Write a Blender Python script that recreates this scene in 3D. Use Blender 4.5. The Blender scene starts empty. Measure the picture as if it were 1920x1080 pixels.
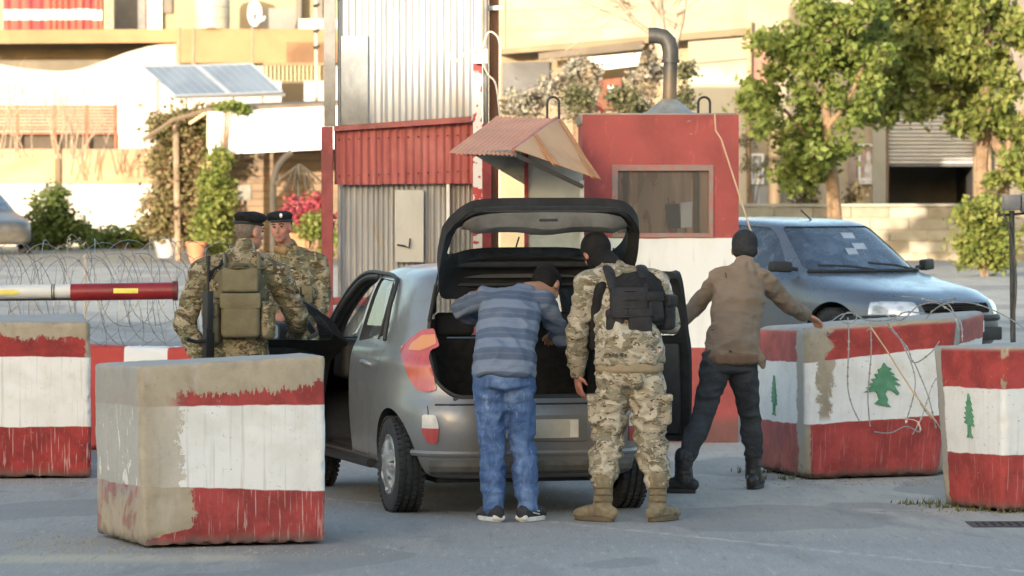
import bpy, bmesh, math, random
import numpy as np
from mathutils import Vector, Matrix, noise as mnoise
random.seed(7)
rng = np.random.default_rng(7)
SC = bpy.context.scene
COL = SC.collection
R = math.radians
# ---------------------------------------------------------------- camera
F, HZ, CH = 8500.0, 330.0, 2.03          # focal length in photo pixels, horizon row, eye height
cam_data = bpy.data.cameras.new('camera')
cam = bpy.data.objects.new('camera', cam_data); COL.objects.link(cam)
cam_data.sensor_width = 36; cam_data.lens = F / 1920 * 36
cam_data.clip_start = 0.5; cam_data.clip_end = 3000
cam.location = (0, 0, CH)
cam.rotation_euler = (R(90) - math.atan((540 - HZ) / F), 0, 0)
cam_data.dof.use_dof = True; cam_data.dof.focus_distance = 27.5; cam_data.dof.aperture_fstop = 7.0
SC.camera = cam
# ---------------------------------------------------------------- light
SUN_EL, SUN_AZ = 7.0, 22.0               # low sun behind the camera, a little to its left
world = bpy.data.worlds.new('World'); SC.world = world; world.use_nodes = True
wn = world.node_tree; bg = wn.nodes['Background']
sky = wn.nodes.new('ShaderNodeTexSky'); sky.sky_type = 'NISHITA'; sky.sun_disc = False
sky.sun_elevation = R(SUN_EL); sky.sun_rotation = R(180 + SUN_AZ)
sky.air_density = 1.0; sky.dust_density = 2.0; sky.ozone_density = 1.0
wn.links.new(sky.outputs[0], bg.inputs[0]); bg.inputs[1].default_value = 0.15
sun_data = bpy.data.lights.new('sun', 'SUN'); sun_data.energy = 2.0; sun_data.angle = R(0.5)
sun_data.color = (1.0, 0.87, 0.72)
sun = bpy.data.objects.new('sun', sun_data); COL.objects.link(sun)
sdir = Vector((math.sin(R(SUN_AZ)) * math.cos(R(SUN_EL)), math.cos(R(SUN_AZ)) * math.cos(R(SUN_EL)), -math.sin(R(SUN_EL))))
sun.rotation_euler = sdir.to_track_quat('-Z', 'Y').to_euler()
sun.location = (-20, -40, 20)
SC.view_settings.view_transform = 'Standard'; SC.view_settings.look = 'None'
SC.view_settings.exposure = 2.1; SC.view_settings.gamma = 1.0; SC.view_settings.use_curve_mapping = False
SC.render.engine = 'CYCLES'
SC.cycles.use_denoising = True
SC.cycles.max_bounces = 6; SC.cycles.transparent_max_bounces = 12

# ---------------------------------------------------------------- placing
def X(px, D): return (px - 960) * D / F
def Z(py, D): return CH - (py - HZ) * D / F
def P(px, py, D): return Vector((X(px, D), D, Z(py, D)))
V = Vector
def lerp(a, b, t): return a + (b - a) * t
def sm(t): t = max(0, min(1, t)); return t * t * (3 - 2 * t)
def ground_z(y): return 0.25 * sm((y - 35.2) / 3.6) + 0.05 * sm((y - 50) / 30)

# ---------------------------------------------------------------- node helpers
class E:
    """a socket with arithmetic"""
    def __init__(s, nt, sock): s.nt, s.s = nt, sock
    def _m(s, op, o=None, o2=None, clamp=False):
        n = s.nt.nodes.new('ShaderNodeMath'); n.operation = op; n.use_clamp = clamp
        for k, v in enumerate((s, o, o2)):
            if v is None: continue
            if isinstance(v, E): s.nt.links.new(v.s, n.inputs[k])
            else: n.inputs[k].default_value = v
        return E(s.nt, n.outputs[0])
    def __add__(s, o): return s._m('ADD', o)
    __radd__ = __add__
    def __sub__(s, o): return s._m('SUBTRACT', o)
    def __rsub__(s, o): return (s * -1) + o
    def __mul__(s, o): return s._m('MULTIPLY', o)
    __rmul__ = __mul__
    def __truediv__(s, o): return s._m('DIVIDE', o)
    def mn(s, o): return s._m('MINIMUM', o)
    def mx(s, o): return s._m('MAXIMUM', o)
    def clamp(s): return s._m('ADD', 0.0, clamp=True)
    def absv(s): return s._m('ABSOLUTE')
    def frac(s): return s._m('FRACT')
    def floor(s): return s._m('FLOOR')
    def sin(s): return s._m('SINE')
    def pw(s, o): return s._m('POWER', o)
    def inv(s): return 1.0 - s
    def step(s, a, b):                    # 0 below a, 1 above b (a may exceed b)
        n = s.nt.nodes.new('ShaderNodeMapRange'); n.interpolation_type = 'SMOOTHSTEP'
        s.nt.links.new(s.s, n.inputs[0])
        if a < b: n.inputs[1].default_value, n.inputs[2].default_value, n.inputs[3].default_value, n.inputs[4].default_value = a, b, 0, 1
        else: n.inputs[1].default_value, n.inputs[2].default_value, n.inputs[3].default_value, n.inputs[4].default_value = b, a, 1, 0
        return E(s.nt, n.outputs[0])
def col(c): return (c[0], c[1], c[2], 1.0) if not isinstance(c, (int, float)) else (c, c, c, 1.0)
class M:
    """a principled material under construction"""
    def __init__(s, name, base=(.5, .5, .5), rough=.8, metal=0, spec=.5):
        s.m = bpy.data.materials.new(name); s.m.use_nodes = True; s.nt = s.m.node_tree
        s.b = s.nt.nodes['Principled BSDF']
        s.b.inputs['Base Color'].default_value = col(base); s.b.inputs['Roughness'].default_value = rough
        s.b.inputs['Metallic'].default_value = metal; s.b.inputs['Specular IOR Level'].default_value = spec
        s._c = {}
    def coord(s, kind='Object'):
        if kind not in s._c:
            if kind == 'pc':
                n = s.nt.nodes.new('ShaderNodeAttribute'); n.attribute_name = 'pc'; s._c[kind] = n.outputs['Vector']
            elif kind == 'Position':
                n = s.nt.nodes.new('ShaderNodeNewGeometry'); s._c[kind] = n.outputs['Position']
            else:
                n = s.nt.nodes.new('ShaderNodeTexCoord'); s._c[kind] = n.outputs[kind]
        return s._c[kind]
    def xyz(s, kind='Object'):
        n = s.nt.nodes.new('ShaderNodeSeparateXYZ'); s.nt.links.new(s.coord(kind), n.inputs[0])
        return [E(s.nt, n.outputs[k]) for k in range(3)]
    def _vec(s, scale, kind, off=(0, 0, 0)):
        n = s.nt.nodes.new('ShaderNodeMapping'); s.nt.links.new(s.coord(kind), n.inputs[0])
        n.inputs['Scale'].default_value = scale if hasattr(scale, '__len__') else (scale,) * 3
        n.inputs['Location'].default_value = off
        return n.outputs[0]
    def noise(s, scale=5, detail=3, dist=0, rough=.5, kind='Object', off=(0, 0, 0)):
        n = s.nt.nodes.new('ShaderNodeTexNoise'); s.nt.links.new(s._vec(scale, kind, off), n.inputs['Vector'])
        n.inputs['Scale'].default_value = 1; n.inputs['Detail'].default_value = detail
        n.inputs['Distortion'].default_value = dist; n.inputs['Roughness'].default_value = rough
        return E(s.nt, n.outputs[0])
    def voro(s, scale=5, kind='Object', feat='F1', off=(0, 0, 0), out=0):
        n = s.nt.nodes.new('ShaderNodeTexVoronoi'); n.feature = feat
        s.nt.links.new(s._vec(scale, kind, off), n.inputs['Vector']); n.inputs['Scale'].default_value = 1
        return E(s.nt, n.outputs[out])
    def c(s, v):
        if isinstance(v, E): return v
        n = s.nt.nodes.new('ShaderNodeRGB'); n.outputs[0].default_value = col(v); return E(s.nt, n.outputs[0])
    def mix(s, a, b, f):
        n = s.nt.nodes.new('ShaderNodeMix'); n.data_type = 'RGBA'
        for k, v in ((6, a), (7, b)):
            if isinstance(v, E): s.nt.links.new(v.s, n.inputs[k])
            else: n.inputs[k].default_value = col(v)
        if isinstance(f, E): s.nt.links.new(f.s, n.inputs[0])
        else: n.inputs[0].default_value = f
        return E(s.nt, n.outputs[2])
    def base(s, e): s.nt.links.new(e.s, s.b.inputs['Base Color']); return s
    def set(s, name, e):
        if isinstance(e, E): s.nt.links.new(e.s, s.b.inputs[name])
        else: s.b.inputs[name].default_value = e
        return s
    def bump(s, h, strength=.3, dist=.01):
        n = s.nt.nodes.new('ShaderNodeBump'); n.inputs['Strength'].default_value = strength; n.inputs['Distance'].default_value = dist
        s.nt.links.new(h.s, n.inputs['Height']); s.nt.links.new(n.outputs[0], s.b.inputs['Normal']); return s

def simple(name, base, rough=.8, metal=0, var=.12, scale=6, bump=0, bscale=60, kind='Object', spec=.5, grime=0):
    m = M(name, base, rough, metal, spec)
    if var:
        n = m.noise(scale, 5, .4, .6, kind)
        c = m.mix(tuple(v * (1 - var) for v in base), tuple(min(1, v * (1 + var)) for v in base), n.step(.3, .7))
        if grime:
            g = m.noise((scale * .7, scale * .7, scale * .25), 6, .8, .65, kind, (3, 1, 7)).step(.5, .72)
            c = m.mix(c, tuple(v * .45 + .02 for v in base), g * grime)
        m.base(c)
    if bump: m.bump(m.noise(bscale, 4, 0, .6, kind), bump, .01)
    return m.m

# ---------------------------------------------------------------- mesh helpers
class MB:
    def __init__(s): s.v, s.f, s.m = [], [], []
    def add(s, vs, fs, mi=0):
        o = len(s.v); s.v += [tuple(v) for v in vs]; s.f += [tuple(i + o for i in f) for f in fs]; s.m += [mi] * len(fs); return s
    def box(s, x0, x1, y0, y1, z0, z1, mi=0):
        vs = [(x0, y0, z0), (x1, y0, z0), (x1, y1, z0), (x0, y1, z0), (x0, y0, z1), (x1, y0, z1), (x1, y1, z1), (x0, y1, z1)]
        return s.add(vs, [(0, 3, 2, 1), (4, 5, 6, 7), (0, 1, 5, 4), (1, 2, 6, 5), (2, 3, 7, 6), (3, 0, 4, 7)], mi)
    def hexa(s, p, mi=0):                 # 8 corners: bottom 4 ccw, top 4
        return s.add(p, [(0, 3, 2, 1), (4, 5, 6, 7), (0, 1, 5, 4), (1, 2, 6, 5), (2, 3, 7, 6), (3, 0, 4, 7)], mi)
    def tube(s, pts, r, n=8, mi=0, cap=True, closed=False, flat=None):
        pts = [V(p) for p in pts]; N = len(pts)
        rs = r if hasattr(r, '__len__') else [r] * N
        t0 = (pts[1] - pts[0]).normalized(); up = V((0, 0, 1)) if abs(t0.z) < .9 else V((1, 0, 0))
        a = t0.cross(up).normalized(); vs = []
        for i, p in enumerate(pts):
            if closed: t = (pts[(i + 1) % N] - pts[i - 1]).normalized()
            else: t = (pts[min(i + 1, N - 1)] - pts[max(i - 1, 0)]).normalized()
            a = (a - t * a.dot(t)).normalized(); b = t.cross(a)
            for k in range(n):
                th = 2 * math.pi * k / n
                vs.append(p + (a * math.cos(th) + b * math.sin(th) * (flat or 1)) * rs[i])
        fs = []
        for i in range(N if closed else N - 1):
            j = (i + 1) % N
            for k in range(n):
                fs.append((i * n + k, i * n + (k + 1) % n, j * n + (k + 1) % n, j * n + k))
        if cap and not closed:
            fs.append(tuple(range(n))[::-1]); fs.append(tuple((N - 1) * n + k for k in range(n)))
        return s.add(vs, fs, mi)
    def lathe(s, prof, n=32, mi=0, origin=(0, 0, 0), axis='z'):   # prof: (r, h)
        o = V(origin); vs = []
        for r, h in prof:
            for k in range(n):
                th = 2 * math.pi * k / n; c, q = r * math.cos(th), r * math.sin(th)
                vs.append(o + (V((c, q, h)) if axis == 'z' else V((h, c, q)) if axis == 'x' else V((q, h, c))))
        fs = [(i * n + k, i * n + (k + 1) % n, (i + 1) * n + (k + 1) % n, (i + 1) * n + k) for i in range(len(prof) - 1) for k in range(n)]
        return s.add(vs, fs, mi)
    def prism(s, poly, h0, h1, axis='y', mi=0):   # poly in the other two axes
        n = len(poly)
        def q(p, h): return (p[0], h, p[1]) if axis == 'y' else (h, p[0], p[1]) if axis == 'x' else (p[0], p[1], h)
        vs = [q(p, h0) for p in poly] + [q(p, h1) for p in poly]
        fs = [tuple(range(n))[::-1], tuple(range(n, 2 * n))] + [(k, (k + 1) % n, n + (k + 1) % n, n + k) for k in range(n)]
        return s.add(vs, fs, mi)
    def ell(s, c, r, n=16, m=10, mi=0, rot=None):
        c = V(c); vs = []; 
        for i in range(m + 1):
            th = math.pi * i / m
            for k in range(n):
                ph = 2 * math.pi * k / n
                p = V((r[0] * math.sin(th) * math.cos(ph), r[1] * math.sin(th) * math.sin(ph), r[2] * math.cos(th)))
                if rot: p = rot @ p
                vs.append(c + p)
        fs = [(i * n + k, (i + 1) * n + k, (i + 1) * n + (k + 1) % n, i * n + (k + 1) % n) for i in range(m) for k in range(n)]
        return s.add(vs, fs, mi)
    def mesh(s, name, mats, smooth=False, merge=True, recalc=True):
        me = bpy.data.meshes.new(name); me.from_pydata(s.v, [], s.f)
        for m in (mats if isinstance(mats, (list, tuple)) else [mats]): me.materials.append(m)
        if any(s.m): me.polygons.foreach_set('material_index', s.m)
        if merge or recalc:
            bm = bmesh.new(); bm.from_mesh(me)
            if merge: bmesh.ops.remove_doubles(bm, verts=bm.verts, dist=1e-5)
            if recalc: bmesh.ops.recalc_face_normals(bm, faces=bm.faces)
            bm.to_mesh(me); bm.free()
        if smooth: shade(me)
        return me
def shade(me, ang=35):
    me.polygons.foreach_set('use_smooth', [True] * len(me.polygons))
    try: me.set_sharp_from_angle(angle=R(ang))
    except Exception: pass
def bevel(me, w=.01, seg=2, ang=30):
    bm = bmesh.new(); bm.from_mesh(me)
    ed = [e for e in bm.edges if len(e.link_faces) == 2 and e.calc_face_angle(0) > R(ang)]
    bmesh.ops.bevel(bm, geom=ed, offset=w, segments=seg, profile=.5, affect='EDGES', clamp_overlap=True)
    bm.to_mesh(me); bm.free(); shade(me, 40); return me
def link(name, me, parent=None, world=False, loc=None):
    o = bpy.data.objects.new(name, me); COL.objects.link(o)
    if parent is not None:
        o.parent = parent
        if world:
            r = parent
            off = V((0, 0, 0))
            while r is not None: off += r.location; r = r.parent
            o.location = -off
    if loc is not None: o.location = loc
    return o
def thing(name, label, cat, loc=(0, 0, 0), rz=0, group=None):
    o = bpy.data.objects.new(name, None); COL.objects.link(o); o.empty_display_size = .2
    o.location = loc; o.rotation_euler = (0, 0, rz); o['label'] = label; o['category'] = cat
    if group: o['group'] = group
    return o
def tag(o, label, cat, group=None, kind=None):
    o['label'] = label; o['category'] = cat
    if group: o['group'] = group
    if kind: o['kind'] = kind
    return o
def struct(name, me): o = link(name, me); o['kind'] = 'structure'; return o
def dup_tree(o, parent=None, label=None, **kw):
    c = o.copy(); COL.objects.link(c); c.parent = parent
    if label: c['label'] = label
    for ch in list(o.children): dup_tree(ch, c)
    return c
def evaluated(me, setup):
    o = bpy.data.objects.new('tmp', me); COL.objects.link(o); setup(o)
    dg = bpy.context.evaluated_depsgraph_get(); dg.update()
    out = bpy.data.meshes.new_from_object(o.evaluated_get(dg)); bpy.data.objects.remove(o); return out
def boolean(a, b, op='DIFFERENCE'):
    bo = bpy.data.objects.new('tmpb', b); COL.objects.link(bo)
    def go(o):
        m = o.modifiers.new('b', 'BOOLEAN'); m.object = bo; m.operation = op
        try: m.solver = 'MANIFOLD'
        except Exception: m.solver = 'EXACT'
        m.material_mode = 'TRANSFER'
    out = evaluated(a, go)
    if len(out.polygons) == 0 and op == 'DIFFERENCE':
        def go2(o):
            m = o.modifiers.new('b', 'BOOLEAN'); m.object = bo; m.operation = op; m.solver = 'EXACT'; m.material_mode = 'TRANSFER'
        out = evaluated(a, go2)
    bpy.data.objects.remove(bo)
    return out
def rounded_poly(pts, r=.04, n=5):
    out = []; N = len(pts)
    for i in range(N):
        p = V(pts[i]).to_2d(); a = V(pts[i - 1]).to_2d(); b = V(pts[(i + 1) % N]).to_2d()
        da, db = (a - p), (b - p); ra = min(r, da.length * .45, db.length * .45)
        s, e = p + da.normalized() * ra, p + db.normalized() * ra
        for k in range(n + 1):
            t = k / n; q = s * (1 - t) ** 2 + p * 2 * t * (1 - t) + e * t * t; out.append((q.x, q.y))
    return out
# ================================================================ GROUND
def ground_mesh():
    xs = np.concatenate([np.linspace(-400, -12, 14), np.linspace(-11, 11, 56), np.linspace(12, 400, 14)])
    ys = np.concatenate([np.linspace(-80, 20, 12), np.linspace(21, 42, 60), np.linspace(44, 130, 30), np.linspace(150, 1500, 12)])
    vs = [(x, y, ground_z(y)) for y in ys for x in xs]; n = len(xs)
    fs = [(j * n + i, j * n + i + 1, (j + 1) * n + i + 1, (j + 1) * n + i) for j in range(len(ys) - 1) for i in range(n - 1)]
    me = bpy.data.meshes.new('ground'); me.from_pydata(vs, [], fs)
    m = M('asphalt', rough=.9)
    x, y, z = m.xyz('Position')
    big = m.noise(.35, 4, .5, .55, 'Position').step(.3, .7)
    fine = m.noise(70, 3, 0, .7, 'Position'); mid = m.noise((3, .9, 1), 6, .6, .65, 'Position')
    c = m.mix((.300, .285, .268), (.360, .343, .320), big)
    c = m.mix(c, (.28, .27, .25), mid.step(.48, .72) * .6)
    c = m.mix(c, (.13, .13, .14), fine.step(.56, .42) * .4)
    c = m.mix(c, (.33, .32, .30), m.noise(120, 2, 0, .6, 'Position', (5, 5, 5)).step(.62, .72) * .5)
    # worn pale concrete lane to the right, edge running away to the left
    edge = (x + y * .21 + m.noise(1.1, 5, 0, .6, 'Position') * .5)
    pale = edge.step(7.1, 7.35) * y.step(24.5, 27.5)
    c = m.mix(c, m.mix((.38, .355, .31), (.48, .45, .39), mid.step(.35, .65)), pale * .7)
    # faint worn line and tan dust along the kerb of the front block
    ln = (x + (y - 26.4) * .72 + m.noise(2.5, 4, 0, .6, 'Position') * .12)
    band = (ln - .42).absv().step(.07, .03)
    c = m.mix(c, (.52, .48, .41), band * m.noise(9, 4, 0, .7, 'Position').step(.42, .56) * .55)
    dust = (y - 24.15 + (x + 2.4) * -.12 + m.noise(1.5, 4, 0, .6, 'Position') * .3).absv().step(.42, .05) * x.step(-.6, -1.7)
    c = m.mix(c, (.50, .42, .30), dust * .6)
    gr = m.noise((26, 2.6, 1), 5, .3, .75, 'Position', (2, 8, 0)); c = m.mix(c, (.50, .48, .45), gr.step(.54, .74) * .55); c = m.mix(c, (.15, .145, .14), gr.step(.46, .28) * .6)
    pt = m.noise((.55, .28, 1), 2, .2, .4, 'Position', (31, 4, 0)).step(.57, .585); c = m.mix(c, (.17, .165, .165), pt * .45)
    ty = ((x + y * .22 + m.noise(.3, 2, 0, .5, 'Position') * .8) * .62).frac(); c = m.mix(c, (.19, .18, .175), (ty - .5).absv().step(.10, .02) * m.noise((3, .6, 1), 4, 0, .6, 'Position').step(.42, .62) * .4)
    # one long crack and fine crazing
    ck = (x * .35 + y - 28.1 + (m.noise((.9, .9, 1), 6, .3, .65, 'Position') - .5) * 1.3).absv()
    c = m.mix(c, (.04, .04, .04), ck.step(.018, .004) * m.noise(2.0, 3, 0, .5, 'Position', (8, 1, 0)).step(.45, .6) * .7)
    # oil and tyre stains
    st = m.noise((.9, .45, 1), 4, 1.2, .6, 'Position', (9, 2, 0)).step(.58, .75)
    c = m.mix(c, (.10, .10, .105), st * .35)
    # far ground: dusty earth
    c = m.mix(c, m.mix((.30, .25, .18), (.2, .17, .12), mid.step(.35, .65)), y.step(84, 96))
    m.base(c); m.bump(fine + mid * .5, .5, .012)
    me.materials.append(m.m); shade(me, 60)
    return struct('ground', me)
ground_mesh()

def rubble(name, boxes, n, smin, smax, c, label):
    """loose grit"""
    vs, fs = [], []
    base = [V(p) for p in ((1, 0, 0), (0, 1, 0), (-1, 0, 0), (0, -1, 0), (0, 0, .8), (0, 0, -.3))]
    for _ in range(n):
        x0, x1, y0, y1 = random.choice(boxes); x, y = random.uniform(x0, x1), random.uniform(y0, y1)
        s = random.uniform(smin, smax) * random.uniform(.5, 1); a = random.uniform(0, 6.28); o = len(vs)
        rot = Matrix.Rotation(a, 3, 'Z')
        for b in base: vs.append(tuple(rot @ V((b.x * s * random.uniform(.6, 1.3), b.y * s * random.uniform(.6, 1.2), b.z * s * .7)) + V((x, y, ground_z(y)))))
        fs += [(o + a_, o + b_, o + 4) for a_, b_ in ((0, 1), (1, 2), (2, 3), (3, 0))] + [(o + b_, o + a_, o + 5) for a_, b_ in ((0, 1), (1, 2), (2, 3), (3, 0))]
    me = bpy.data.meshes.new(name); me.from_pydata(vs, [], fs); me.materials.append(c)
    tag(link(name, me), label, 'gravel', None, 'stuff')

# drain grating at the right
t = thing('drain_grate', 'long dark iron drain grating set in the pale road at bottom right', 'drain grate', (3.15, 26.35, 0))
iron = simple('iron', (.06, .06, .065), .6, .6, .3, 8, .2)
pale_conc = simple('pale concrete', (.36, .335, .29), .9, 0, .15, 4, .3, grime=.4)
b = MB(); L = 1.5
b.box(-.45, L, -.20, -.16, -.03, .006).box(-.45, L, .16, .20, -.03, .006).box(-.49, -.45, -.2, .2, -.03, .006)
link('frame', b.mesh('frame', iron), t)
for k in range(40):
    if k == 0: g = MB().box(-.012, .012, -.16, .16, -.03, .004).mesh('bar', iron)
    link('bar', g, t, loc=(-.42 + k * .048, 0, 0))
link('gutter', MB().box(-.45, L, -.16, .16, .0045, .0048).mesh('gutter', simple('drain dark', (.01, .01, .01), .9)), t, loc=(0, 0, -.0035))

# ================================================================ PAINTED CONCRETE BLOCKS
def rounded_block(corners, w, d, h, r=.04, step=.035, rough=.006, seed=0):
    """corners: 8 world points (b: front-left, front-right, back-right, back-left; then top), r: edge radius"""
    me_v, me_f, pc = [], [], []
    idx = {}
    nx, ny, nz = [max(3, int(q / step)) for q in (w, d, h)]
    def vid(i, j, k):
        key = (i, j, k)
        if key in idx: return idx[key]
        p = V((w * i / nx, d * j / ny, h * k / nz))
        q = V((min(max(p.x, r), w - r), min(max(p.y, r), d - r), min(max(p.z, r), h - r)))
        e = p - q
        if e.length > 1e-9: p2 = q + e.normalized() * r
        else: p2 = p
        n = e.normalized() if e.length > 1e-9 else V((0, 0, 1))
        nn = mnoise.fractal(p * 3 + V((seed, 0, 0)), 1, 2, 4) * rough * 1.5 + mnoise.fractal(p * 22 + V((0, seed, 0)), 1, 2, 3) * rough * .5
        edge = sum(1 for a, b_, m_ in ((p.x, w, 0), (p.y, d, 0), (p.z, h, 0)) if a < 1e-6 or b_ - a < 1e-6)
        chip = 0
        if edge >= 2: chip = max(0, mnoise.noise(p * 16 + V((0, 0, seed))) - .12) * .055 + max(0, mnoise.noise(p * 45 + V((0, seed, 0)))) * .010
        if p.z < .06: chip += max(0, mnoise.noise(p * 14 + V((seed, 3, 0)))) * .03
        p2 = p2 + n * (nn - chip)
        u, v, t = p2.x / w, p2.y / d, p2.z / h
        c = corners
        bl = (c[0] * (1 - u) + c[1] * u) * (1 - v) + (c[3] * (1 - u) + c[2] * u) * v
        tp = (c[4] * (1 - u) + c[5] * u) * (1 - v) + (c[7] * (1 - u) + c[6] * u) * v
        idx[key] = len(me_v); me_v.append(bl * (1 - t) + tp * t); pc.append(p); return idx[key]
    for i in range(nx):
        for j in range(ny):
            me_f.append((vid(i, j, 0), vid(i, j + 1, 0), vid(i + 1, j + 1, 0), vid(i + 1, j, 0)))
            me_f.append((vid(i, j, nz), vid(i + 1, j, nz), vid(i + 1, j + 1, nz), vid(i, j + 1, nz)))
    for i in range(nx):
        for k in range(nz):
            me_f.append((vid(i, 0, k), vid(i + 1, 0, k), vid(i + 1, 0, k + 1), vid(i, 0, k + 1)))
            me_f.append((vid(i, ny, k), vid(i, ny, k + 1), vid(i + 1, ny, k + 1), vid(i + 1, ny, k)))
    for j in range(ny):
        for k in range(nz):
            me_f.append((vid(0, j, k), vid(0, j, k + 1), vid(0, j + 1, k + 1), vid(0, j + 1, k)))
            me_f.append((vid(nx, j, k), vid(nx, j + 1, k), vid(nx, j + 1, k + 1), vid(nx, j, k + 1)))
    return me_v, me_f, pc
RED, WHITE, CONC = (.355, .052, .05), (.74, .76, .77), (.385, .335, .255)
def block(name, label, corners, w, d, h, mat, r=.04, seed=0, loc=None, group='painted concrete blocks'):
    base = loc or (corners[0] + corners[2]) / 2; base = V((base.x, base.y, ground_z(base.y)))
    vs, fs, pc = rounded_block(corners, w, d, h, r, .02, .004, seed)
    me = bpy.data.meshes.new(name); me.from_pydata([v - base for v in vs], [], fs)
    a = me.attributes.new('pc', 'FLOAT_VECTOR', 'POINT'); a.data.foreach_set('vector', np.array([tuple(p) for p in pc], dtype=np.float32).ravel())
    me.materials.append(mat); shade(me, 70)
    t = thing(name, label, 'concrete block', base, 0, group)
    link('concrete_body', me, t)
    return t
def paint_mat(name, w, d, zb, zt, slope_b=0, slope_t=0, fn=None, red=RED, white=WHITE, conc=CONC, drip=.7):
    m = M(name, rough=.82)
    u, v, z = m.xyz('pc')
    wob = (m.noise((5, 5, 5), 3, 0, .5, 'pc') - .5) * .03
    zz = z + wob
    above = (zz - (u * slope_t + zt)).step(-.004, .004); below = (zz - (u * slope_b + zb)).step(.004, -.004)
    isred = above.mx(below)
    streak = m.noise((34, 34, 1.3), 4, .2, .6, 'pc'); streak2 = m.noise((70, 70, 3), 3, .3, .6, 'pc', (4, 1, 2))
    r1 = m.mix(red, tuple(c * .62 for c in red), m.noise(6, 5, .4, .6, 'pc').step(.35, .65))
    r1 = m.mix(r1, (.55, .12, .10), m.noise(40, 4, 0, .6, 'pc').step(.55, .75) * .35)
    r1 = m.mix(r1, (.62, .50, .46), streak2.step(.585, .66) * below * (drip * .8))
    w1 = m.mix(white, (.60, .60, .57), m.noise(4, 5, .6, .6, 'pc').step(.4, .75) * .7)
    w1 = m.mix(w1, (.40, .39, .36), streak.step(.54, .68) * .6 * drip)
    w1 = m.mix(w1, (.40, .33, .24), m.noise(26, 5, 0, .7, 'pc', (2, 2, 2)).step(.62, .70) * .7)
    w1 = m.mix(w1, (.50, .45, .36), m.noise((5, 5, 3), 6, 1.0, .7, 'pc', (12, 2, 2)).step(.55, .75) * .45)
    w1 = m.mix(w1, (.30, .28, .25), m.noise((55, 55, 2.2), 4, .1, .6, 'pc', (6, 6, 1)).step(.66, .76) * .5 * drip)
    paint = m.mix(w1, r1, isred)
    c1 = m.mix(conc, tuple(c * .72 for c in conc), m.noise(5, 6, .5, .65, 'pc').step(.35, .7))
    c1 = m.mix(c1, (.47, .44, .38), m.noise((8, 8, 3), 5, .3, .6, 'pc', (7, 7, 1)).step(.5, .75) * .5)
    c1 = m.mix(c1, (.12, .11, .09), m.noise(60, 3, 0, .6, 'pc').step(.64, .72) * .5)
    cover = fn(m, u, v, z, isred, above, below) if fn else m.c(1)
    flake = m.noise(38, 6, 1.0, .72, 'pc', (3, 9, 1)).step(.655, .675).mx(m.noise(11, 8, 1.5, .74, 'pc', (8, 1, 4)).step(.665, .68))
    c1 = m.mix(c1, (.30, .31, .325), v.step(.03, .1) * z.step(.2, .3) * .6)
    cc = m.mix(c1, paint, cover * (flake * -1 + 1))
    cc = m.mix(cc, (.10, .085, .065), m.voro((23, 23, 23), 'pc').step(.13, .06) * m.noise(3, 3, 0, .5, 'pc', (9, 9, 9)).step(.5, .62) * .6)
    # dirt close to the road
    cc = m.mix(cc, (.10, .095, .08), (z + (m.noise((9, 9, 3), 4, 0, .6, 'pc') - .5) * .12).step(.075, .0) * .8)
    m.base(cc); m.bump(cover * .5 + m.noise(45, 5, 0, .7, 'pc') * .6 + m.noise(8, 3, 0, .5, 'pc') * .5, .55, .012)
    return m.m
def rag(m, e, lo, hi, sc=14, amp=.3, off=(0, 0, 0)):
    """ragged threshold of e between lo and hi"""
    w = m.noise(sc, 8, .8, .72, 'pc', off) * .75 + m.noise((sc * 4.5, sc * 4.5, sc * 2.2), 5, 1.2, .7, 'pc', (off[1], off[0], 5)) * .25
    return (e + (w - .5) * (amp * 1.35)).step(lo, lo + (hi - lo) * .35)

# --- big block in the foreground
def fn1(m, u, v, z, isred, above, below):
    topz = z - (u * -.03 + .775)
    remn = (rag(m, topz * -1 + (u * .035) + u.step(.8, 1.0) * .045 + (m.noise((60, 60, 4), 4, 0, .65, 'pc') - .5) * .16, -.05, -.04, 22, .12) * u.step(.12, .26)).mx((u - .24).absv().step(.09, .02) * topz.step(.12, .05) * m.noise(26, 5, .8, .7, 'pc', (1, 7, 2)).step(.52, .57))
    side = v.step(.02, .07)
    whitecov = rag(m, u, .20, .24, 9, .30)
    redcov = rag(m, u + (z.step(.12, .02)) * .25, .27, .30, 11, .20, (3, 0, 0))
    mid = above.inv() * below.inv()
    cov = above * remn + mid * (whitecov * .96).mx(.06 + u.step(0, .2) * .25) + below * redcov
    sidecov = (z.step(.90, .62) * z.step(.22, .36) * (.16 + m.noise((9, 9, 4), 7, 1.2, .7, 'pc').step(.585, .60) * .75)) + below * (m.noise(5, 6, .8, .7, 'pc').step(.54, .6) * .45 + .06)
    return (cov * side.inv() + sidecov * side).clamp()
D1 = 24.65
c1 = [P(268, 1030, D1), P(609, 1017, 24.95), V((X(609, 24.95) - .16, 25.95, 0)), P(181, 1006, 25.55),
      P(262, 687, D1), P(609, 667, 24.95), V((X(609, 24.95) - .16, 25.9, 1.02)), P(176, 682, 25.5)]
for q in c1[:4]: q.z = max(q.z, .012) if q.z < .03 else q.z
c1[2].z = .02; c1[3].z = .015
m1 = paint_mat('paint block front', 1.0, 1.0, .327, .775, -.052, -.035, fn1)
block('concrete_block', 'nearest concrete block, red and white paint peeled off its left side and bare grey top', c1, 1.0, .95, 1.0, m1, .012, 1)
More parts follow.
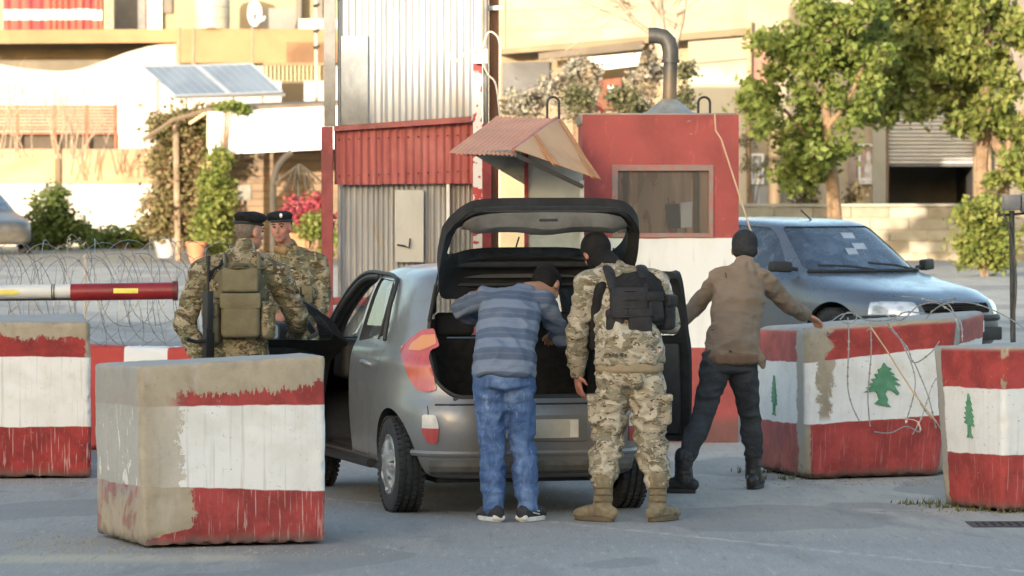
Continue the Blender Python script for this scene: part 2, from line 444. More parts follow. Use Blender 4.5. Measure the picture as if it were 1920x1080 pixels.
# --- block at left edge
def fn2(m, u, v, z, isred, above, below):
    rem = rag(m, (z * -1) + .92, -.04, .02, 10, .22, (1, 4, 0)) * rag(m, u * -1 + 1.12, .0, .05, 9, .15)
    wc = rag(m, (u - .22).absv() + z * 0 , .03, .10, 12, .35).mx(.15)
    return (above * rem + below + above.inv() * below.inv() * wc).clamp()
m2 = paint_mat('paint block left', 1.2, 1.0, .345, .83, 0, -.01, fn2, red=(.33, .035, .035))
c2 = [P(-150, 898, 30.3), P(170, 896, 30.4), V((X(170, 31.4) - .05, 31.4, 0)), V((X(-150, 31.3), 31.3, 0)),
      P(-150, 604, 30.3), P(168, 604, 30.4), V((X(168, 31.4) - .05, 31.4, 1.08)), V((X(-150, 31.3), 31.3, 1.06))]
for k in (0, 1, 2, 3): c2[k].z = .01
block('concrete_block', 'painted concrete block cut by the left edge, with ragged red patches under its bare top', c2, 1.14, 1.0, 1.06, m2, .018, 2)
# --- cedar block right
def cedar(pts, D=None): return pts
CEDAR_WIDE = [(0, .46), (.05, .40), (.13, .36), (.09, .33), (.19, .27), (.13, .265), (.27, .18), (.17, .185), (.30, .10), (.18, .12), (.21, .07), (.28, -.02),
              (.26, -.05), (.16, .03), (.08, .05), (.05, -.02), (.10, -.10), (.09, -.16), (.16, -.22), (.07, -.20), (.0, -.19), (-.12, -.16), (-.04, -.10), (-.07, -.02), (-.12, .04),
              (-.20, .02), (-.30, .02), (-.20, .065), (-.27, .09), (-.16, .10), (-.24, .15), (-.14, .165), (-.19, .22), (-.10, .23), (-.14, .29), (-.07, .30), (-.09, .36), (-.04, .38)]
CEDAR_SLIM = [(0, .50), (.045, .40), (.025, .39), (.085, .29), (.045, .285), (.12, .18), (.06, .18), (.15, .06), (.08, .065), (.14, -.02), (.09, 0), (.15, -.10), (.04, -.07),
              (.035, -.24), (.10, -.32), (.02, -.28), (-.07, -.31), (-.03, -.24), (-.03, -.07), (-.14, -.03), (-.07, .02), (-.15, .06), (-.06, .08), (-.12, .15), (-.055, .17), (-.09, .25), (-.035, .27), (-.06, .34), (-.02, .37)]
green = M('cedar green', (.075, .23, .14), .8)
green.base(green.mix((.075, .23, .135), (.12, .30, .19), green.noise(14, 5, .4, .6).step(.35, .7))); green.bump(green.noise(50, 4), .3)
green = green.m
def emblem(parent, fl, fr, tl, u, v, scale, shape, tr=None):
    """a stencilled tree lying on the face spanned by fl->fr and fl->tl, at fractions u, v"""
    ex = (fr - fl); ez = (tl - fl); n = ex.cross(ez).normalized()
    o = fl + ex * u + ez * v; exn, ezn = ex.normalized(), ez.normalized()
    b = MB(); k = len(shape)
    tr = tr or fr + ez
    def at(p):
        uu, vv = u + p[0] * scale / ex.length, v + p[1] * scale / ez.length
        return (fl * (1 - uu) + fr * uu) * (1 - vv) + (tl * (1 - uu) + tr * uu) * vv
    vs = [at(p) + n * .014 for p in shape] + [at(p) - n * .01 for p in shape]
    b.add(vs, [tuple(range(k)), tuple(range(2 * k - 1, k - 1, -1))] + [(i, k + i, k + (i + 1) % k, (i + 1) % k) for i in range(k)])
    return link('cedar_emblem', b.mesh('cedar_emblem', green, recalc=True), parent, True)
def fn3(m, u, v, z, isred, above, below):
    side = v.step(.03, .08)
    wc = rag(m, (u - .13).absv() - z * .06, -.0, .06, 10, .2).mx(u.step(.2, .3)).mx(z.step(.42, .36))
    rc = rag(m, u - z * .12, .02, .14, 6, .35)
    tp = z.step(1.0, .965)
    f = above * rc + below * rag(m, u, .02, .05, 8, .1) + above.inv() * below.inv() * wc
    s = rag(m, v, .18, .24, 7, .22)
    return ((f * side.inv() + s * side * .85) * tp).clamp()
m3 = paint_mat('paint block cedar', 1.0, 1.0, .355, .765, .03, .06, fn3, red=(.41, .06, .055), drip=.25)
c3 = [P(1515, 903, 30.2), P(1757, 889, 30.6), V((3.2, 31.5, 0)), P(1418, 880, 31.2),
      P(1512, 614, 30.2), P(1792, 597, 30.6), V((3.3, 31.5, 1.1)), P(1418, 612, 31.2)]
c3[2].z = .01
c3[3].z = .01; c3[0].z = .01; c3[1].z = .01
t3 = block('concrete_block', 'concrete block with a broad green cedar on its white band, razor wire hanging over it', c3, 1.0, 1.0, 1.0, m3, .045, 3)
emblem(t3, c3[0], c3[1], c3[4], .53, .545, .43, CEDAR_WIDE, c3[5])
emblem(t3, c3[3], c3[0], c3[7], .38, .50, .33, CEDAR_SLIM, c3[4])
# --- block at right edge
def fn4(m, u, v, z, isred, above, below):
    side = v.step(.02, .05)
    f = rag(m, u, -.08, -.03, 10, .1)
    s = rag(m, v * -1 + .62, .03, .06, 9, .05)
    edge = (u + v).step(.035, .02) * m.noise(9, 5, .5, .7, 'pc').step(.45, .55) * above
    tp = z.step(.99, .955)
    return (((f * side.inv() + s * side) * tp) - edge).clamp()
m4 = paint_mat('paint block right', 1.0, .7, .335, .735, .02, .0, fn4, red=(.40, .056, .052), drip=.3)
c4 = [P(1880, 962, 27.25), V((3.95, 27.75, 0)), V((3.65, 28.6, 0)), P(1772, 950, 27.85),
      P(1883, 650, 27.25), V((3.97, 27.75, 1.0)), V((3.65, 28.6, 1.0)), P(1748, 648, 27.85)]
for k in range(4): c4[k].z = .01
t4 = block('concrete_block', 'concrete block cut by the right edge, with a slim green cedar on its narrow side', c4, 1.0, .66, .99, m4, .022, 4)
emblem(t4, c4[3], c4[0], c4[7], .50, .54, .33, CEDAR_SLIM, c4[4])
# --- far low barrier below the wire coil: red / white / red segments along its length
def barrier_mat():
    m = M('barrier paint', rough=.8); u, v, z = m.xyz('pc')
    k = (u / 1.55).frac()
    w = (k - .5).absv()
    c = m.mix((.45, .06, .05), (.74, .76, .77), ((u - 2.98).step(-.005, .005) * (u - 3.34).step(.005, -.005)).mx((u - 2.1).step(.005, -.005) * (u - 1.2).step(-.005, .005)))
    c = m.mix(c, (.38, .34, .28), m.noise((9, 9, 9), 6, .6, .7, 'pc').step(.6, .7) * .6)
    m.base(c); m.bump(m.noise(40, 5, 0, .6, 'pc'), .4); return m.m
bl, br = P(-420, 640, 34.6), P(372, 655, 33.2)
cb = [V((bl.x, 34.6, 0)), V((br.x, 33.2, 0)), V((br.x + .1, 33.75, 0)), V((bl.x + .1, 35.15, 0)), V((bl.x, 34.7, .80)), V((br.x, 33.3, .76)), V((br.x + .1, 33.6, .76)), V((bl.x + .1, 35.0, .80))]
wb = (br - bl).length
# place the white segment by its ends in the row
mb_ = barrier_mat()
block('road_barrier', 'low red and white concrete barrier behind the nearest block, under the razor wire', cb, wb, .55, .8, mb_, .04, 6, group=None)['category'] = 'barrier'

dry = simple('grit', (.26, .23, .18), .95)
rubble('road_grit', [(-2.6, -.6, 24.2, 24.75), (-2.75, -2.3, 24.5, 25.6), (-4, -2.7, 29.7, 30.3), (2.4, 3.7, 27.0, 27.6), (1.5, 3.0, 29.7, 30.3), (-3, 4, 24, 30)], 900, .006, .018, dry, 'loose grit and crumbs of concrete scattered on the asphalt')
# weeds at block feet
def blades(name, spots, n, hmin, hmax, mat, label, spread=.12, cat='weeds'):
    vs, fs = [], []
    for _ in range(n):
        sx, sy = random.choice(spots); x = sx + random.gauss(0, spread); y = sy + random.gauss(0, spread * .4); h = random.uniform(hmin, hmax)
        a = random.uniform(0, 6.28); w = .006 + h * .03; lx, ly = random.gauss(0, h * .4), random.gauss(0, h * .4); o = len(vs); g = ground_z(y)
        vs += [(x - w * math.cos(a), y - w * math.sin(a), g), (x + w * math.cos(a), y + w * math.sin(a), g), (x + lx, y + ly, g + h)]
        fs.append((o, o + 1, o + 2))
    me = bpy.data.meshes.new(name); me.from_pydata(vs, [], fs); me.materials.append(mat)
    return tag(link(name, me), label, cat, None, 'stuff')
weed = simple('weeds', (.10, .11, .04), .9)
blades('ground_weeds', [(2.68, 27.75), (2.85, 27.45), (1.82, 30.3), (3.1, 27.3), (2.55, 28.0), (1.7, 31.0)], 260, .015, .05, weed, 'short dry weeds growing at the feet of the two cedar blocks')
# ================================================================ GUARD BOOTH
DB = 34.5
def flagwall(name, zb, zt, red=(.37, .075, .072), white=(.74, .77, .79)):
    m = M(name, rough=.7); x, y, z = m.xyz('Position')
    wob = (m.noise(3, 3, 0, .5, 'Position') - .5) * .03
    isr = (z + wob - zt).step(-.004, .004).mx((z + wob - zb).step(.004, -.004))
    r = m.mix(red, tuple(c * .75 for c in red), m.noise(2.2, 5, .6, .6, 'Position').step(.4, .7))
    r = m.mix(r, (.50, .11, .10), m.noise((14, 14, 5), 6, .6, .7, 'Position').step(.56, .66) * .6)
    r = m.mix(r, (.30, .27, .24), m.noise((9, 9, 9), 8, 1.4, .74, 'Position', (3, 3, 3)).step(.655, .67) * .85)
    w = m.mix(white, (.56, .56, .53), m.noise((5, 5, 1.2), 5, .4, .6, 'Position').step(.45, .75) * .6)
    c = m.mix(w, r, isr)
    c = m.mix(c, (.16, .14, .12), m.noise((30, 30, 2), 4, .2, .6, 'Position').step(.60, .72) * .35)
    c = m.mix(c, (.10, .09, .075), (z - .12 + (m.noise(6, 4, 0, .6, 'Position') - .5) * .2).step(.14, 0) * .6)
    m.base(c); m.bump(m.noise(30, 5, .2, .6, 'Position') + m.noise(4, 3, 0, .5, 'Position'), .3, .01); return m.m
booth_paint = flagwall('booth paint', .72, Z(447, DB))
bx0, bx1 = X(1092, DB), X(1385, DB); bzt = Z(215, DB)
wx0, wx1, wz0, wz1 = X(1152, DB), X(1333, DB), Z(441, DB), Z(314, DB)
B = thing('guard_booth', 'concrete guard booth painted red over white over red, behind the open tailgate', 'guard booth', ((bx0 + bx1) / 2, DB, 0))
b = MB()
b.box(bx0, wx0, DB, DB + .16, 0, bzt).box(wx1, bx1, DB, DB + .16, 0, bzt).box(wx0, wx1, DB, DB + .16, 0, wz0).box(wx0, wx1, DB, DB + .16, wz1, bzt)
link('front_wall', b.mesh('front_wall', booth_paint), B, True)
link('side_wall', MB().box(bx1 - .16, bx1 - .002, DB + .162, DB + 2.4, 0, bzt - .01).mesh('side_wall', booth_paint), B, True)
link('side_wall', MB().box(bx0 + .003, bx0 + .16, DB + .162, DB + 2.4, 0, bzt - .01).mesh('side_wall', booth_paint), B, True)
link('back_wall', MB().box(bx0 + .165, bx1 - .165, DB + 2.25, DB + 2.4, 0, bzt - .02).mesh('back_wall', booth_paint), B, True)
grime_grey = simple('roof concrete', (.32, .30, .27), .9, 0, .2, 3, .4, 40, 'Position', grime=.5)
link('roof', bevel(MB().box(bx0 - .01, bx1 - .01, DB + .02, DB + 2.42, bzt - .07, bzt + .012).mesh('roof', grime_grey), .012), B, True)
# window: weathered frame, dark glass, things behind it
wf = M('window frame old paint', rough=.8)
wf.base(wf.mix((.36, .17, .15), (.28, .22, .20), wf.noise(12, 5, .5, .65, 'Position').step(.4, .6))); wf.bump(wf.noise(40, 4, 0, .6, 'Position'), .4)
b = MB(); fw = .028
b.box(wx0 - .02, wx1 + .02, DB - .015, DB + .05, wz1 - fw, wz1 + .02).box(wx0 - .02, wx1 + .02, DB - .013, DB + .05, wz0 - .02, wz0 + fw * .6)
b.box(wx0 - .021, wx0 + fw, DB - .017, DB + .048, wz0 - .021, wz1 + .021).box(wx1 - fw * .6, wx1 + .021, DB - .017, DB + .048, wz0 - .021, wz1 + .021)
W = link('window', bevel(b.mesh('window', wf.m), .005, 1), B, True)
gl = M('booth glass', (.10, .085, .075), .18, 0, .5); x, y, z = gl.xyz('Position')
gl.base(gl.mix((.15, .11, .09), (.085, .07, .062), gl.noise((6, 6, 1.0), 4, 1.2, .6, 'Position').step(.35, .65)))
gl.set('Roughness', gl.noise((9, 9, 3), 4, .5, .6, 'Position').step(.3, .8) * .35 + .22)
link('pane', MB().box(wx0, wx1, DB + .02, DB + .027, wz0, wz1).mesh('pane', gl.m), W, True)
sash = simple('sash', (.05, .045, .04), .6)
link('sash_bar', MB().box(X(1300, DB), X(1310, DB), DB + .008, DB + .0185, wz0, wz1).mesh('sash_bar', sash), W, True)
link('sash_bar', MB().box(X(1168, DB), X(1176, DB), DB + .008, DB + .0185, wz0, wz1).mesh('sash_bar', sash), W, True)
card = simple('card', (.025, .03, .035), .5)
link('dark_notice', MB().prism([(X(1247, DB), Z(384, DB)), (X(1273, DB), Z(382, DB)), (X(1276, DB), Z(428, DB)), (X(1252, DB), Z(428, DB))], DB + .014, DB + .0188).mesh('dark_notice', card), W, True)
link('grey_notice', MB().prism([(X(1276, DB), Z(380, DB)), (X(1299, DB), Z(378, DB)), (X(1298, DB), Z(426, DB)), (X(1277, DB), Z(427, DB))], DB + .015, DB + .0188).mesh('grey_notice', simple('card grey', (.16, .17, .17), .6)), W, True)
steel = simple('dark steel', (.07, .07, .072), .55, .7, .3, 9, .2)
# lifting hooks on the roof
for px in (1037, 1320):
    pts = [P(px - 11, 216, DB + .3)] + [P(px - 11 * math.cos(a), 193 - 11 * math.sin(a), DB + .3) for a in np.linspace(0, math.pi, 9)] + [P(px + 11, 216, DB + .3)]
    link('lifting_hook', MB().tube([pts[0] - V((0, 0, .05))] + pts[1:-1] + [pts[-1] - V((0, 0, .05))], .011, 6).mesh('lifting_hook', steel, True), B, True)
# stove pipe
pipe_m = M('stove pipe', rough=.55, metal=.5)
x, y, z = pipe_m.xyz('Position')
pipe_m.base(pipe_m.mix(pipe_m.mix((.055, .055, .05), (.09, .085, .075), pipe_m.noise(9, 5, .5, .6, 'Position').step(.3, .7)), (.26, .19, .13), (z - Z(140, 35.4)).step(.10, -.15) * .8))
pipe_m = pipe_m.m
C0 = P(1255, 205, 35.4)
cp = thing('stove_pipe', 'grey stove pipe with elbow and flared foot standing on the red booth roof', 'chimney', C0)
r = .058
link('pipe', MB().tube([P(1255, 206, 35.4), P(1256, 150, 35.4), P(1257, 113, 35.4)], r * .92, 20).mesh('pipe', pipe_m, True), cp, True)
el = [P(1257, 118, 35.4), P(1257, 95, 35.4), P(1253, 79, 35.4), P(1244, 70, 35.4), P(1231, 67, 35.4), P(1216, 67, 35.4)]
link('elbow', MB().tube(el, r * 1.08, 20, cap=False).tube(el[::-1], r * .9, 20, cap=False).mesh('elbow', pipe_m, True), cp, True)
link('collar', MB().lathe([(r * 1.0, -.012), (r * 1.22, -.012), (r * 1.22, .012), (r * 1.0, .012)], 20).mesh('collar', pipe_m, True), cp, loc=P(1257, 115, 35.4) - C0)
link('flared_foot', MB().lathe([(.30, -.06), (.17, -.015), (.12, .03), (.065, .07), (.04, .09)], 24).mesh('flared_foot', simple('zinc', (.33, .33, .31), .6, .4, .2, 6, .2), True), cp)
# rope slung from the roof
rp = simple('rope', (.55, .40, .26), .9)
pts = [P(lerp(1340, 1352, t) if t < .2 else lerp(1352, 1412, (t - .2) / .8), 214 + 232 * t, DB - .06 - .5 * t) for t in np.linspace(0, 1, 16)]
tag(link('rope', MB().tube(pts, .0065, 6).mesh('rope', rp, True)), 'thin pale rope slanting down from the booth roof past the red wall', 'rope')

# porch in front of the door: white panels
pw = simple('porch panel', (.43, .44, .41), .8, 0, .12, 3, .25, 30, 'Position', grime=.5)
DP = 34.2
T = thing('porch_shelter', 'small porch of pale panels under a gabled pink and orange corrugated roof', 'porch', (X(1040, DP), DP, 0))
link('side_panel', MB().box(X(990, DP), X(1093, DP), DP, DP + .04, 0, Z(285, DP)).mesh('side_panel', pw), T, True)
link('corner_post', MB().box(X(983, DP), X(991, DP) - .001, DP - .02, DP + .05, 0, Z(280, DP)).mesh('corner_post', simple('old red', (.25, .035, .035), .7, 0, .3, 9, .2)), T, True)
link('corner_post', MB().box(X(1087, DP - .02), X(1095, DP - .02), DP - .03, DP - .002, 0, Z(338, DP)).mesh('corner_post', simple('white trim', (.62, .62, .58), .7, 0, .2, 9, .2, grime=.5)), T, True)
link('dark_soffit', MB().hexa([P(868, 291, 33.45), P(966, 286, 33.2), P(985, 300, 34.3), P(985, 300, 34.35), P(880, 284, 33.5), P(966, 281, 33.2), P(986, 283, 34.3), P(960, 283, 34.35)]).mesh('dark_soffit', simple('soffit', (.16, .17, .165), .8)), T, True)
link('gable_board', MB().prism([(X(893, 33.9), Z(293, 33.9)), (X(983, 33.9), Z(284, 33.9)), (X(983, 33.9), Z(346, 33.9))], 33.88, 33.91).mesh('gable_board', simple('gable board', (.20, .20, .185), .8, 0, .2, 5, .2)), T, True)
def sheet(name, A, Bq, Cq, Dq, ribs, amp, mat, parent, saw=0, nv=10, prof='sin', thick=.004):
    """corrugated sheet: A->B top edge, D->C bottom edge; ribs run top to bottom"""
    n = (Bq - A).cross(Dq - A).normalized()
    if n.y > 0: n = -n
    nu = ribs * 8; vs = []
    for j in range(nv + 1):
        t = j / nv
        for i in range(nu + 1):
            s = i / nu; ph = s * ribs
            if prof == 'sin': h = math.sin(2 * math.pi * ph)
            else: f = ph % 1; h = 1 if f < .22 else (1 - (f - .22) / .1 if f < .32 else (0 if f < .9 else (f - .9) / .1))
            p = (A * (1 - s) + Bq * s) * (1 - t) + (Dq * (1 - s) + Cq * s) * t
            if saw and j == nv: p = p + (Cq - Bq).normalized() * saw * mnoise.noise(V((s * 30, 0, 0)))
            vs.append(p + n * h * amp + n * mnoise.noise(p * 2.3) * .008)
    k = len(vs); fs = []
    W_ = nu + 1
    for j in range(nv):
        for i in range(nu): fs.append((j * W_ + i, j * W_ + i + 1, (j + 1) * W_ + i + 1, (j + 1) * W_ + i))
    me = bpy.data.meshes.new(name); me.from_pydata(vs, [], fs); me.materials.append(mat)
    me = evaluated(me, lambda o: setattr(o.modifiers.new('s', 'SOLIDIFY'), 'thickness', thick)); shade(me, 60)
    return link(name, me, parent, True)
pink = simple('pink tin', (.60, .29, .17), .6, 0, .08, 3, .15, 40, 'Position', grime=.25)
orange_m = M('orange tin', rough=.6)
orange_m.base(orange_m.mix((.62, .34, .155), (.54, .28, .12), orange_m.noise(3, 4, .4, .6, 'Position').step(.35, .7))); orange_m = orange_m.m
sheet('roof_sheet', P(930, 219, 34.6), P(1044, 224, 34.25), P(962, 292, 33.15), P(842, 287, 33.45), 14, .006, pink, T, saw=.03)
sheet('roof_sheet', P(1052, 224, 34.35), P(1126, 337, 33.75), P(963, 281, 33.1), P(1040, 225, 34.2), 1, .001, orange_m, T)
for a, b_, w in (((1034, 232), (1113, 333), 3.4), ((1000, 254), (1040, 309), 3.0), ((1005, 251), (1050, 311), 1.2), ((1050, 226), (1124, 335), 1.6)):
    link('rib', MB().tube([P(a[0], a[1], 34.25 if a[0] > 1020 else 33.62), P(b_[0], b_[1], 33.66 if b_[0] > 1100 else 33.3)], w * .0062, 6, flat=.5).mesh('rib', simple('rib orange', (.42, .19, .07), .6)), T, True)
link('ridge_cap', MB().tube([P(1044, 221, 34.27), P(1003, 250, 33.7), P(962, 280, 33.12)], .013, 6).mesh('ridge_cap', simple('ridge pink', (.44, .15, .13), .6), True), T, True)
link('eave_beam', MB().tube([P(966, 290, 33.15), P(1092, 350, 33.72)], .018, 4).mesh('eave_beam', simple('beam dark', (.10, .09, .08), .8)), T, True)

# ================================================================ CORRUGATED TOWER
DT = 36.0
TW = thing('corrugated_tower', 'tall watch tower clad in grey corrugated sheets with a red corrugated band', 'watch tower', (X(750, DT), DT, 0))
zinc = M('zinc sheet', rough=.5, metal=.35)
nz_ = zinc.noise((10, 10, .9), 5, .4, .6, 'Position'); x, y, z = zinc.xyz('Position')
c = zinc.mix((.42, .43, .44), (.32, .325, .33), nz_.step(.35, .7))
c = zinc.mix(c, (.38, .31, .22), zinc.noise((3, 3, .9), 6, .9, .65, 'Position', (4, 4, 0)).step(.50, .68) * .75); c = zinc.mix(c, (.56, .57, .57), zinc.noise((4, 4, .7), 5, .9, .6, 'Position', (1, 14, 0)).step(.56, .70) * .6)
c = zinc.mix(c, (.2, .19, .17), zinc.noise((26, 26, 1.2), 4, .2, .6, 'Position').step(.58, .7) * .5)
zinc.base(c); zinc = zinc.m
redtin = M('red corrugated', rough=.6)
c = redtin.mix((.43, .125, .115), (.30, .07, .066), redtin.noise((18, 18, 1.2), 4, .3, .6, 'Position').step(.35, .7))
c = redtin.mix(c, (.50, .18, .16), redtin.noise((3, 3, 2), 5, .5, .6, 'Position').step(.5, .7) * .5)
redtin.base(c); redtin = redtin.m
def rect_sheet(name, x0, x1, y0, y1, D, ribs, amp, mat, parent, y0b=None, y1b=None, prof='sin'):
    return sheet(name, P(x0, y0, D), P(x1, y0b or y0, D), P(x1, y1b or y1, D), P(x0, y1, D), ribs, amp, mat, parent, nv=24, prof=prof)
# upper cladding: three overlapping sheets, then the lower ones
for k, (a, b_) in enumerate(((636, 722), (719, 804), (801, 888))):
    rect_sheet('zinc_sheet', a, b_, -260, 234 - 5 * k, DT + .012 * k, 7, .0048, zinc, TW)
for k, (a, b_) in enumerate(((628, 712), (709, 798), (795, 886))):
    rect_sheet('red_sheet', a, b_, 236 - 5 * k, 346 - k * 1, DT - .05 + .01 * k, 6, .009, redtin, TW)
for k, (a, b_) in enumerate(((641, 706), (704, 762), (760, 832), (830, 886))):
    rect_sheet('zinc_sheet', a, b_, 343, 806, DT + .05 + .01 * (k % 2), 6, .008, zinc, TW)
redp = simple('red steel paint', (.24, .040, .045), .5, 0, .25, 5, .2, 40, 'Position', grime=.4)
greyst = simple('grey steel tube', (.20, .19, .17), .6, .2, .25, 5, .2, 40, 'Position', grime=.5)
b = MB(); zt0, zt1 = Z(236, DT), Z(219, DT)
link('red_trim', MB().hexa([P(626, 246, DT - .12), P(884, 229, DT - .12), P(884, 229, DT - .04), P(626, 246, DT - .04), P(626, 236, DT - .12), P(884, 218, DT - .12), P(884, 218, DT - .04), P(626, 236, DT - .04)]).mesh('red_trim', simple('dull red trim', (.30, .09, .085), .6, .1, .3, 6, .2, 40, 'Position', grime=.5)), TW, True)
link('corner_post', MB().box(X(604, DT), X(625, DT), DT - .14, DT - .05, 0, Z(238, DT)).mesh('corner_post', redp), TW, True)
link('corner_post', MB().box(X(609, DT), X(630, DT), DT - .139, DT - .05, Z(238, DT) + .002, 4.6).mesh('corner_post', greyst), TW, True)
link('corner_tube', MB().tube([P(636, 560, DT - .03), P(636, -250, DT - .03)], .012, 8).mesh('corner_tube', simple('light tube', (.48, .46, .42), .5, .3, .2), True), TW, True)
link('foot_rail', MB().box(X(625, DT) + .001, X(700, DT), DT - .13, DT - .07, Z(571, DT), Z(557, DT)).mesh('foot_rail', redp), TW, True)
link('corner_post', MB().box(X(886, DT), X(921, DT), DT - .10, DT + .03, 0, Z(232, DT)).mesh('corner_post', simple('red post', (.42, .07, .065), .6, 0, .25, 4, .2, 40, 'Position', grime=.5)), TW, True)
# wall of the tower seen at the left of the pole, side sheets giving depth
sheet('side_sheet', V((X(637, DT), DT + 2.0, 4.6)), V((X(637, DT), DT + .03, 4.6)), V((X(641, DT), DT + .09, 0)), V((X(641, DT), DT + 2.0, 0)), 14, .009, zinc, TW)
sheet('side_sheet', V((X(888, DT), DT + .04, 4.6)), V((X(888, DT), DT + 2.0, 4.6)), V((X(886, DT), DT + 2.0, 0)), V((X(886, DT), DT + .1, 0)), 14, .009, zinc, TW)
link('tower_roof', MB().box(X(637, DT), X(888, DT), DT + .03, DT + 2, 4.55, 4.62).mesh('tower_roof', greyst), TW, True)
shadowed = simple('shade tone zinc', (.24, .25, .25), .5, .3, .2, 4, .2, 30, 'Position', grime=.4)
link('shade_patch', MB().box(X(640, DT), X(690, DT), DT - .035, DT - .028, Z(234, DT), Z(68, DT)).mesh('shade_patch', shadowed), TW, True)  # darker flat sheet added in place of the shade on the tower's upper left
for yy in (262, 330):
    for k in range(14): link('screw', MB().ell(P(636 + k * 18.5, yy - k * .7, DT - .062), (.007, .006, .007), 8, 5).mesh('screw', steel), TW, True)
# pale hatch with handle
hatch = simple('hatch paint', (.50, .50, .46), .7, 0, .08, 3, .15, 30, 'Position', grime=.35)
H = link('hatch', bevel(MB().box(X(741, DT), X(795, DT), DT - .03, DT + .02, Z(492, DT), Z(356, DT)).mesh('hatch', hatch), .006, 1), TW, True)
link('handle', MB().tube([P(745, 459, DT - .05), P(758, 461, DT - .06), P(767, 465, DT - .06), P(769, 447, DT - .05)], .008, 6).mesh('handle', steel, True), H, True)
link('white_strip', MB().box(X(837, DT), X(843, DT), DT - .02, DT + .03, Z(520, DT), Z(345, DT)).mesh('white_strip', simple('white strip', (.75, .75, .72), .6)), TW, True)
# spotted red/white pipe and the small lamp box on the tower corner
PP = thing('striped_signal_post', 'thin white and red spotted post beside the tower corner', 'post', (X(897, 35.7), 35.7, Z(232, 35.7)))
sp = M('spotted post', rough=.6); x, y, z = sp.xyz('Position')
sp.base(sp.mix(sp.mix((.70, .68, .66), (.45, .05, .05), sp.noise(14, 2, .3, .5, 'Position').step(.52, .58)), (.45, .05, .05), (z - Z(135, 35.7)).step(-.02, .02) * (z - Z(118, 35.7)).step(.01, -.01)))
link('post_body', MB().box(X(887, 35.7), X(904, 35.7), 35.68, 35.74, Z(500, 35.7), Z(118, 35.7)).mesh('post_body', sp.m), PP, True)
link('upper_tube', MB().tube([P(897, 118, 35.7), P(897, -200, 35.7)], .032, 12).mesh('upper_tube', simple('white pipe', (.68, .68, .66), .5, 0, .15), True), PP, True)
link('junction_box', bevel(MB().box(X(888, 35.6), X(915, 35.6), 35.56, 35.66, Z(120, 35.6), Z(92, 35.6)).mesh('junction_box', simple('cream box', (.62, .58, .48), .6)), .006), PP, True)
# poles
rust = M('rusty pole', rough=.75); x, y, z = rust.xyz('Position')
rust.base(rust.mix((.34, .15, .07), (.17, .07, .04), rust.noise((8, 8, 1.5), 5, .5, .6, 'Position').step(.35, .7))); rust = rust.m
t = thing('utility_pole', 'rust brown utility pole rising past the tower corner with a white clamp', 'pole', (X(925, 36.4), 36.4, 0))
link('shaft', MB().tube([V((X(925, 36.4), 36.4, 0)), V((X(927, 36.4), 36.4, 5.2))], .04, 14).mesh('shaft', rust, True), t, True)
link('clamp', MB().tube([P(914, 16, 36.3), P(944, 15, 36.3)], .02, 8).mesh('clamp', simple('clamp white', (.75, .73, .68), .5)), t, True)
t = thing('utility_pole', 'dark grey steel pole directly left of the rust brown pole', 'pole', (X(911, 36.2), 36.2, 0))
link('shaft', MB().tube([V((X(911, 36.2), 36.2, 0)), V((X(911, 36.2), 36.2, 5.2))], .022, 12).mesh('shaft', greyst, True), t, True)
for k, (pp, lab) in enumerate((([(905, 90), (915, 62), (928, 64), (937, 82), (938, 130)], 'pale cable looping over the two poles above the junction box'),
                        ([(905, 118), (915, 140), (930, 160), (938, 230)], 'pale cable running down from the junction box across the rust pole'),
                        ([(842, 98), (850, 114), (862, 112), (875, 98), (892, 98)], 'white cable sagging on the zinc sheet left of the junction box'))):
    pts = [P(a, b_, 35.55) for a, b_ in pp]
    bz = []
    for i in range(len(pts) - 1):
        p0, p1, p2, p3 = pts[max(i - 1, 0)], pts[i], pts[i + 1], pts[min(i + 2, len(pts) - 1)]
        for tt in np.linspace(0, 1, 7)[:-1]:
            bz.append(.5 * ((2 * p1) + (p2 - p0) * tt + (2 * p0 - 5 * p1 + 4 * p2 - p3) * tt ** 2 + (3 * p1 - p0 - 3 * p2 + p3) * tt ** 3))
    bz.append(pts[-1])
    tag(link('cable', MB().tube(bz, .008 if k < 2 else .012, 6).mesh('cable', simple('cable%d' % k, (.55, .50, .44), .6), True)), lab, 'cable', 'cables on the tower corner')

# ================================================================ BOOM BARRIER
t = thing('boom_barrier', 'barrier boom of a white tube with yellow arrow and a dark red end', 'barrier boom', (-4.4, 32.3, 0))
Db = 32.0
whitep = M('boom white', rough=.5); whitep.base(whitep.mix((.60, .61, .60), (.38, .36, .33), whitep.noise((3, 12, 12), 5, .6, .65, 'Position').step(.45, .7))); whitep = whitep.m
boomred = simple('boom red', (.22, .012, .016), .4, 0, .2, 5, .15, 30, 'Position', grime=.3)
link('white_tube', MB().tube([P(-260, 551, Db), P(136, 546, Db)], .050, 18).mesh('white_tube', whitep, True), t, True)
link('under_rod', MB().tube([P(-260, 564, Db), P(140, 561, Db)], .009, 6).mesh('under_rod', steel), t, True)
for px in (97, 101): link('band', MB().tube([P(px, 547, Db), P(px + 2, 547, Db)], .056, 14).mesh('band', steel), t, True)
rt = link('red_tube', MB().tube([P(133, 548, Db), P(327, 545, Db)], .061, 20).mesh('red_tube', boomred, True), t, True)
link('end_cap', MB().tube([P(324, 545, Db), P(333, 545, Db)], .070, 20).mesh('end_cap', simple('cap', (.10, .012, .015), .5), True), t, True)
yel = simple('yellow sticker', (.72, .62, .12), .5, 0, .1, 8)
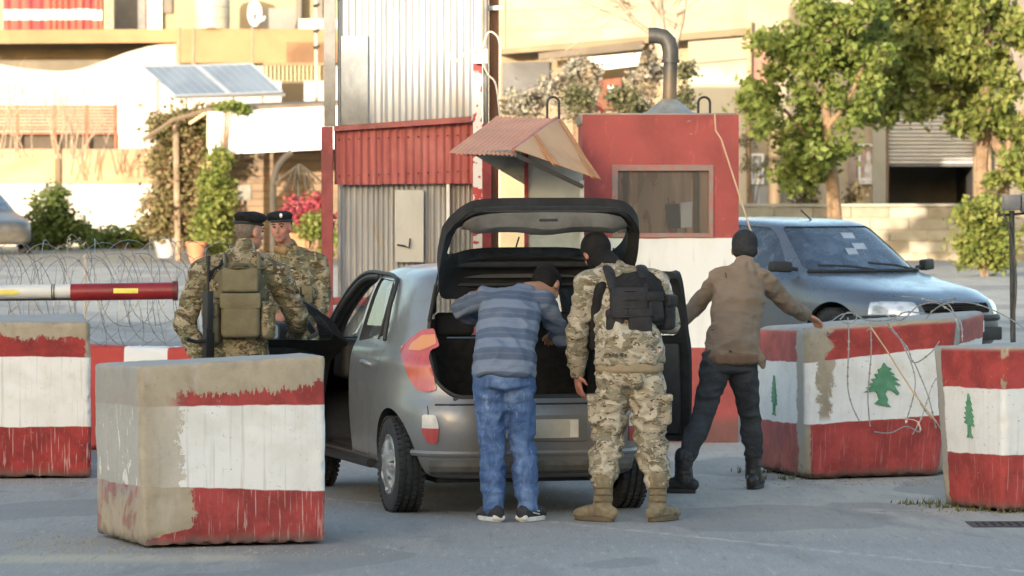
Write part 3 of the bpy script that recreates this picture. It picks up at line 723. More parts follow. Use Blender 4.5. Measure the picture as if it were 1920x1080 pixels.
def wrap_patch(pts, cx, mat, name, parent, Rr):
    vs, fs = [], []
    for (px, a) in pts:
        c0 = P(px, cx, Db); vs.append(c0 + V((0, -math.cos(a) * Rr, math.sin(a) * Rr)))
    n = len(vs) // 2
    fs = [(i, i + 1, n + i + 1, n + i) for i in range(n - 1)]
    me = bpy.data.meshes.new(name); me.from_pydata(vs, [], fs); me.materials.append(mat)
    return link(name, me, parent, True)
aa = np.linspace(-.18, .38, 7)
wrap_patch([(214, a) for a in aa] + [(260, a) for a in aa], 546.5, yel, 'yellow_sticker', rt, .0632)
aa = np.linspace(-.22, .42, 7)
wrap_patch([(-60, a) for a in aa] + [(24, a) for a in aa], 549, yel, 'arrow_shaft', t, .0522)
wrap_patch([(24, a) for a in np.linspace(-.42, .62, 7)] + [(40, .1 + (a - .1) * .05) for a in np.linspace(-.42, .62, 7)], 549, yel, 'arrow_head', t, .0525)
link('stand', bevel(MB().box(-4.75, -4.35, 31.8, 32.25, 0, 1.1).mesh('stand', boomred), .02), t, True)

# ================================================================ RAZOR WIRE
wire_m = M('razor wire', (.50, .50, .49), .45, .55); wire_m.base(wire_m.mix((.36, .36, .35), (.20, .14, .10), wire_m.noise(6, 4, .3, .6, 'Position').step(.55, .75))); wire_m = wire_m.m
def wire_object(name, curves, label, r=.0028, barb=.012, spacing=.05, cat='razor wire', group=None):
    b = MB()
    for pts in curves:
        b.tube(pts, r, 4, cap=False)
        acc = 0
        for i in range(1, len(pts)):
            seg = V(pts[i]) - V(pts[i - 1]); L = seg.length; acc += L
            if acc > spacing:
                acc = 0; d = seg.normalized(); s = d.cross(V((random.gauss(0, 1), random.gauss(0, 1), random.gauss(0, 1)))).normalized(); q = V(pts[i])
                b.add([q - d * barb, q + s * barb * .55, q + d * barb, q - s * barb * .55], [(0, 1, 2, 3)])
    me = b.mesh(name, wire_m, merge=False, recalc=False)
    return tag(link(name, me), label, cat, group)
def coil(c0, c1, rad, turns, ph=0, lean=0, jit=.03, n=26, sgn=1):
    ax = (c1 - c0).normalized(); up = V((0, 0, 1)); s = ax.cross(up).normalized(); pts = []
    for i in range(int(turns * n) + 1):
        t = i / (turns * n); a = 2 * math.pi * i / n * sgn + ph; k = i // n
        rr = rad * (1 + mnoise.noise(V((k * .7, ph, 1))) * .12)
        sway = mnoise.noise(V((t * 7, ph, 3))) * .08
        pts.append(c0.lerp(c1, t) + s * math.cos(a) * rr + up * (math.sin(a) * rr + sway) + ax * (math.cos(a + .6) * lean + mnoise.noise(V((i * .13, ph, 7))) * jit))
    return pts
cA, cB = V((-5.9, 34.75, 1.12)), V((-1.95, 33.3, 1.08))
wire_object('razor_wire_coil', [coil(cA, cB, .33, 25, 0, .12, jit=.08), coil(cA, cB, .34, 22, 2.2, -.12, jit=.08, sgn=-1)], 'coil of razor wire stretched over the low barrier behind the boom', r=.0028, spacing=.09, group='razor wire coils')
wire_object('razor_wire_coil', [coil(cA + V((.1, .75, .10)), cB + V((.1, .75, .12)), .33, 19, 1, .14, jit=.08), coil(cA + V((.1, .75, .10)), cB + V((.1, .75, .12)), .33, 17, 3, -.14, jit=.08, sgn=-1)], 'second coil of razor wire just beyond the first, left of the two soldiers', r=.0026, spacing=.09, group='razor wire coils')
tag(link('wire_stake', MB().tube([P(158, 640, 34.4) - V((0, 0, .8)), P(160, 477, 34.4)], .013, 6).mesh('wire_stake', simple('stake', (.55, .50, .42), .7), True)), 'thin pale stake standing in the razor wire coil', 'stake')
# tangle over the cedar block
def spl(pp, n=10):
    pts = [V(p) for p in pp]; out = []
    for i in range(len(pts) - 1):
        p0, p1, p2, p3 = pts[max(i - 1, 0)], pts[i], pts[i + 1], pts[min(i + 2, len(pts) - 1)]
        for tt in np.linspace(0, 1, n + 1)[:-1]:
            out.append(.5 * ((2 * p1) + (p2 - p0) * tt + (2 * p0 - 5 * p1 + 4 * p2 - p3) * tt ** 2 + (3 * p1 - p0 - 3 * p2 + p3) * tt ** 3))
    out.append(pts[-1]); return out
def pl(lst, D0, D1): n = len(lst) - 1; return spl([P(a, b_, lerp(D0, D1, i / n)) for i, (a, b_) in enumerate(lst)])
tang = [pl([(1560, 602), (1578, 590), (1600, 588), (1625, 600), (1668, 600), (1700, 585), (1745, 590)], 30.3, 30.6),
        pl([(1590, 595), (1592, 640), (1590, 720), (1598, 760), (1612, 790)], 30.0, 29.95),
        pl([(1632, 596), (1634, 660), (1628, 740), (1632, 800)], 30.0, 29.95),
        pl([(1660, 600), (1690, 640), (1712, 690), (1716, 730), (1700, 790)], 30.1, 29.98),
        pl([(1665, 612), (1700, 650), (1715, 680), (1745, 662), (1762, 640)], 30.15, 30.1),
        pl([(1716, 735), (1735, 770), (1762, 800), (1775, 840)], 30.1, 30.2), pl([(1775, 690), (1750, 720), (1730, 780), (1712, 815)], 30.2, 30.1),
        pl([(1640, 810), (1670, 812), (1700, 800), (1725, 810), (1720, 790), (1690, 785)], 30.0, 30.1),
        pl([(1736, 598), (1760, 575), (1790, 567), (1830, 570), (1870, 585), (1910, 608), (1950, 640)], 30.4, 29.6),
        pl([(1745, 585), (1775, 570), (1790, 590), (1798, 620)], 30.5, 30.4), pl([(1690, 556), (1730, 560), (1765, 572), (1800, 600), (1805, 640)], 30.6, 30.2),
        pl([(1575, 600), (1590, 586), (1607, 592), (1598, 606), (1580, 604)], 30.4, 30.4), pl([(1660, 590), (1690, 600), (1720, 575), (1752, 566), (1790, 560)], 30.6, 30.3),
        pl([(1790, 640), (1800, 700), (1790, 760), (1770, 790)], 30.1, 30.2), pl([(1715, 680), (1740, 740), (1755, 800)], 30.1, 30.2)]
wire_object('razor_wire_tangle', tang, 'loose tangle of razor wire draped over the front of the cedar block', r=.0042, barb=.017, spacing=.045)
tag(link('rope', MB().tube(pl([(1632, 612), (1665, 660), (1690, 700), (1720, 745), (1757, 792)], 30.0, 29.95), .0055, 5).mesh('rope', rp, True)), 'frayed orange cord slanting across the white band of the broad cedar block', 'rope')
# ================================================================ BUILDING BEHIND THE CAMERA (throws the long evening shade)
sb = thing('apartment_building', 'plain apartment building across the road behind the camera, throwing its evening shade', 'building', (-5, -30, 0))
plast = simple('shade building plaster', (.40, .36, .30), .9, 0, .15, .4, .2, 10, 'Position', grime=.3)
HT = 2.75 + (36 + 28) / math.cos(R(SUN_AZ)) * math.tan(R(SUN_EL))
link('wall', MB().box(-75, 45, -40, -28, 0, HT).mesh('wall', plast), sb, True)
wm = simple('shade windows', (.05, .06, .07), .2)
for fl in range(3):
    for k in range(20):
        if k == 0 and fl == 0: wme = MB().box(-.6, .6, -.04, .04, -.7, .7).mesh('window', wm)
        link('window', wme, sb, loc=V((-68 + k * 5.6, -27.98, 1.9 + fl * 3.2)) - sb.location)
# ================================================================ FOLIAGE
def leaf_mat(name, c1, c2, c3, trans=.35):
    m = M(name, rough=.55, spec=.3)
    n = m.noise(2.2, 3, .3, .6, 'Position'); n2 = m.noise(9, 3, 0, .6, 'Position')
    c = m.mix(m.mix(c1, c2, n.step(.35, .65)), c3, n2.step(.5, .68))
    m.base(c)
    tr = m.nt.nodes.new('ShaderNodeBsdfTranslucent'); m.nt.links.new(c.s, tr.inputs[0])
    mx = m.nt.nodes.new('ShaderNodeMixShader'); mx.inputs[0].default_value = trans
    m.nt.links.new(m.b.outputs[0], mx.inputs[1]); m.nt.links.new(tr.outputs[0], mx.inputs[2])
    out = [n for n in m.nt.nodes if n.type == 'OUTPUT_MATERIAL'][0]; m.nt.links.new(mx.outputs[0], out.inputs[0])
    return m.m
def leaves(name, cl, n, size, mat, seed=0, droop=.0, elong=1.6):
    """cl: list of (centre, (rx,ry,rz)) clumps; n leaves spread through them"""
    g = np.random.default_rng(seed)
    w = np.array([c[1][0] * c[1][1] * c[1][2] for c in cl]) ** .75; w /= w.sum()
    idx = g.choice(len(cl), n, p=w)
    C = np.array([tuple(c[0]) for c in cl])[idx]; Rr = np.array([c[1] for c in cl])[idx]
    d = g.normal(size=(n, 3)); d /= np.linalg.norm(d, axis=1)[:, None]
    p = C + g.normal(size=(n, 3)) * Rr * .72
    a = g.normal(size=(n, 3)); a[:, 2] = a[:, 2] * .6 - droop; a /= np.linalg.norm(a, axis=1)[:, None]
    b = np.cross(a, g.normal(size=(n, 3))); b /= np.linalg.norm(b, axis=1)[:, None]
    s = size * g.uniform(.55, 1.25, (n, 1))
    cup = np.cross(a, b) * s * .18
    v = np.stack([p - a * s * elong / 2, p + b * s * .45 + cup, p + a * s * elong / 2, p - b * s * .45 + cup], 1).reshape(-1, 3)
    me = bpy.data.meshes.new(name); me.vertices.add(n * 4); me.vertices.foreach_set('co', v.ravel().astype(np.float32))
    me.loops.add(n * 4); me.loops.foreach_set('vertex_index', np.arange(n * 4, dtype=np.int32))
    me.polygons.add(n); me.polygons.foreach_set('loop_start', np.arange(0, n * 4, 4, dtype=np.int32)); me.polygons.foreach_set('loop_total', np.full(n, 4, dtype=np.int32))
    me.materials.append(mat); me.update(); me.validate(); return me
def branchy(b, p, d, L, r, depth, spread=.5, up=.15, tips=None, mi=0):
    n = 4; pts = [p]; dd = d.normalized(); rs = [r]
    for i in range(n):
        dd = (dd + V((random.gauss(0, .12), random.gauss(0, .12), random.gauss(0, .08) + up * .2))).normalized()
        pts.append(pts[-1] + dd * L / n); rs.append(r * (1 - .45 * (i + 1) / n))
    b.tube(pts, rs, 6 if r > .02 else 4, mi, cap=False)
    if depth == 0:
        if tips is not None: tips.append(pts[-1])
        return
    for k in range(random.choice((2, 3, 3))):
        at = pts[random.choice((2, 3, 4, 4))]
        nd = (dd + V((random.gauss(0, spread), random.gauss(0, spread), random.gauss(0, spread * .7) + up))).normalized()
        branchy(b, at, nd, L * random.uniform(.55, .85), r * .55, depth - 1, spread, up, tips, mi)
bark = simple('bark', (.26, .17, .10), .9, 0, .3, 7, .6, 30, 'Position', grime=.4)
twig = simple('dry twig', (.40, .31, .22), .9, 0, .2, 9)
gsun = leaf_mat('spring leaves', (.15, .20, .040), (.22, .26, .065), (.08, .12, .028))
gsun2 = leaf_mat('yellow green leaves', (.19, .23, .05), (.29, .30, .085), (.07, .11, .025))
gdark = leaf_mat('shrub leaves', (.10, .14, .035), (.15, .19, .05), (.05, .08, .02), .25)
def gz(y): return ground_z(y)
def px_clumps(lst, D, dd=1.0):
    s = D / F; return [(P(a, b_, D + random.uniform(-dd, dd)), (rx * s, min(rx, 60) * s, rz * s)) for a, b_, rx, rz in lst]
def tree(label, D, trunk, limbs, clumps, n, size, mat, dd=1.2, droop=.3, group=None):
    t = thing('leafy_tree', label, 'tree', (trunk[0][0] * 0 + X(trunk[0][0], D), D, gz(D)), 0, group)
    b = MB(); s = D / F
    b.tube([V((X(trunk[0][0], D), D, gz(D)))] + [P(a, b_, D) for a, b_, r in trunk], [trunk[0][2] * s * 1.2] + [r * s for a, b_, r in trunk], 10)
    for lb in limbs: b.tube([P(a, b_, D + dz) for a, b_, r, dz in lb], [r * s for a, b_, r, dz in lb], 7)
    link('trunk', b.mesh('trunk', bark, True), t, True)
    cl = px_clumps(clumps, D, dd)
    # small twigs through the crown
    tb = MB()
    for c, r in cl:
        for _ in range(5):
            q = c + V((random.gauss(0, r[0] * .5), random.gauss(0, r[1] * .5), random.gauss(0, r[2] * .5)))
            tb.tube([c, (c + q) / 2 + V((0, 0, .05)), q], [.02, .012, .006], 4, cap=False)
    link('twigs', tb.mesh('twigs', bark), t, True)['kind'] = 'stuff'
    cr = link('crown', leaves('crown', cl, n, size, mat, seed=int(trunk[0][0]), droop=droop), t, True); cr['kind'] = 'stuff'
    return t
random.seed(11)
def scatter(poly_boxes, n, r0, r1):
    out = []
    for x0, x1, y0, y1, k in poly_boxes:
        for _ in range(k): out.append((random.uniform(x0, x1), random.uniform(y0, y1), random.uniform(r0, r1), random.uniform(r0, r1) * .85))
    return out
# middle tree (photo 1400-1650)
clA = scatter([(1440, 1620, 75, 150, 16), (1420, 1520, 150, 240, 7), (1520, 1640, 150, 215, 8), (1455, 1590, 225, 305, 13), (1480, 1575, 300, 345, 6), (1400, 1440, 165, 230, 4), (1540, 1660, 60, 150, 12), (1430, 1500, 60, 120, 5), (1500, 1640, -30, 80, 14)], 0, 13, 26)
tree('leafy green street tree left of the roller shutter, seen over the car roof', 82, [(1566, 420, 15), (1560, 330, 12), (1552, 250, 10), (1545, 150, 7), (1550, 60, 4)],
     [[(1552, 300, 7, 0), (1510, 250, 5, .3), (1470, 205, 3, .5)], [(1550, 240, 7, 0), (1590, 190, 5, -.4), (1620, 120, 3, -.6)], [(1547, 200, 6, 0), (1500, 140, 4, .4), (1470, 90, 2, .4)]],
     [(a + random.gauss(0, 9), b_ + random.gauss(0, 9), r1 * .8, r2 * .8) for a, b_, r1, r2 in clA * 2], 13500, .098, gsun, group='leafy street trees by the shutter')
clB = scatter([(1640, 1900, -40, 60, 30), (1650, 1760, 55, 165, 16), (1640, 1700, 150, 205, 5), (1760, 1870, 60, 150, 12), (1790, 1860, 150, 235, 9), (1700, 1790, 130, 200, 8), (1868, 1935, 60, 250, 13), (1805, 1850, 215, 245, 3), (1900, 1940, 240, 330, 4), (1640, 1665, 195, 215, 2)], 0, 13, 27)
tree('large leafy tree with orange lit trunk at the right, its leaves hanging over the shutter', 86, [(1838, 420, 11), (1841, 300, 12), (1845, 235, 12), (1850, 150, 9), (1850, 40, 6)],
     [[(1878, 420, 13, -.5), (1882, 330, 12, -.4), (1878, 285, 11, -.2), (1848, 245, 9, 0), (1800, 190, 6, 0), (1730, 150, 4, -.3)], [(1884, 290, 9, -.4), (1905, 240, 6, -.6), (1930, 190, 4, -.6)], [(1850, 150, 7, 0), (1790, 90, 5, .3), (1700, 50, 3, .5)]],
     [(a + random.gauss(0, 12), b_ + random.gauss(0, 12), r1 * .8, r2 * .8) for a, b_, r1, r2 in clB * 2], 17000, .115, gsun2, droop=.7, group='leafy street trees by the shutter')
# bush in front of the low wall, right
def shrub(label, D, clumps, n, size, mat, stems, name='shrub', cat='shrub', group=None, dd=.3, leaf_droop=.1):
    t = thing(name, label, cat, (X(stems[0], D), D, gz(D)), 0, group); s = D / F
    b = MB()
    for _ in range(7):
        c = random.choice(clumps)
        b.tube([V((X(stems[0], D) + random.gauss(0, .05), D, gz(D))), P((stems[0] + c[0]) / 2, (stems[1] + c[1]) / 2, D), P(c[0], c[1], D)], [.02, .014, .007], 4)
    link('stems', b.mesh('stems', bark), t, True)
    link('foliage', leaves('foliage', px_clumps(clumps, D, dd), n, size, mat, seed=int(stems[0]), droop=leaf_droop), t, True)['kind'] = 'stuff'
    return t
shrub('bright green bush standing before the low block wall at the far right', 78, scatter([(1805, 1870, 400, 450, 9), (1795, 1885, 440, 490, 12), (1815, 1850, 380, 410, 4)], 0, 14, 22), 5200, .085, gsun2, (1845, 505))
shrub('rounded dark green bush growing before the white wall at the far left', 106, scatter([(60, 132, 380, 425, 9), (48, 150, 415, 458, 15), (85, 115, 365, 385, 2)], 0, 13, 20), 5200, .085, gdark, (95, 470))
shrub('low green hedge strip growing along the foot of the white wall', 108, scatter([(130, 290, 432, 462, 15), (290, 400, 425, 462, 10)], 0, 11, 18), 5000, .08, gsun, (240, 470), name='hedge', cat='hedge')
shrub('yellow green climber spilling down beside the shelter entrance', 91, scatter([(385, 430, 295, 400, 10), (375, 435, 380, 470, 12), (395, 425, 350, 420, 4)], 0, 11, 19), 7000, .085, gsun2, (405, 480), name='climbing_plant', cat='climber')
dryleaf = leaf_mat('dry vine leaves', (.22, .19, .08), (.30, .21, .12), (.12, .15, .04), .3)
shrub('dry brown and green vine covering the left post of the banner shelter', 93, scatter([(300, 390, 225, 262, 9), (288, 380, 255, 330, 13), (285, 385, 330, 440, 22), (370, 420, 210, 232, 3)], 0, 14, 22), 12000, .085, dryleaf, (335, 470), name='climbing_plant', cat='climber')
shrub('thin green creeper running along the dark roof edge of the shelter', 91.5, scatter([(400, 470, 196, 212, 6)], 0, 7, 11), 700, .06, gsun, (400, 215), name='climbing_plant', cat='climber')
flower = leaf_mat('blossom', (.42, .40, .33), (.34, .26, .18), (.20, .19, .09), .3)
shrub('pale blossoming shrub behind the booth roof, left of the stove pipe', 74, scatter([(1040, 1120, 115, 160, 8), (1020, 1110, 150, 215, 12), (1190, 1235, 110, 190, 9), (950, 1030, 175, 215, 5)], 0, 10, 18), 4200, .07, flower, (1080, 250))
shrub('olive green shrub behind the middle of the booth roof', 72, scatter([(1150, 1210, 165, 215, 9), (1060, 1100, 180, 215, 4), (1265, 1290, 130, 210, 5)], 0, 11, 18), 3000, .06, leaf_mat('olive', (.16, .17, .08), (.23, .21, .12), (.09, .10, .04)), (1180, 250))

# bare shrubs at the left
for k, (px, top, D, nb, lab) in enumerate(((30, 90, 108, 7, 'bare thin shrub nearest the left edge, before the slatted fence'), (75, 88, 109, 7, 'bare shrub with pale twigs left of the two standing bare shrubs'),
                                     (130, 120, 108.5, 7, 'bare spreading shrub rising above the middle of the slatted fence'), (185, 130, 109.5, 6, 'bare shrub with a few dry leaves at the right end of the slatted fence'))):
    t = thing('bare_shrub', lab, 'shrub', (X(px, D), D, 2.4), 0, 'bare shrubs over the retaining wall'); b = MB()
    for _ in range(nb):
        branchy(b, V((X(px, D) + random.gauss(0, .35), D, 2.45)), V((random.gauss(0, .35), random.gauss(0, .2), 1)), random.uniform(.6, 1.0) * (300 - top) / 200 * 1.1, .018, 2, .35, .25)
    link('branches', b.mesh('branches', twig), t, True)
b = MB(); t = thing('bare_tree', 'bare tree with crossing pale branches in front of the cream facade above the booth', 'tree', (X(1250, 76), 76, .3))
tm = simple('pale bark', (.42, .33, .24), .9, 0, .25, 5, .5, 20, 'Position')
s = 76 / F
b.tube([V((X(1262, 76), 76, .3)), P(1258, 200, 76), P(1240, 90, 76), P(1228, -30, 76)], [14 * s, 14 * s, 13 * s, 12 * s], 10)
b.tube([P(1250, 130, 76.2), P(1275, 40, 76.2), P(1285, -30, 76.2)], [10 * s, 8 * s, 7 * s], 8)
b.tube([P(1228, 70, 76), P(1190, 40, 75.8), P(1150, -10, 75.6)], [5 * s, 4.5 * s, 4 * s], 6)
b.tube([P(1148, -5, 75.5), P(1100, 40, 75.5), P(1040, 80, 75.6)], [2.4 * s, 2 * s, 1.2 * s], 5)
b.tube([P(1180, 20, 75.5), P(1120, 55, 75.5), P(1060, 95, 75.6)], [1.6 * s, 1.4 * s, 1 * s], 5)
link('trunk', b.mesh('trunk', tm, True), t, True)
b = MB()
for _ in range(9): branchy(b, P(random.uniform(1215, 1280), random.uniform(-10, 60), 76), V((random.gauss(0, 1), random.gauss(0, .3), .5)), .8, .02, 2, .5, .1)
link('twigs', b.mesh('twigs', tm), t, True)['kind'] = 'stuff'

# ================================================================ LEFT BACKGROUND
def plaster(name, c, var=.1, grime=.3, sc=.8): return simple(name, tuple(v * .54 for v in c), .9, 0, var, sc, .25, 8, 'Position', grime=grime)
DL = 112.0; g = .3
rw = M('retaining wall', rough=.9); x, y, z = rw.xyz('Position')
c = rw.mix(rw.mix((.42, .25, .14), (.46, .34, .21), rw.noise((.8, .8, 1.5), 4, .6, .6, 'Position').step(.3, .7)), (.56, .54, .49), (z - Z(345, DL) + (rw.noise(2, 3, 0, .5, 'Position') - .5) * .1).step(.02, -.02))
c = rw.mix(c, (.36, .30, .22), rw.noise((2, 2, .4), 6, .8, .65, 'Position').step(.58, .74) * .5); rw.base(c); rw.bump(rw.noise(6, 5, 0, .6, 'Position'), .3, .03)
t = thing('retaining_wall', 'long wall painted peach above and white below, behind the bushes at left', 'wall', (X(120, DL), DL, g))
link('wall_body', bevel(MB().box(X(-200, DL), X(288, DL), DL, DL + .35, g - .2, Z(279, DL)).mesh('wall_body', rw.m), .03), t, True)
link('pilaster', MB().box(X(104, DL), X(114, DL), DL - .10, DL - .001, g, Z(276, DL)).mesh('pilaster', plaster('pilaster', (.34, .25, .15))), t, True)
t = thing('slatted_fence', 'fence of reddish brown horizontal boards on the retaining wall at far left', 'fence', (X(100, 114), 114, Z(290, 114)))
slat = simple('slat red brown', (.33, .13, .075), .85, 0, .2, 1.5, .2, 20, 'Position', grime=.4)
for k in range(9):
    y0 = 198 + k * 6.1; tilt = random.uniform(-.8, .8)
    mm = MB().hexa([P(-60, y0 + 5 + tilt, 114), P(220, y0 + 5.2, 114), P(220, y0 + 5.2, 114.03), P(-60, y0 + 5 + tilt, 114.03), P(-60, y0 + tilt, 114 - .01 * (k % 2)), P(220, y0 + .2, 114 - .01 * (k % 2)), P(220, y0 + .2, 114.03), P(-60, y0 + tilt, 114.03)]).mesh('slat', slat)
    link('slat', mm, t, True)
for px in (-40, 30, 100, 160, 214): link('fence_post', MB().box(X(px, 114), X(px + 6, 114), 114.035, 114.1, Z(292, 114), Z(196, 114)).mesh('fence_post', slat), t, True)
link('dark_backing', MB().box(X(-60, 114.3), X(222, 114.3), 114.3, 114.35, Z(282, 114.3), Z(252, 114.3)).mesh('dark_backing', simple('dark gap', (.10, .08, .06), .9)), t, True)
# white curved wall building
DW = 122.0
Bd = thing('apartment_building', 'pale building with a curved white parapet under a peach balcony slab at upper left', 'building', (X(200, DW), DW + 3, g))
cream_w = plaster('white render', (.90, .86, .76), .06, .15); cream = plaster('cream render', (.62, .52, .34)); peach = plaster('peach slab', (.60, .38, .20), .12, .2)
def arc_wall(pts, ytop, ybot, D, mat, name, depth=.5):
    vs = []; n = len(pts)
    for a, b_ in pts: vs.append(P(a, b_, D))
    for a, b_ in pts: vs.append(P(a, ybot, D))
    for a, b_ in pts: vs.append(P(a, b_, D) + V((0, depth, 0)))
    fs = [(i, i + 1, n + i + 1, n + i) for i in range(n - 1)] + [(i, 2 * n + i, 2 * n + i + 1, i + 1) for i in range(n - 1)]
    return link(name, MB().add(vs, fs).mesh(name, mat), Bd, True)
arc_wall([(-120, 105), (-60, 112), (0, 121), (40, 128), (80, 132), (110, 134), (140, 132), (165, 126), (200, 113), (240, 98), (280, 87), (310, 82), (332, 80), (410, 78)], 0, 300, DW, cream_w, 'curved_parapet')
link('recessed_wall', MB().box(X(-120, DW + 2.5), X(420, DW + 2.5), DW + 2.5, DW + 3, 0, Z(60, DW + 2.5)).mesh('recessed_wall', plaster('recess', (.40, .35, .27), .15)), Bd, True)
link('balcony_slab', MB().hexa([P(-120, 83, DW - .3), P(335, 80, DW - .3), P(335, 80, DW + 2.4), P(-120, 83, DW + 2.4), P(-120, 57, DW - .3), P(335, 55, DW - .3), P(335, 55, DW + 2.4), P(-120, 57, DW + 2.4)]).mesh('balcony_slab', peach), Bd, True)
link('peach_wall', MB().box(X(334, DW), X(640, DW), DW - .6, DW - .1, Z(119, DW), Z(56, DW)).mesh('peach_wall', peach), Bd, True)
link('dark_underside', MB().box(X(540, DW), X(640, DW), DW - .65, DW - .605, Z(119, DW), Z(81, DW)).mesh('dark_underside', plaster('brown wall', (.42, .24, .13), .3)), Bd, True)
link('upper_wall', MB().box(X(-120, DW + 2.6), X(660, DW + 2.6), DW + 2.41, DW + 2.5, Z(60, DW + 2.5), Z(-220, DW + 2.5)).mesh('upper_wall', cream), Bd, True)
link('side_column', MB().box(X(188, DW), X(212, DW), DW + .3, DW + .7, Z(55, DW + .3), Z(-120, DW)).mesh('side_column', plaster('column cream', (.66, .58, .38))), Bd, True)
link('lower_wall', MB().box(X(330, DW), X(640, DW), DW - .1, DW + .3, g - .2, Z(119, DW) - .005).mesh('lower_wall', cream_w), Bd, True)
dk = simple('dark doorway', (.20, .18, .15), .8, 0, .15, 2, kind='Position')
link('doorway', MB().box(X(212, DW + 2), X(257, DW + 2), DW + 2.3, DW + 2.405, Z(56, DW + 2), Z(-40, DW + 2)).mesh('doorway', dk), Bd, True)
wh = simple('white metal door', (.76, .76, .74), .5)
for a, b_ in ((258, 273), (274, 304)): link('white_door_leaf', MB().box(X(a, DW + 2), X(b_, DW + 2) - .01, DW + 2.2, DW + 2.29, Z(58, DW + 2), Z(-60, DW + 2)).mesh('white_door_leaf', wh), Bd, True)
link('dark_window', MB().box(X(304, DW + 2), X(322, DW + 2), DW + 2.3, DW + 2.404, Z(24, DW + 2), Z(-60, DW + 2)).mesh('dark_window', dk), Bd, True)
link('grey_wall', MB().box(X(490, DW + 2), X(560, DW + 2), DW + 1.9, DW + 2.3, Z(56, DW + 2), Z(16, DW + 2)).mesh('grey_wall', plaster('pale grey', (.50, .47, .42))), Bd, True)
link('dark_window', MB().box(X(556, DW + 2), X(566, DW + 2), DW + 1.88, DW + 2.29, Z(40, DW + 2), Z(-60, DW + 2)).mesh('dark_window', dk), Bd, True)
link('white_beam', MB().box(X(562, DW + 1), X(662, DW + 1), DW + .3, DW + .9, Z(62, DW + 1), Z(37, DW + 1)).mesh('white_beam', cream_w), Bd, True)
link('dark_window', MB().box(X(590, DW + 2), X(606, DW + 2), DW + 1.9, DW + 2.2, Z(38, DW + 2), Z(-60, DW + 2)).mesh('dark_window', dk), Bd, True)
# small marks on the white wall
spot = simple('wall anchors', (.34, .34, .33), .9)
for a, b_ in ((213, 166), (231, 146), (237, 169), (257, 163), (262, 131), (246, 228), (284, 219), (240, 230), (278, 155)):
    link('wall_anchor', MB().ell(P(a, b_, DW - .01), (.035, .03, .03), 8, 5).mesh('wall_anchor', spot), Bd, True)
# balcony curtain in red and white stripes (three panels)
for k, (a, b_) in enumerate(((8, 90), (91, 135), (136, 192))):
    cm = M('striped awning', rough=.9); x, y, z = cm.xyz('Position')
    zz = z + (cm.noise((2, 2, 0), 2, 0, .5, 'Position') - .5) * .1
    w = (zz - Z(37, DW)).step(-.02, .02) * (zz - Z(18, DW)).step(.02, -.02)
    cm.base(cm.mix(cm.mix((.40, .12, .085), (.27, .055, .06), cm.noise((3, 3, .3), 3, .4, .6, 'Position').step(.35, .65)), (.80, .80, .80), w))
    t = sheet('striped_curtain', P(a, -40, DW + .2), P(b_, -40, DW + .2), P(b_, 56 if k else 57, DW + .2), P(a, 57, DW + .2), 4, .05, cm.m, None, nv=10)
    tag(t, ('red and white striped balcony curtain nearest the left edge', 'narrow middle one of the red and white striped balcony curtains', 'red and white striped balcony curtain beside the cream column')[k], 'curtain', 'striped balcony curtains')
# tank and dish
tk = simple('tank', (.46, .42, .33), .5, .1, .08, 2, kind='Position')
t = thing('water_tank', 'round cream water tank standing on the peach balcony wall', 'water tank', P(398, 55, DW - .3))
link('tank_body', MB().lathe([(0, 0), (.47, 0), (.48, .05), (.48, 1.0), (.40, 1.12), (.1, 1.2), (0, 1.2)], 30).mesh('tank_body', tk, True), t)
for h in (.3, .6, .88): link('rib_ring', MB().lathe([(.478, -.02), (.495, 0), (.478, .02)], 30).mesh('rib_ring', tk, True), t, loc=(0, 0, h))
link('foot', MB().box(-.12, .12, -.49, -.4, 0, .05).mesh('foot', dk), t)
t = thing('satellite_dish', 'white satellite dish tilted to the left beside the water tank', 'satellite dish', P(478, 55, DW - .9))
dm = simple('dish', (.55, .57, .60), .4, .1, .1, 3)
rotm = Matrix.Rotation(R(-42), 3, 'Y') @ Matrix.Rotation(R(82), 3, 'X')
b = MB(); prof = [(rr, -.16 * (1 - (rr / .36) ** 2)) for rr in np.linspace(0.001, .36, 8)]
b.lathe(prof, 28); b.v = [tuple(Matrix.Scale(.55, 3, (1, 0, 0)) @ (Matrix.Rotation(R(-28), 3, 'Y') @ (Matrix.Rotation(R(90), 3, 'X') @ V(v)))) for v in b.v]
link('dish', evaluated(b.mesh('dish', dm, True), lambda o: setattr(o.modifiers.new('s', 'SOLIDIFY'), 'thickness', .02)), t, loc=(0, 0, .42))
link('feed_arm', MB().tube([(.02, -.05, .15), (.25, -.45, .22)], .015, 6).tube([(.25, -.45, .22), (.30, -.45, .33)], .03, 6).mesh('feed_arm', wh), t)
link('mast', MB().tube([(0, .1, 0), (0, .1, .42)], .025, 6).mesh('mast', steel), t)
# yellow picket railing, boxes near the panels
t = thing('picket_railing', 'low row of pale yellow pickets under the peach wall near the solar panels', 'railing', (X(560, 116), 116, Z(152, 116)))
yp = plaster('yellow picket', (.70, .62, .38), .1, .2)
for k in range(14):
    link('picket', MB().box(X(498 + k * 7.6, 116), X(502.6 + k * 7.6, 116), 116, 116.05, Z(152, 116), Z(123, 116)).mesh('picket', yp), t, True)
link('rail', MB().box(X(494, 116), X(610, 116), 115.97, 115.999, Z(123, 116), Z(118, 116)).mesh('rail', simple('rail dark', (.25, .18, .10), .8)), t, True)
link('dark_backing', MB().box(X(494, 116), X(610, 116), 116.1, 116.15, Z(152, 116), Z(122, 116)).mesh('dark_backing', plaster('back brown', (.40, .30, .18))), t, True)
link('base', MB().box(X(470, 116), X(615, 116), 115.9, 116.3, Z(300, 116), Z(152, 116)).mesh('base', cream_w), t, True)
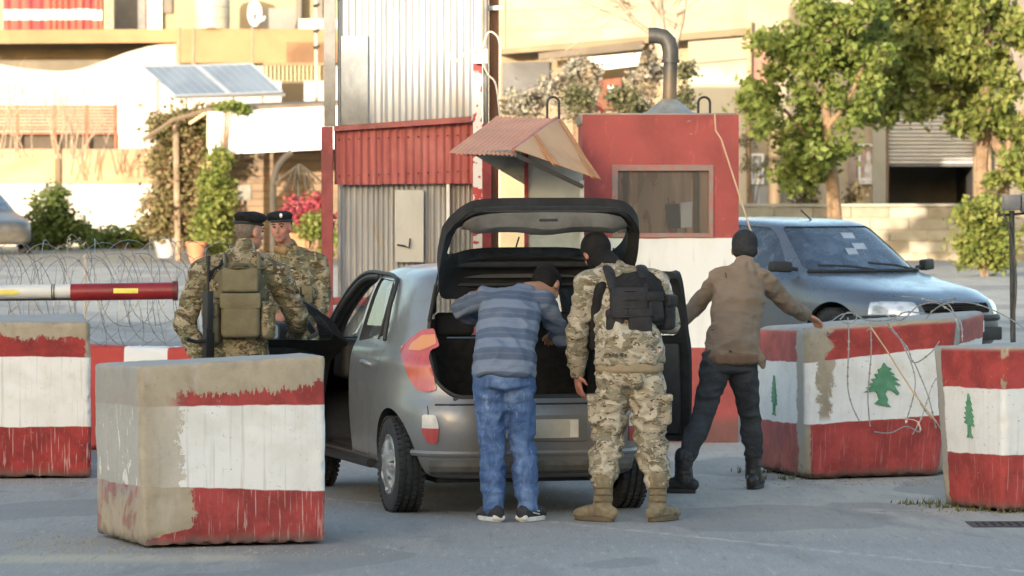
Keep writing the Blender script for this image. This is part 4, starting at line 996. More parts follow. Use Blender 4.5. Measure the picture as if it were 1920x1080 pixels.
tag(link('wooden_panel', MB().box(X(528, 100), X(570, 100), 100, 100.08, Z(200, 100), Z(152, 100)).mesh('wooden_panel', plaster('brown panel', (.36, .27, .16)))), 'plain brown board standing right of the solar panels', 'board')
t = thing('utility_pole', 'thin pale pole with clamps standing left of the tower, above the banner', 'pole', (X(594, 102), 102, g))
link('shaft', MB().tube([V((X(594, 102), 102, g)), P(593, -80, 102)], [.05, .035], 8).mesh('shaft', simple('pale pole', (.55, .47, .36), .8), True), t, True)
for yy in (12, 60, 90): link('bracket', MB().tube([P(588, yy, 101.9), P(600, yy - 4, 101.9)], .035, 6).mesh('bracket', steel), t, True)
for (a, lab) in ((337, 'dark thin pole, left one of the pair before the peach wall'), (362, 'dark leaning branch pole, right one of the pair before the peach wall'), (474, 'thin straight pole under the satellite dish')):
    tag(link('thin_pole', MB().tube([P(a, 170, 103), P(a + (3 if a == 362 else 0), 52, 103)], .035 if a != 362 else .045, 6).mesh('thin_pole', simple('thin pole %d' % a, (.30, .22, .14), .9))), lab, 'pole', 'thin poles before the peach wall')

# solar panels
cell = M('solar glass', (.16, .21, .27), .25, 0, .6); x, y, z = cell.xyz('Position')
cell.base(cell.mix((.21, .26, .31), (.16, .20, .25), cell.noise(1.2, 3, .3, .5, 'Position').step(.3, .7))); alu = simple('aluminium', (.62, .63, .64), .35, .6, .05)
def solar(q, label):
    A, Bq, C, D_ = q; n = (Bq - A).cross(D_ - A).normalized(); n = n if n.z > 0 else -n
    t = thing('solar_collector', label, 'solar panel', (A + C) / 2, 0, 'solar panels over the shelter')
    k = 4; link('glass', MB().hexa([D_ - n * .03, C - n * .03, Bq - n * .03, A - n * .03, D_, C, Bq, A]).mesh('glass', cell.m), t, True)
    for a, b_ in ((A, Bq), (Bq, C), (C, D_), (D_, A)): link('frame_bar', MB().tube([a, b_], .028, 4).mesh('frame_bar', alu), t, True)
    for i in range(1, 6):
        a = A.lerp(Bq, i / 6) + n * .004; b_ = D_.lerp(C, i / 6) + n * .004
        link('cell_line', MB().tube([a, b_], .004, 3).mesh('cell_line', alu), t, True)
    return t
solar([P(268, 125, 97.2), P(368, 123, 97.2), P(430, 177, 96), P(330, 180, 96)], 'left one of the two tilted solar panels over the shelter')
solar([P(373, 123, 97.2), P(472, 120, 97.2), P(530, 173, 96), P(435, 177, 96)], 'right one of the two tilted solar panels over the shelter')
t = thing('solar_rack', 'thin metal rack holding the two solar panels up', 'rack', P(400, 200, 96.5))
for px, y0 in ((296, 150), (350, 180), (438, 178), (493, 176)):
    link('leg', MB().tube([P(px, 240, 96.3), P(px, y0, 96.3)], .022, 5).mesh('leg', simple('rack', (.28, .22, .16), .8)), t, True)
link('cross_bar', MB().tube([P(318, 183, 96.1), P(535, 178, 96.1)], .03, 5).mesh('cross_bar', alu), t, True)

# banner shelter
DS = 92.0
t = thing('banner_shelter', 'roadside shelter with dark sloping roof and board wall under the white banner', 'shelter', (X(500, DS), DS, g))
link('roof', MB().hexa([P(386, 214, DS - .2), P(700, 199, DS - .2), P(700, 203, DS + 3), P(386, 212, DS + 3), P(386, 203, DS - .2), P(700, 188, DS - .2), P(700, 186, DS + 3), P(386, 196, DS + 3)]).mesh('roof', simple('shelter roof', (.14, .11, .08), .9, 0, .3, 3)), t, True)
link('roof_edge', MB().tube([P(268, 263, DS), P(325, 225, DS), P(386, 208, DS)], .05, 6).mesh('roof_edge', simple('roof edge', (.16, .12, .08), .9)), t, True)
link('post', MB().tube([V((X(394, DS), DS, g)), P(394, 215, DS)], .07, 8).mesh('post', simple('timber', (.42, .27, .15), .9)), t, True)
link('post', MB().tube([V((X(330, DS), DS + .6, g)), P(330, 235, DS + .6)], .07, 8).mesh('post', simple('old trunk', (.28, .21, .14), .95, 0, .3, 3, .6, 10, 'Position')), t, True)
link('brace', MB().tube([P(355, 232, DS - .2), P(386, 212, DS - .2)], .035, 6).mesh('brace', simple('new timber', (.62, .48, .28), .8)), t, True)
bd = M('wall boards', rough=.9); bd.base(bd.mix((.34, .23, .14), (.22, .16, .10), bd.noise((.6, .6, 5), 5, .4, .6, 'Position').step(.3, .7))); bd = bd.m
for k in range(13):
    y0 = 288 + k * 14.2
    link('board', MB().box(X(398, 94.5), X(690, 94.5), 94.5 + (k % 2) * .012, 94.55, Z(y0 + 12.9, 94.5), Z(y0, 94.5)).mesh('board', bd), t, True)
link('back_wall', MB().box(X(396, 94.6), X(690, 94.6), 94.56, 94.7, g, Z(200, 94.6)).mesh('back_wall', simple('back dark', (.17, .12, .08), .9)), t, True)
bn = simple('banner vinyl', (.80, .80, .79), .6, 0, .03, 1, kind='Position')
t2 = thing('banner', 'long white banner with a faint grey emblem and small blue lettering', 'banner', P(500, 250, DS - .4))
sheet('cloth', P(389, 210, DS - .4), P(690, 196, DS - .4), P(690, 276, DS - .4), P(389, 291, DS - .4), 2, .008, bn, t2)
gm = simple('faint print', (.60, .66, .74), .7); gm2 = simple('faint print grey', (.66, .67, .70), .7)
def flat(name, px, py, w, h, mat, par, D, n=10):
    k = MB().add([P(px + w / 2 * math.cos(a), py + h / 2 * math.sin(a), D) for a in np.linspace(0, 2 * math.pi, n, endpoint=False)], [tuple(range(n))])
    return link(name, k.mesh(name, mat), par, True)
em = link('emblem', MB().tube([P(418 + 5 * math.cos(a), 261 + 7 * math.sin(a), DS - .43) for a in np.linspace(0, 2 * math.pi, 14, endpoint=False)], .012, 4, closed=True).mesh('emblem', gm), t2, True)
flat('emblem_mark', 419, 276, 16, 16, gm2, t2, DS - .425)
random.seed(5)
for (x0, x1, yy, h) in ((461, 476, 268, 3), (492, 498, 262, 5), (505, 510, 262, 4), (515, 530, 261, 4), (540, 596, 259, 3), (518, 562, 273, 4)):
    px = x0
    while px < x1:
        w = random.uniform(2.5, 5); link('letter_stroke', MB().box(X(px, DS), X(px + w, DS), DS - .432, DS - .428, Z(yy + h / 2 + random.uniform(0, 1.5), DS), Z(yy - h / 2 - random.uniform(0, 1), DS)).mesh('letter_stroke', gm), t2, True); px += w + 1.2
# iron arch and spokes, pink plant, pots
dki = simple('wrought dark', (.07, .06, .045), .8)
t = thing('iron_arch', 'dark curved iron arch before the board wall, left of the red post', 'arch', (X(515, 90.5), 90.5, g))
link('arch_bar', MB().tube([V((X(512, 90.5), 90.5, g))] + spl([P(512, 400, 90.5), P(512, 350, 90.5), P(519, 318, 90.5), P(532, 298, 90.5), P(548, 285, 90.5)]), .07, 8).mesh('arch_bar', dki, True), t, True)
t = thing('parasol_frame', 'bare dark parasol frame with hanging ribs behind the two soldiers', 'parasol', (X(561, 90), 90, g))
link('pole', MB().tube([V((X(559, 90), 90, g)), P(561, 308, 90)], .035, 6).mesh('pole', dki), t, True)
for a in (-46, -27, -13, 13, 27, 45):
    link('rib', MB().tube(spl([P(562, 308, 90), P(562 + a * .5, 318 + abs(a) * .15, 90), P(562 + a, 345 + 12 * (abs(a) < 30), 90 - (abs(a) < 30) * .5)]), .022, 5).mesh('rib', dki), t, True)
pinkl = leaf_mat('pink bracts', (.34, .045, .06), (.42, .10, .12), (.22, .03, .05), .3)
shrub('red leaved flowering plant in the planter behind the beret of the facing soldier', 88, scatter([(535, 600, 378, 408, 9), (560, 625, 398, 430, 7)], 0, 9, 15), 1700, .075, pinkl, (570, 440), name='flowering_plant', cat='plant')
shrub('yellow green plant spilling over the terracotta planter', 87.5, scatter([(560, 598, 405, 440, 6), (598, 640, 425, 470, 6)], 0, 8, 14), 1400, .07, gsun2, (575, 445), name='potted_plant', cat='plant')
terra = simple('terracotta', (.50, .20, .10), .8, 0, .15, 4, kind='Position')
t = thing('terracotta_planter', 'orange terracotta planter on a stand behind the facing soldier', 'planter', (X(566, 87.6), 87.6, g))
link('tub', MB().hexa([P(543, 463, 87.5), P(578, 465, 87.5), P(578, 465, 87.8), P(543, 463, 87.8), P(538, 438, 87.5), P(582, 441, 87.5), P(582, 441, 87.9), P(538, 438, 87.9)]).mesh('tub', terra), t, True)
link('rim', MB().hexa([P(535, 443, 87.45), P(584, 446, 87.45), P(584, 446, 87.92), P(535, 443, 87.92), P(535, 437, 87.45), P(584, 440, 87.45), P(584, 440, 87.92), P(535, 437, 87.92)]).mesh('rim', terra), t, True)
link('stand', MB().box(X(548, 87.6), X(575, 87.6), 87.55, 87.8, g, Z(464, 87.6)).mesh('stand', dki), t, True)
def pot(px, D, r, h, mat, label, nm='plant_pot'):
    t = thing(nm, label, 'plant pot', (X(px, D), D, gz(D)))
    link('bowl', MB().lathe([(0, 0), (r * .65, 0), (r, h * .85), (r * 1.1, h * .85), (r * 1.1, h), (r * .9, h), (r * .85, h * .8), (0, h * .8)], 20).mesh('bowl', mat, True), t)
pot(368, 90, .20, .42, terra, 'pinkish terracotta pot at the foot of the yellow climber')
pot(312, 96, .28, .42, simple('grey pot', (.42, .41, .40), .8), 'wide grey pot before the vine covered post')
tag(link('grey_meter_box', bevel(MB().box(X(446, 91), X(472, 91), 90.9, 91.1, Z(376, 91), Z(347, 91)).mesh('grey_meter_box', simple('meter', (.24, .23, .19), .8)), .02)), 'grey meter box on a post before the board wall', 'box')
tag(link('meter_post', MB().tube([V((X(459, 91), 91.15, g)), P(459, 350, 91) + V((0, .15, 0))], .035, 6).mesh('meter_post', dki)), 'dark post carrying the grey meter box', 'post')

# ================================================================ MIDDLE AND RIGHT BACKGROUND
DM = 84.0
Mb = thing('apartment_building', 'cream building with a wide slab edge above a shopfront, behind the booth', 'building', (X(1160, DM), DM + 2, g))
facade = M('cream facade', rough=.9); c = facade.mix((.42, .37, .27), (.34, .28, .18), facade.noise((.7, .7, 1.4), 5, .8, .6, 'Position').step(.35, .7))
c = facade.mix(c, (.42, .34, .22), facade.noise((3, 3, .5), 6, .6, .65, 'Position').step(.6, .74) * .4); facade.base(c); facade.bump(facade.noise(4, 5, 0, .6, 'Position'), .3, .03); facade = facade.m
def quad_slab(name, q, D, depth, mat, par):
    bl_, br_, tr_, tl_ = [P(a, b_, D) for a, b_ in q]; dv = V((0, depth, 0))
    return link(name, MB().hexa([bl_, br_, br_ + dv, bl_ + dv, tl_, tr_, tr_ + dv, tl_ + dv]).mesh(name, mat), par, True)
quad_slab('upper_facade', [(938, 92), (1400, 52), (1400, -260), (938, -260)], DM, .4, facade, Mb)
quad_slab('slab_edge', [(938, 102), (1400, 66), (1400, 52.2), (938, 92.2)], DM - .25, 1.5, plaster('slab beige', (.50, .38, .24), .15), Mb)
quad_slab('dark_fascia', [(1010, 112), (1205, 92), (1205, 76), (1010, 100)], DM - .3, .04, plaster('fascia', (.33, .27, .20), .25), Mb)
quad_slab('shop_wall', [(938, 480), (1290, 480), (1290, 70), (938, 95)], DM + .6, .2, plaster('shop wall', (.60, .47, .30), .2, .3, .5), Mb)
quad_slab('grey_opening', [(942, 178), (1030, 178), (1030, 116), (942, 118)], DM + .5, .09, plaster('grey opening', (.33, .33, .33), .35, 0, .8), Mb)
quad_slab('panel_joint', [(946, 92), (949, 92), (949, -100), (946, -100)], DM - .01, .02, dk, Mb)
for yy in (-55, 20, 58): quad_slab('panel_joint', [(950, yy + 1.2), (1180, yy - 8), (1180, yy - 9), (950, yy)], DM - .008, .02, plaster('joint', (.48, .40, .27)), Mb)
for yy in (186, 196, 206): quad_slab('shelf_board', [(932, yy + 4), (1000, yy + 4), (1000, yy), (932, yy)], DM + .2, .2, plaster('shelf dark', (.13, .11, .07)), Mb)
tag(quad_slab('shop_sign', [(1078, 138), (1205, 122), (1205, 98), (1078, 110)], DM - .5, .06, simple('sign white', (.80, .79, .74), .5, 0, .05, 2, kind='Position'), None), 'long white sign board hanging under the slab behind the booth roof', 'sign')
quad_slab('red_shop_panel', [(1108, 205), (1165, 205), (1165, 145), (1108, 148)], DM + .4, .1, plaster('red panel', (.46, .19, .12), .3, 0, 1.5), Mb)
quad_slab('white_notice', [(1140, 178), (1152, 178), (1152, 160), (1140, 160)], DM + .3, .05, wh, Mb)
link('red_chair_back', MB().tube(spl([P(1104, 215, 73), P(1106, 196, 73), P(1125, 204, 73), P(1130, 216, 73)]), .03, 6).mesh('red_chair_back', simple('red plastic', (.5, .05, .05), .5)), Mb, True)
# bright wall with gutter between the booth and the trees
DR = 100.0
Rb = thing('shop_building', 'pale shop building with roller shutter and framed poster behind the trees', 'building', (X(1650, DR), DR + 2, g))
brightw = M('bright wall', rough=.9); x, y, z = brightw.xyz('Position')
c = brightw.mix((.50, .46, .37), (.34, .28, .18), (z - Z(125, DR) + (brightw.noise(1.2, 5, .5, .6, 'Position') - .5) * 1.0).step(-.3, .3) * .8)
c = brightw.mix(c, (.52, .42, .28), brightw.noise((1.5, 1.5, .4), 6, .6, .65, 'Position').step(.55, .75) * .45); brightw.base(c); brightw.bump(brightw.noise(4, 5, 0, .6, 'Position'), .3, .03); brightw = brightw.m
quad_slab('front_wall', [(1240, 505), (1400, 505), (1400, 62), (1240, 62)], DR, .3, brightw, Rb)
quad_slab('front_wall', [(1400, 505), (1662, 505), (1662, -60), (1400, -60)], DR + .05, .3, plaster('shop render', (.66, .57, .42), .12, .35), Rb)
quad_slab('front_wall', [(1828, 505), (2080, 505), (2080, 180), (1828, 180)], DR + .05, .3, plaster('shop render2', (.50, .42, .30), .2, .4), Rb)
quad_slab('front_wall', [(1662, 189), (2080, 189), (2080, -60), (1662, -60)], DR + .06, .3, plaster('shop render3', (.45, .38, .32), .25, .4), Rb)
quad_slab('upper_wall', [(1240, 62), (2080, 62), (2080, -300), (1240, -300)], DR + 3, .3, plaster('far brown', (.33, .27, .20), .35, .2, .6), Rb)
quad_slab('cable_line', [(1280, 122), (1400, 111), (1400, 109), (1280, 120)], DR - .05, .03, dk, Rb)
quad_slab('pink_wall', [(1405, 160), (1450, 160), (1450, 75), (1405, 75)], DR - .03, .06, plaster('pinkish', (.58, .33, .24), .2), Rb)
link('drain_pipe', MB().tube([P(1404, 505, DR - .15), P(1405, 40, DR - .15)], .055, 8).mesh('drain_pipe', simple('drain', (.48, .32, .20), .8)), Rb, True)
quad_slab('door_frame_strip', [(1405, 505), (1444, 505), (1444, 300), (1405, 300)], DR - .06, .1, plaster('blue door frame', (.62, .64, .66), .1, 0), Rb)  # pale frame strip around the narrow door leaf
quad_slab('door_leaf', [(1416, 505), (1424, 505), (1424, 345), (1416, 345)], DR - .08, .018, simple('blue strip', (.35, .42, .50), .5), Rb)
quad_slab('pilaster', [(1441, 505), (1463, 505), (1463, 230), (1441, 230)], DR - .2, .3, plaster('pilaster tan', (.50, .36, .22)), Rb)
quad_slab('pilaster', [(1636, 505), (1661, 505), (1661, 190), (1636, 190)], DR - .25, .3, plaster('pilaster pale', (.62, .57, .46)), Rb)
quad_slab('pilaster', [(1826, 505), (1858, 505), (1858, 190), (1826, 190)], DR - .25, .3, plaster('pilaster peach', (.56, .40, .24)), Rb)
link('guide_rail', MB().box(X(1661, DR), X(1665, DR), DR - .12, DR + .04, g, Z(188, DR)).mesh('guide_rail', simple('rail brown', (.30, .18, .11), .7)), Rb, True)
# shop interior: floor, back wall, things in it
quad_slab('interior_wall', [(1655, 505), (1835, 505), (1835, 180), (1655, 180)], DR + 4, .1, plaster('interior', (.42, .40, .36), .2), Rb)
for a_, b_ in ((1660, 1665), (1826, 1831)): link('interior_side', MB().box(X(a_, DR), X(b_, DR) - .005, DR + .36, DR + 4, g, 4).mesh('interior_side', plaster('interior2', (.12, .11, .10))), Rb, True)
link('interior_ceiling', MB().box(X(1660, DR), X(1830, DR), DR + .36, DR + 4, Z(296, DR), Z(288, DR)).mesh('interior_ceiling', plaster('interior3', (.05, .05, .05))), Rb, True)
# roller shutter, slat by slat
sm_ = simple('shutter slat', (.52, .49, .45), .5, .25, .08, 2, .1, 20, 'Position', grime=.25)
Sh = thing('roller_shutter', 'half raised grey roller shutter of the shop, dappled by tree shade', 'shutter', (X(1745, DR), DR, Z(308, DR)))
for k in range(17):
    y0 = 308 - k * 7.2
    pts = [(DR + .02, Z(y0, DR)), (DR - .035, Z(y0 - 2.2, DR)), (DR - .035, Z(y0 - 5.2, DR)), (DR + .015, Z(y0 - 6.9, DR)), (DR + .04, Z(y0 - 3.5, DR))]
    link('slat', MB().prism(pts, X(1666, DR), X(1826, DR), 'x').mesh('slat', sm_), Sh, True)
link('bottom_bar', MB().box(X(1666, DR), X(1826, DR), DR - .05, DR + .04, Z(312, DR), Z(308, DR) - .002).mesh('bottom_bar', simple('bottom bar', (.12, .12, .12), .6)), Sh, True)
# posters
def poster(x0, x1, y0, y1, D, label, dark=(.10, .09, .10), frame=(.72, .70, .66), bg_=(.36, .24, .22)):
    t = thing('framed_poster', label, 'poster', P((x0 + x1) / 2, (y0 + y1) / 2, D))
    fm = simple('poster frame', frame, .6); f = 4
    for q in ((x0, x0 + f, y0, y1), (x1 - f, x1, y0, y1)): link('frame_side', MB().box(X(q[0], D), X(q[1], D), D - .08, D, Z(q[3], D), Z(q[2], D)).mesh('frame_side', fm), t, True)
    for q in ((y0, y0 + f), (y1 - f, y1)): link('frame_side', MB().box(X(x0 + f, D) + .001, X(x1 - f, D) - .001, D - .08, D, Z(q[1], D), Z(q[0], D)).mesh('frame_side', fm), t, True)
    link('print', MB().box(X(x0 + f, D) + .002, X(x1 - f, D) - .002, D - .05, D - .01, Z(y1 - f, D), Z(y0 + f, D)).mesh('print', simple('poster print', bg_, .6, 0, .3, 5)), t, True)
    w = x1 - x0; h = y1 - y0; cx = (x0 + x1) / 2
    sil = [(cx - w * .18, y0 + h * .86), (cx - w * .2, y0 + h * .55), (cx - w * .1, y0 + h * .48), (cx - w * .1, y0 + h * .25), (cx, y0 + h * .17), (cx + w * .1, y0 + h * .25), (cx + w * .1, y0 + h * .48), (cx + w * .2, y0 + h * .55), (cx + w * .18, y0 + h * .86)]
    link('printed_figure', MB().prism([(X(a, D), Z(b_, D)) for a, b_ in sil], D - .056, D - .051).mesh('printed_figure', simple('figure print', (.55, .53, .50), .6, 0, .3, 8)), t, True)
    link('caption_strip', MB().box(X(x0 + f, D) + .01, X(x1 - f, D) - .01, D - .0575, D - .051, Z(y1 - f - 1, D), Z(y1 - f - h * .10, D)).mesh('caption_strip', simple('caption', (.62, .62, .60), .6)), t, True)
poster(1609, 1647, 270, 345, DR - .05, 'white framed poster of a pale figure on dark red, left of the roller shutter')
poster(1406, 1432, 288, 345, DR - .09, 'small poster above the white door, behind the dark blue car', bg_=(.30, .31, .33))
quad_slab('notice_panel', [(1592, 505), (1607, 505), (1607, 288), (1592, 288)], DR - .07, .1, plaster('notice', (.52, .40, .34), .25), Rb)
# jumble at the shop door
tag(link('white_crate', bevel(MB().box(X(1488, 96), X(1522, 96), 96, 96.4, g, Z(366, 96)).mesh('white_crate', simple('crate white', (.66, .62, .55), .7)), .02)), 'pale crate standing behind the low wall under the middle tree', 'crate')
shrub('low reddish dry shrub at the foot of the middle tree', 94, scatter([(1480, 1550, 345, 395, 9), (1585, 1620, 350, 395, 4)], 0, 9, 15), 1500, .07, dryleaf, (1520, 420))
shrub('sparse brown shrub trained up the pale wall right of the booth', 97, scatter([(1395, 1420, 195, 270, 6), (1400, 1450, 300, 330, 3)], 0, 9, 16), 700, .06, dryleaf, (1405, 400))
shrub('small green plant with pink flowers between the two orange lit trunks', 85, scatter([(1852, 1872, 330, 380, 4), (1855, 1880, 300, 340, 2)], 0, 8, 13), 600, .07, gsun2, (1862, 400), name='flowering_plant', cat='plant')

# ---- low wall of concrete blocks at the right, block by block
t = thing('block_wall', 'low sunlit wall of cream concrete blocks behind the dark blue car', 'wall', (X(1650, 93), 93, g))
bms = [simple('wall block %d' % k, c_, .9, 0, .12, 3, .4, 15, 'Position', grime=.2) for k, c_ in enumerate(((.44, .39, .29), (.40, .35, .26), (.46, .41, .32), (.37, .31, .22)))]
H_, L_ = 21.5, 72
for r_ in range(5):
    y1 = 388 + r_ * H_; px = 1380 - (r_ % 2) * L_ / 2
    while px < 1990:
        j = random.uniform(-.008, .012)
        mm = MB().box(X(px + .6, 93), X(px + L_ - .6, 93), 93 + j, 93.2, Z(y1 + H_ - .7, 93), Z(y1 + .5, 93)).mesh('concrete_block', random.choice(bms))
        link('concrete_block', bevel(mm, .012, 1), t, True); px += L_
link('mortar', MB().box(X(1345, 93), X(1995, 93), 93.03, 93.18, g - .1, Z(389, 93)).mesh('mortar', simple('mortar', (.50, .43, .30), .95)), t, True)
link('coping', bevel(MB().box(X(1340, 93), X(1995, 93), 92.96, 93.24, Z(387.6, 93), Z(382, 93)).mesh('coping', bms[2]), .01), t, True)
# lamp post with box at the right
DPp = 39.0; gg = gz(DPp)
t = thing('lamp_post', 'dark steel post with a grey floodlight box near the right edge', 'lamp post', (X(1897, DPp), DPp, gg))
link('shaft', MB().tube([V((X(1901, DPp), DPp, gg)), P(1897, 395, DPp)], .024, 8).mesh('shaft', steel, True), t, True)
link('floodlight', bevel(MB().box(X(1879, DPp), X(1911, DPp), DPp - .12, DPp + .05, Z(394, DPp), Z(365, DPp)).mesh('floodlight', simple('flood grey', (.16, .17, .19), .4)), .012), t, True)
link('floodlight', bevel(MB().box(X(1913, DPp), X(1945, DPp), DPp - .10, DPp + .05, Z(398, DPp), Z(362, DPp)).mesh('floodlight', simple('flood dark', (.12, .13, .15), .4)), .012), t, True)
link('cross_arm', MB().tube([P(1870, 404, DPp), P(1950, 398, DPp)], .012, 6).mesh('cross_arm', steel), t, True)
tag(link('cable', MB().tube(pl([(1880, 400), (1893, 430), (1905, 520), (1901, 600), (1898, 640)], 39, 38.8), .010, 6).mesh('cable', steel, True)), 'dark cable hanging down beside the floodlight post', 'cable')
# far backdrop hills and more houses so the road does not end in nothing
hm = simple('hillside', (.16, .17, .09), 1, 0, .3, .02, kind='Position')
vs, fs = [], []
for j in range(8):
    for i in range(60):
        x_ = -900 + i * 1800 / 59; y_ = 260 + j * 110
        vs.append((x_, y_, .3 + 70 * sm(j / 7) * (1 + .35 * mnoise.noise(V((x_ * .006, j * .7, 0))))))
for j in range(7):
    for i in range(59): fs.append((j * 60 + i, j * 60 + i + 1, (j + 1) * 60 + i + 1, (j + 1) * 60 + i))
struct('hills', MB().add(vs, fs).mesh('hills', hm, True))
# wall between the two side buildings, seen through the gap beside the booth
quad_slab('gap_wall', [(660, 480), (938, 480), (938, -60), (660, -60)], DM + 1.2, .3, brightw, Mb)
# ================================================================ VEHICLES
def interp_rows(tab, n):
    tab = [list(map(float, r)) for r in tab]; N = len(tab); out = []
    for i in range(n):
        t = i / (n - 1) * (N - 1); k = min(int(t), N - 2); u = t - k
        p0, p1, p2, p3 = tab[max(k - 1, 0)], tab[k], tab[k + 1], tab[min(k + 2, N - 1)]
        row = []
        for a, b_, c_, d_ in zip(p0, p1, p2, p3):
            m1, m2 = (c_ - a) / 2, (d_ - b_) / 2; s = c_ - b_
            if s == 0: m1 = m2 = 0
            else:
                if m1 / s < 0: m1 = 0
                if m2 / s < 0: m2 = 0
                m1 = max(-3 * abs(s), min(3 * abs(s), m1)); m2 = max(-3 * abs(s), min(3 * abs(s), m2))
            row.append((2 * u ** 3 - 3 * u ** 2 + 1) * b_ + (u ** 3 - 2 * u ** 2 + u) * m1 + (-2 * u ** 3 + 3 * u ** 2) * c_ + (u ** 3 - u ** 2) * m2)
        out.append(row)
    return out
def loft_body(tab, nz=84, nq=30, mi=0, side_bow=.0):
    """stack of horizontal contours; rows: z, half width, rear y, front y, rear exponent, front exponent"""
    rows = interp_rows(tab, nz); vs = []; per = nq * 4
    for z, w, yr, yf, nr, nf in rows:
        ym, hl = (yr + yf) / 2, (yf - yr) / 2; quarters = []
        for sgn, n in ((-1, nr), (1, nf)):
            dense = []
            for k in range(121):
                th = k / 120 * math.pi / 2; c, s = math.cos(th), math.sin(th)
                dense.append((w * c ** (2 / n), sgn * hl * s ** (2 / n)))
            # arc length resample from the side middle to the end middle
            acc = [0]
            for a, b_ in zip(dense[:-1], dense[1:]): acc.append(acc[-1] + math.hypot(b_[0] - a[0], b_[1] - a[1]))
            q = []
            for k in range(nq + 1):
                tgt = acc[-1] * k / nq
                j = max(0, min(119, int(np.searchsorted(acc, tgt)) - 1)); f = (tgt - acc[j]) / max(1e-9, acc[j + 1] - acc[j]); f = max(0, min(1, f))
                q.append((lerp(dense[j][0], dense[j + 1][0], f), lerp(dense[j][1], dense[j + 1][1], f)))
            quarters.append(q)
        rr, ff = quarters
        ring = [(-x, y) for x, y in rr[::-1]][:-1] + [(-x, y) for x, y in ff][:-1] + [(x, y) for x, y in ff[::-1]][:-1] + [(x, y) for x, y in rr][:-1]
        vs += [(x, ym + y, z) for x, y in ring]
    fs = [(j * per + i, (j + 1) * per + i, (j + 1) * per + (i + 1) % per, j * per + (i + 1) % per) for j in range(len(rows) - 1) for i in range(per)]
    fs.append(tuple(range(per))); fs.append(tuple((len(rows) - 1) * per + i for i in range(per))[::-1])
    b = MB(); b.add(vs, fs, mi); return b
def inner_tab(tab, t=.045, z0=.28, dz=.035):
    zi = lambda z: z0 + (z - tab[0][0]) * .45 if z < .5 else z - .05
    return [(zi(r[0]), max(.012, r[1] - t), r[2] + t * (1 if r[3] - r[2] > .5 else .2), r[3] - t * (1 if r[3] - r[2] > .5 else .2), r[4], r[5]) for r in tab]
def car_paint(name, c, dirt=(.22, .18, .13), metal=.45, rough=.32, flake=.5):
    m = M(name, rough=rough, metal=metal); x, y, z = m.xyz('Object')
    d = m.noise((4, 4, 6), 6, .5, .65).step(.35, .75) * .45 + (z - .15 + (m.noise(5, 4, 0, .6) - .5) * .3).step(.55, .05) * .55
    m.base(m.mix(m.mix(c, tuple(v * .85 for v in c), m.noise(1.5, 3, 0, .5).step(.3, .7)), dirt, d.clamp()))
    m.set('Roughness', (d * .4 + rough).clamp()); m.set('Coat Weight', .35); m.set('Coat Roughness', .12)
    m.bump(m.noise(6, 2, 0, .5), .04, .02); return m.m
black_pl = simple('black plastic', (.022, .022, .023), .6, 0, .25, 12, .2, 60)
rubber = simple('rubber', (.03, .03, .03), .8, 0, .3, 20, .3, 80)
dark_in = simple('dark interior', (.018, .018, .019), .9, 0, .3, 10)
glassm = M('car glass', (.9, .95, .97), .03, 0, .5)
def glass_mat(name, tint=(.90, .94, .95), haze=.16, hazec=(.55, .58, .60)):
    m = M(name, hazec, .35); nt = m.nt
    tr = nt.nodes.new('ShaderNodeBsdfTransparent'); tr.inputs[0].default_value = col(tint)
    gl_ = nt.nodes.new('ShaderNodeBsdfGlossy'); gl_.inputs['Roughness'].default_value = .04
    lw = nt.nodes.new('ShaderNodeLayerWeight'); lw.inputs[0].default_value = .5
    fr = E(nt, lw.outputs['Facing']).pw(4.0) * .75 + .04
    m1_ = nt.nodes.new('ShaderNodeMixShader'); nt.links.new(fr.s, m1_.inputs[0]); nt.links.new(tr.outputs[0], m1_.inputs[1]); nt.links.new(gl_.outputs[0], m1_.inputs[2])
    m2_ = nt.nodes.new('ShaderNodeMixShader')
    n = m.noise(7, 5, .4, .6).step(.3, .8) * (haze * .5) + haze * .2
    nt.links.new(n.s, m2_.inputs[0]); nt.links.new(m1_.outputs[0], m2_.inputs[1]); nt.links.new(m.b.outputs[0], m2_.inputs[2])
    out = [q for q in nt.nodes if q.type == 'OUTPUT_MATERIAL'][0]; nt.links.new(m2_.outputs[0], out.inputs[0]); return m.m
carglass = glass_mat('dusty car glass')
def cyl_x(x0, x1, y, z, r, n=40, mi=0):
    b = MB(); vs = [(x, y + r * math.cos(2 * math.pi * k / n), z + r * math.sin(2 * math.pi * k / n)) for x in (x0, x1) for k in range(n)]
    b.add(vs, [tuple(range(n))[::-1], tuple(range(n, 2 * n))] + [(k, (k + 1) % n, n + (k + 1) % n, n + k) for k in range(n)], mi); return b
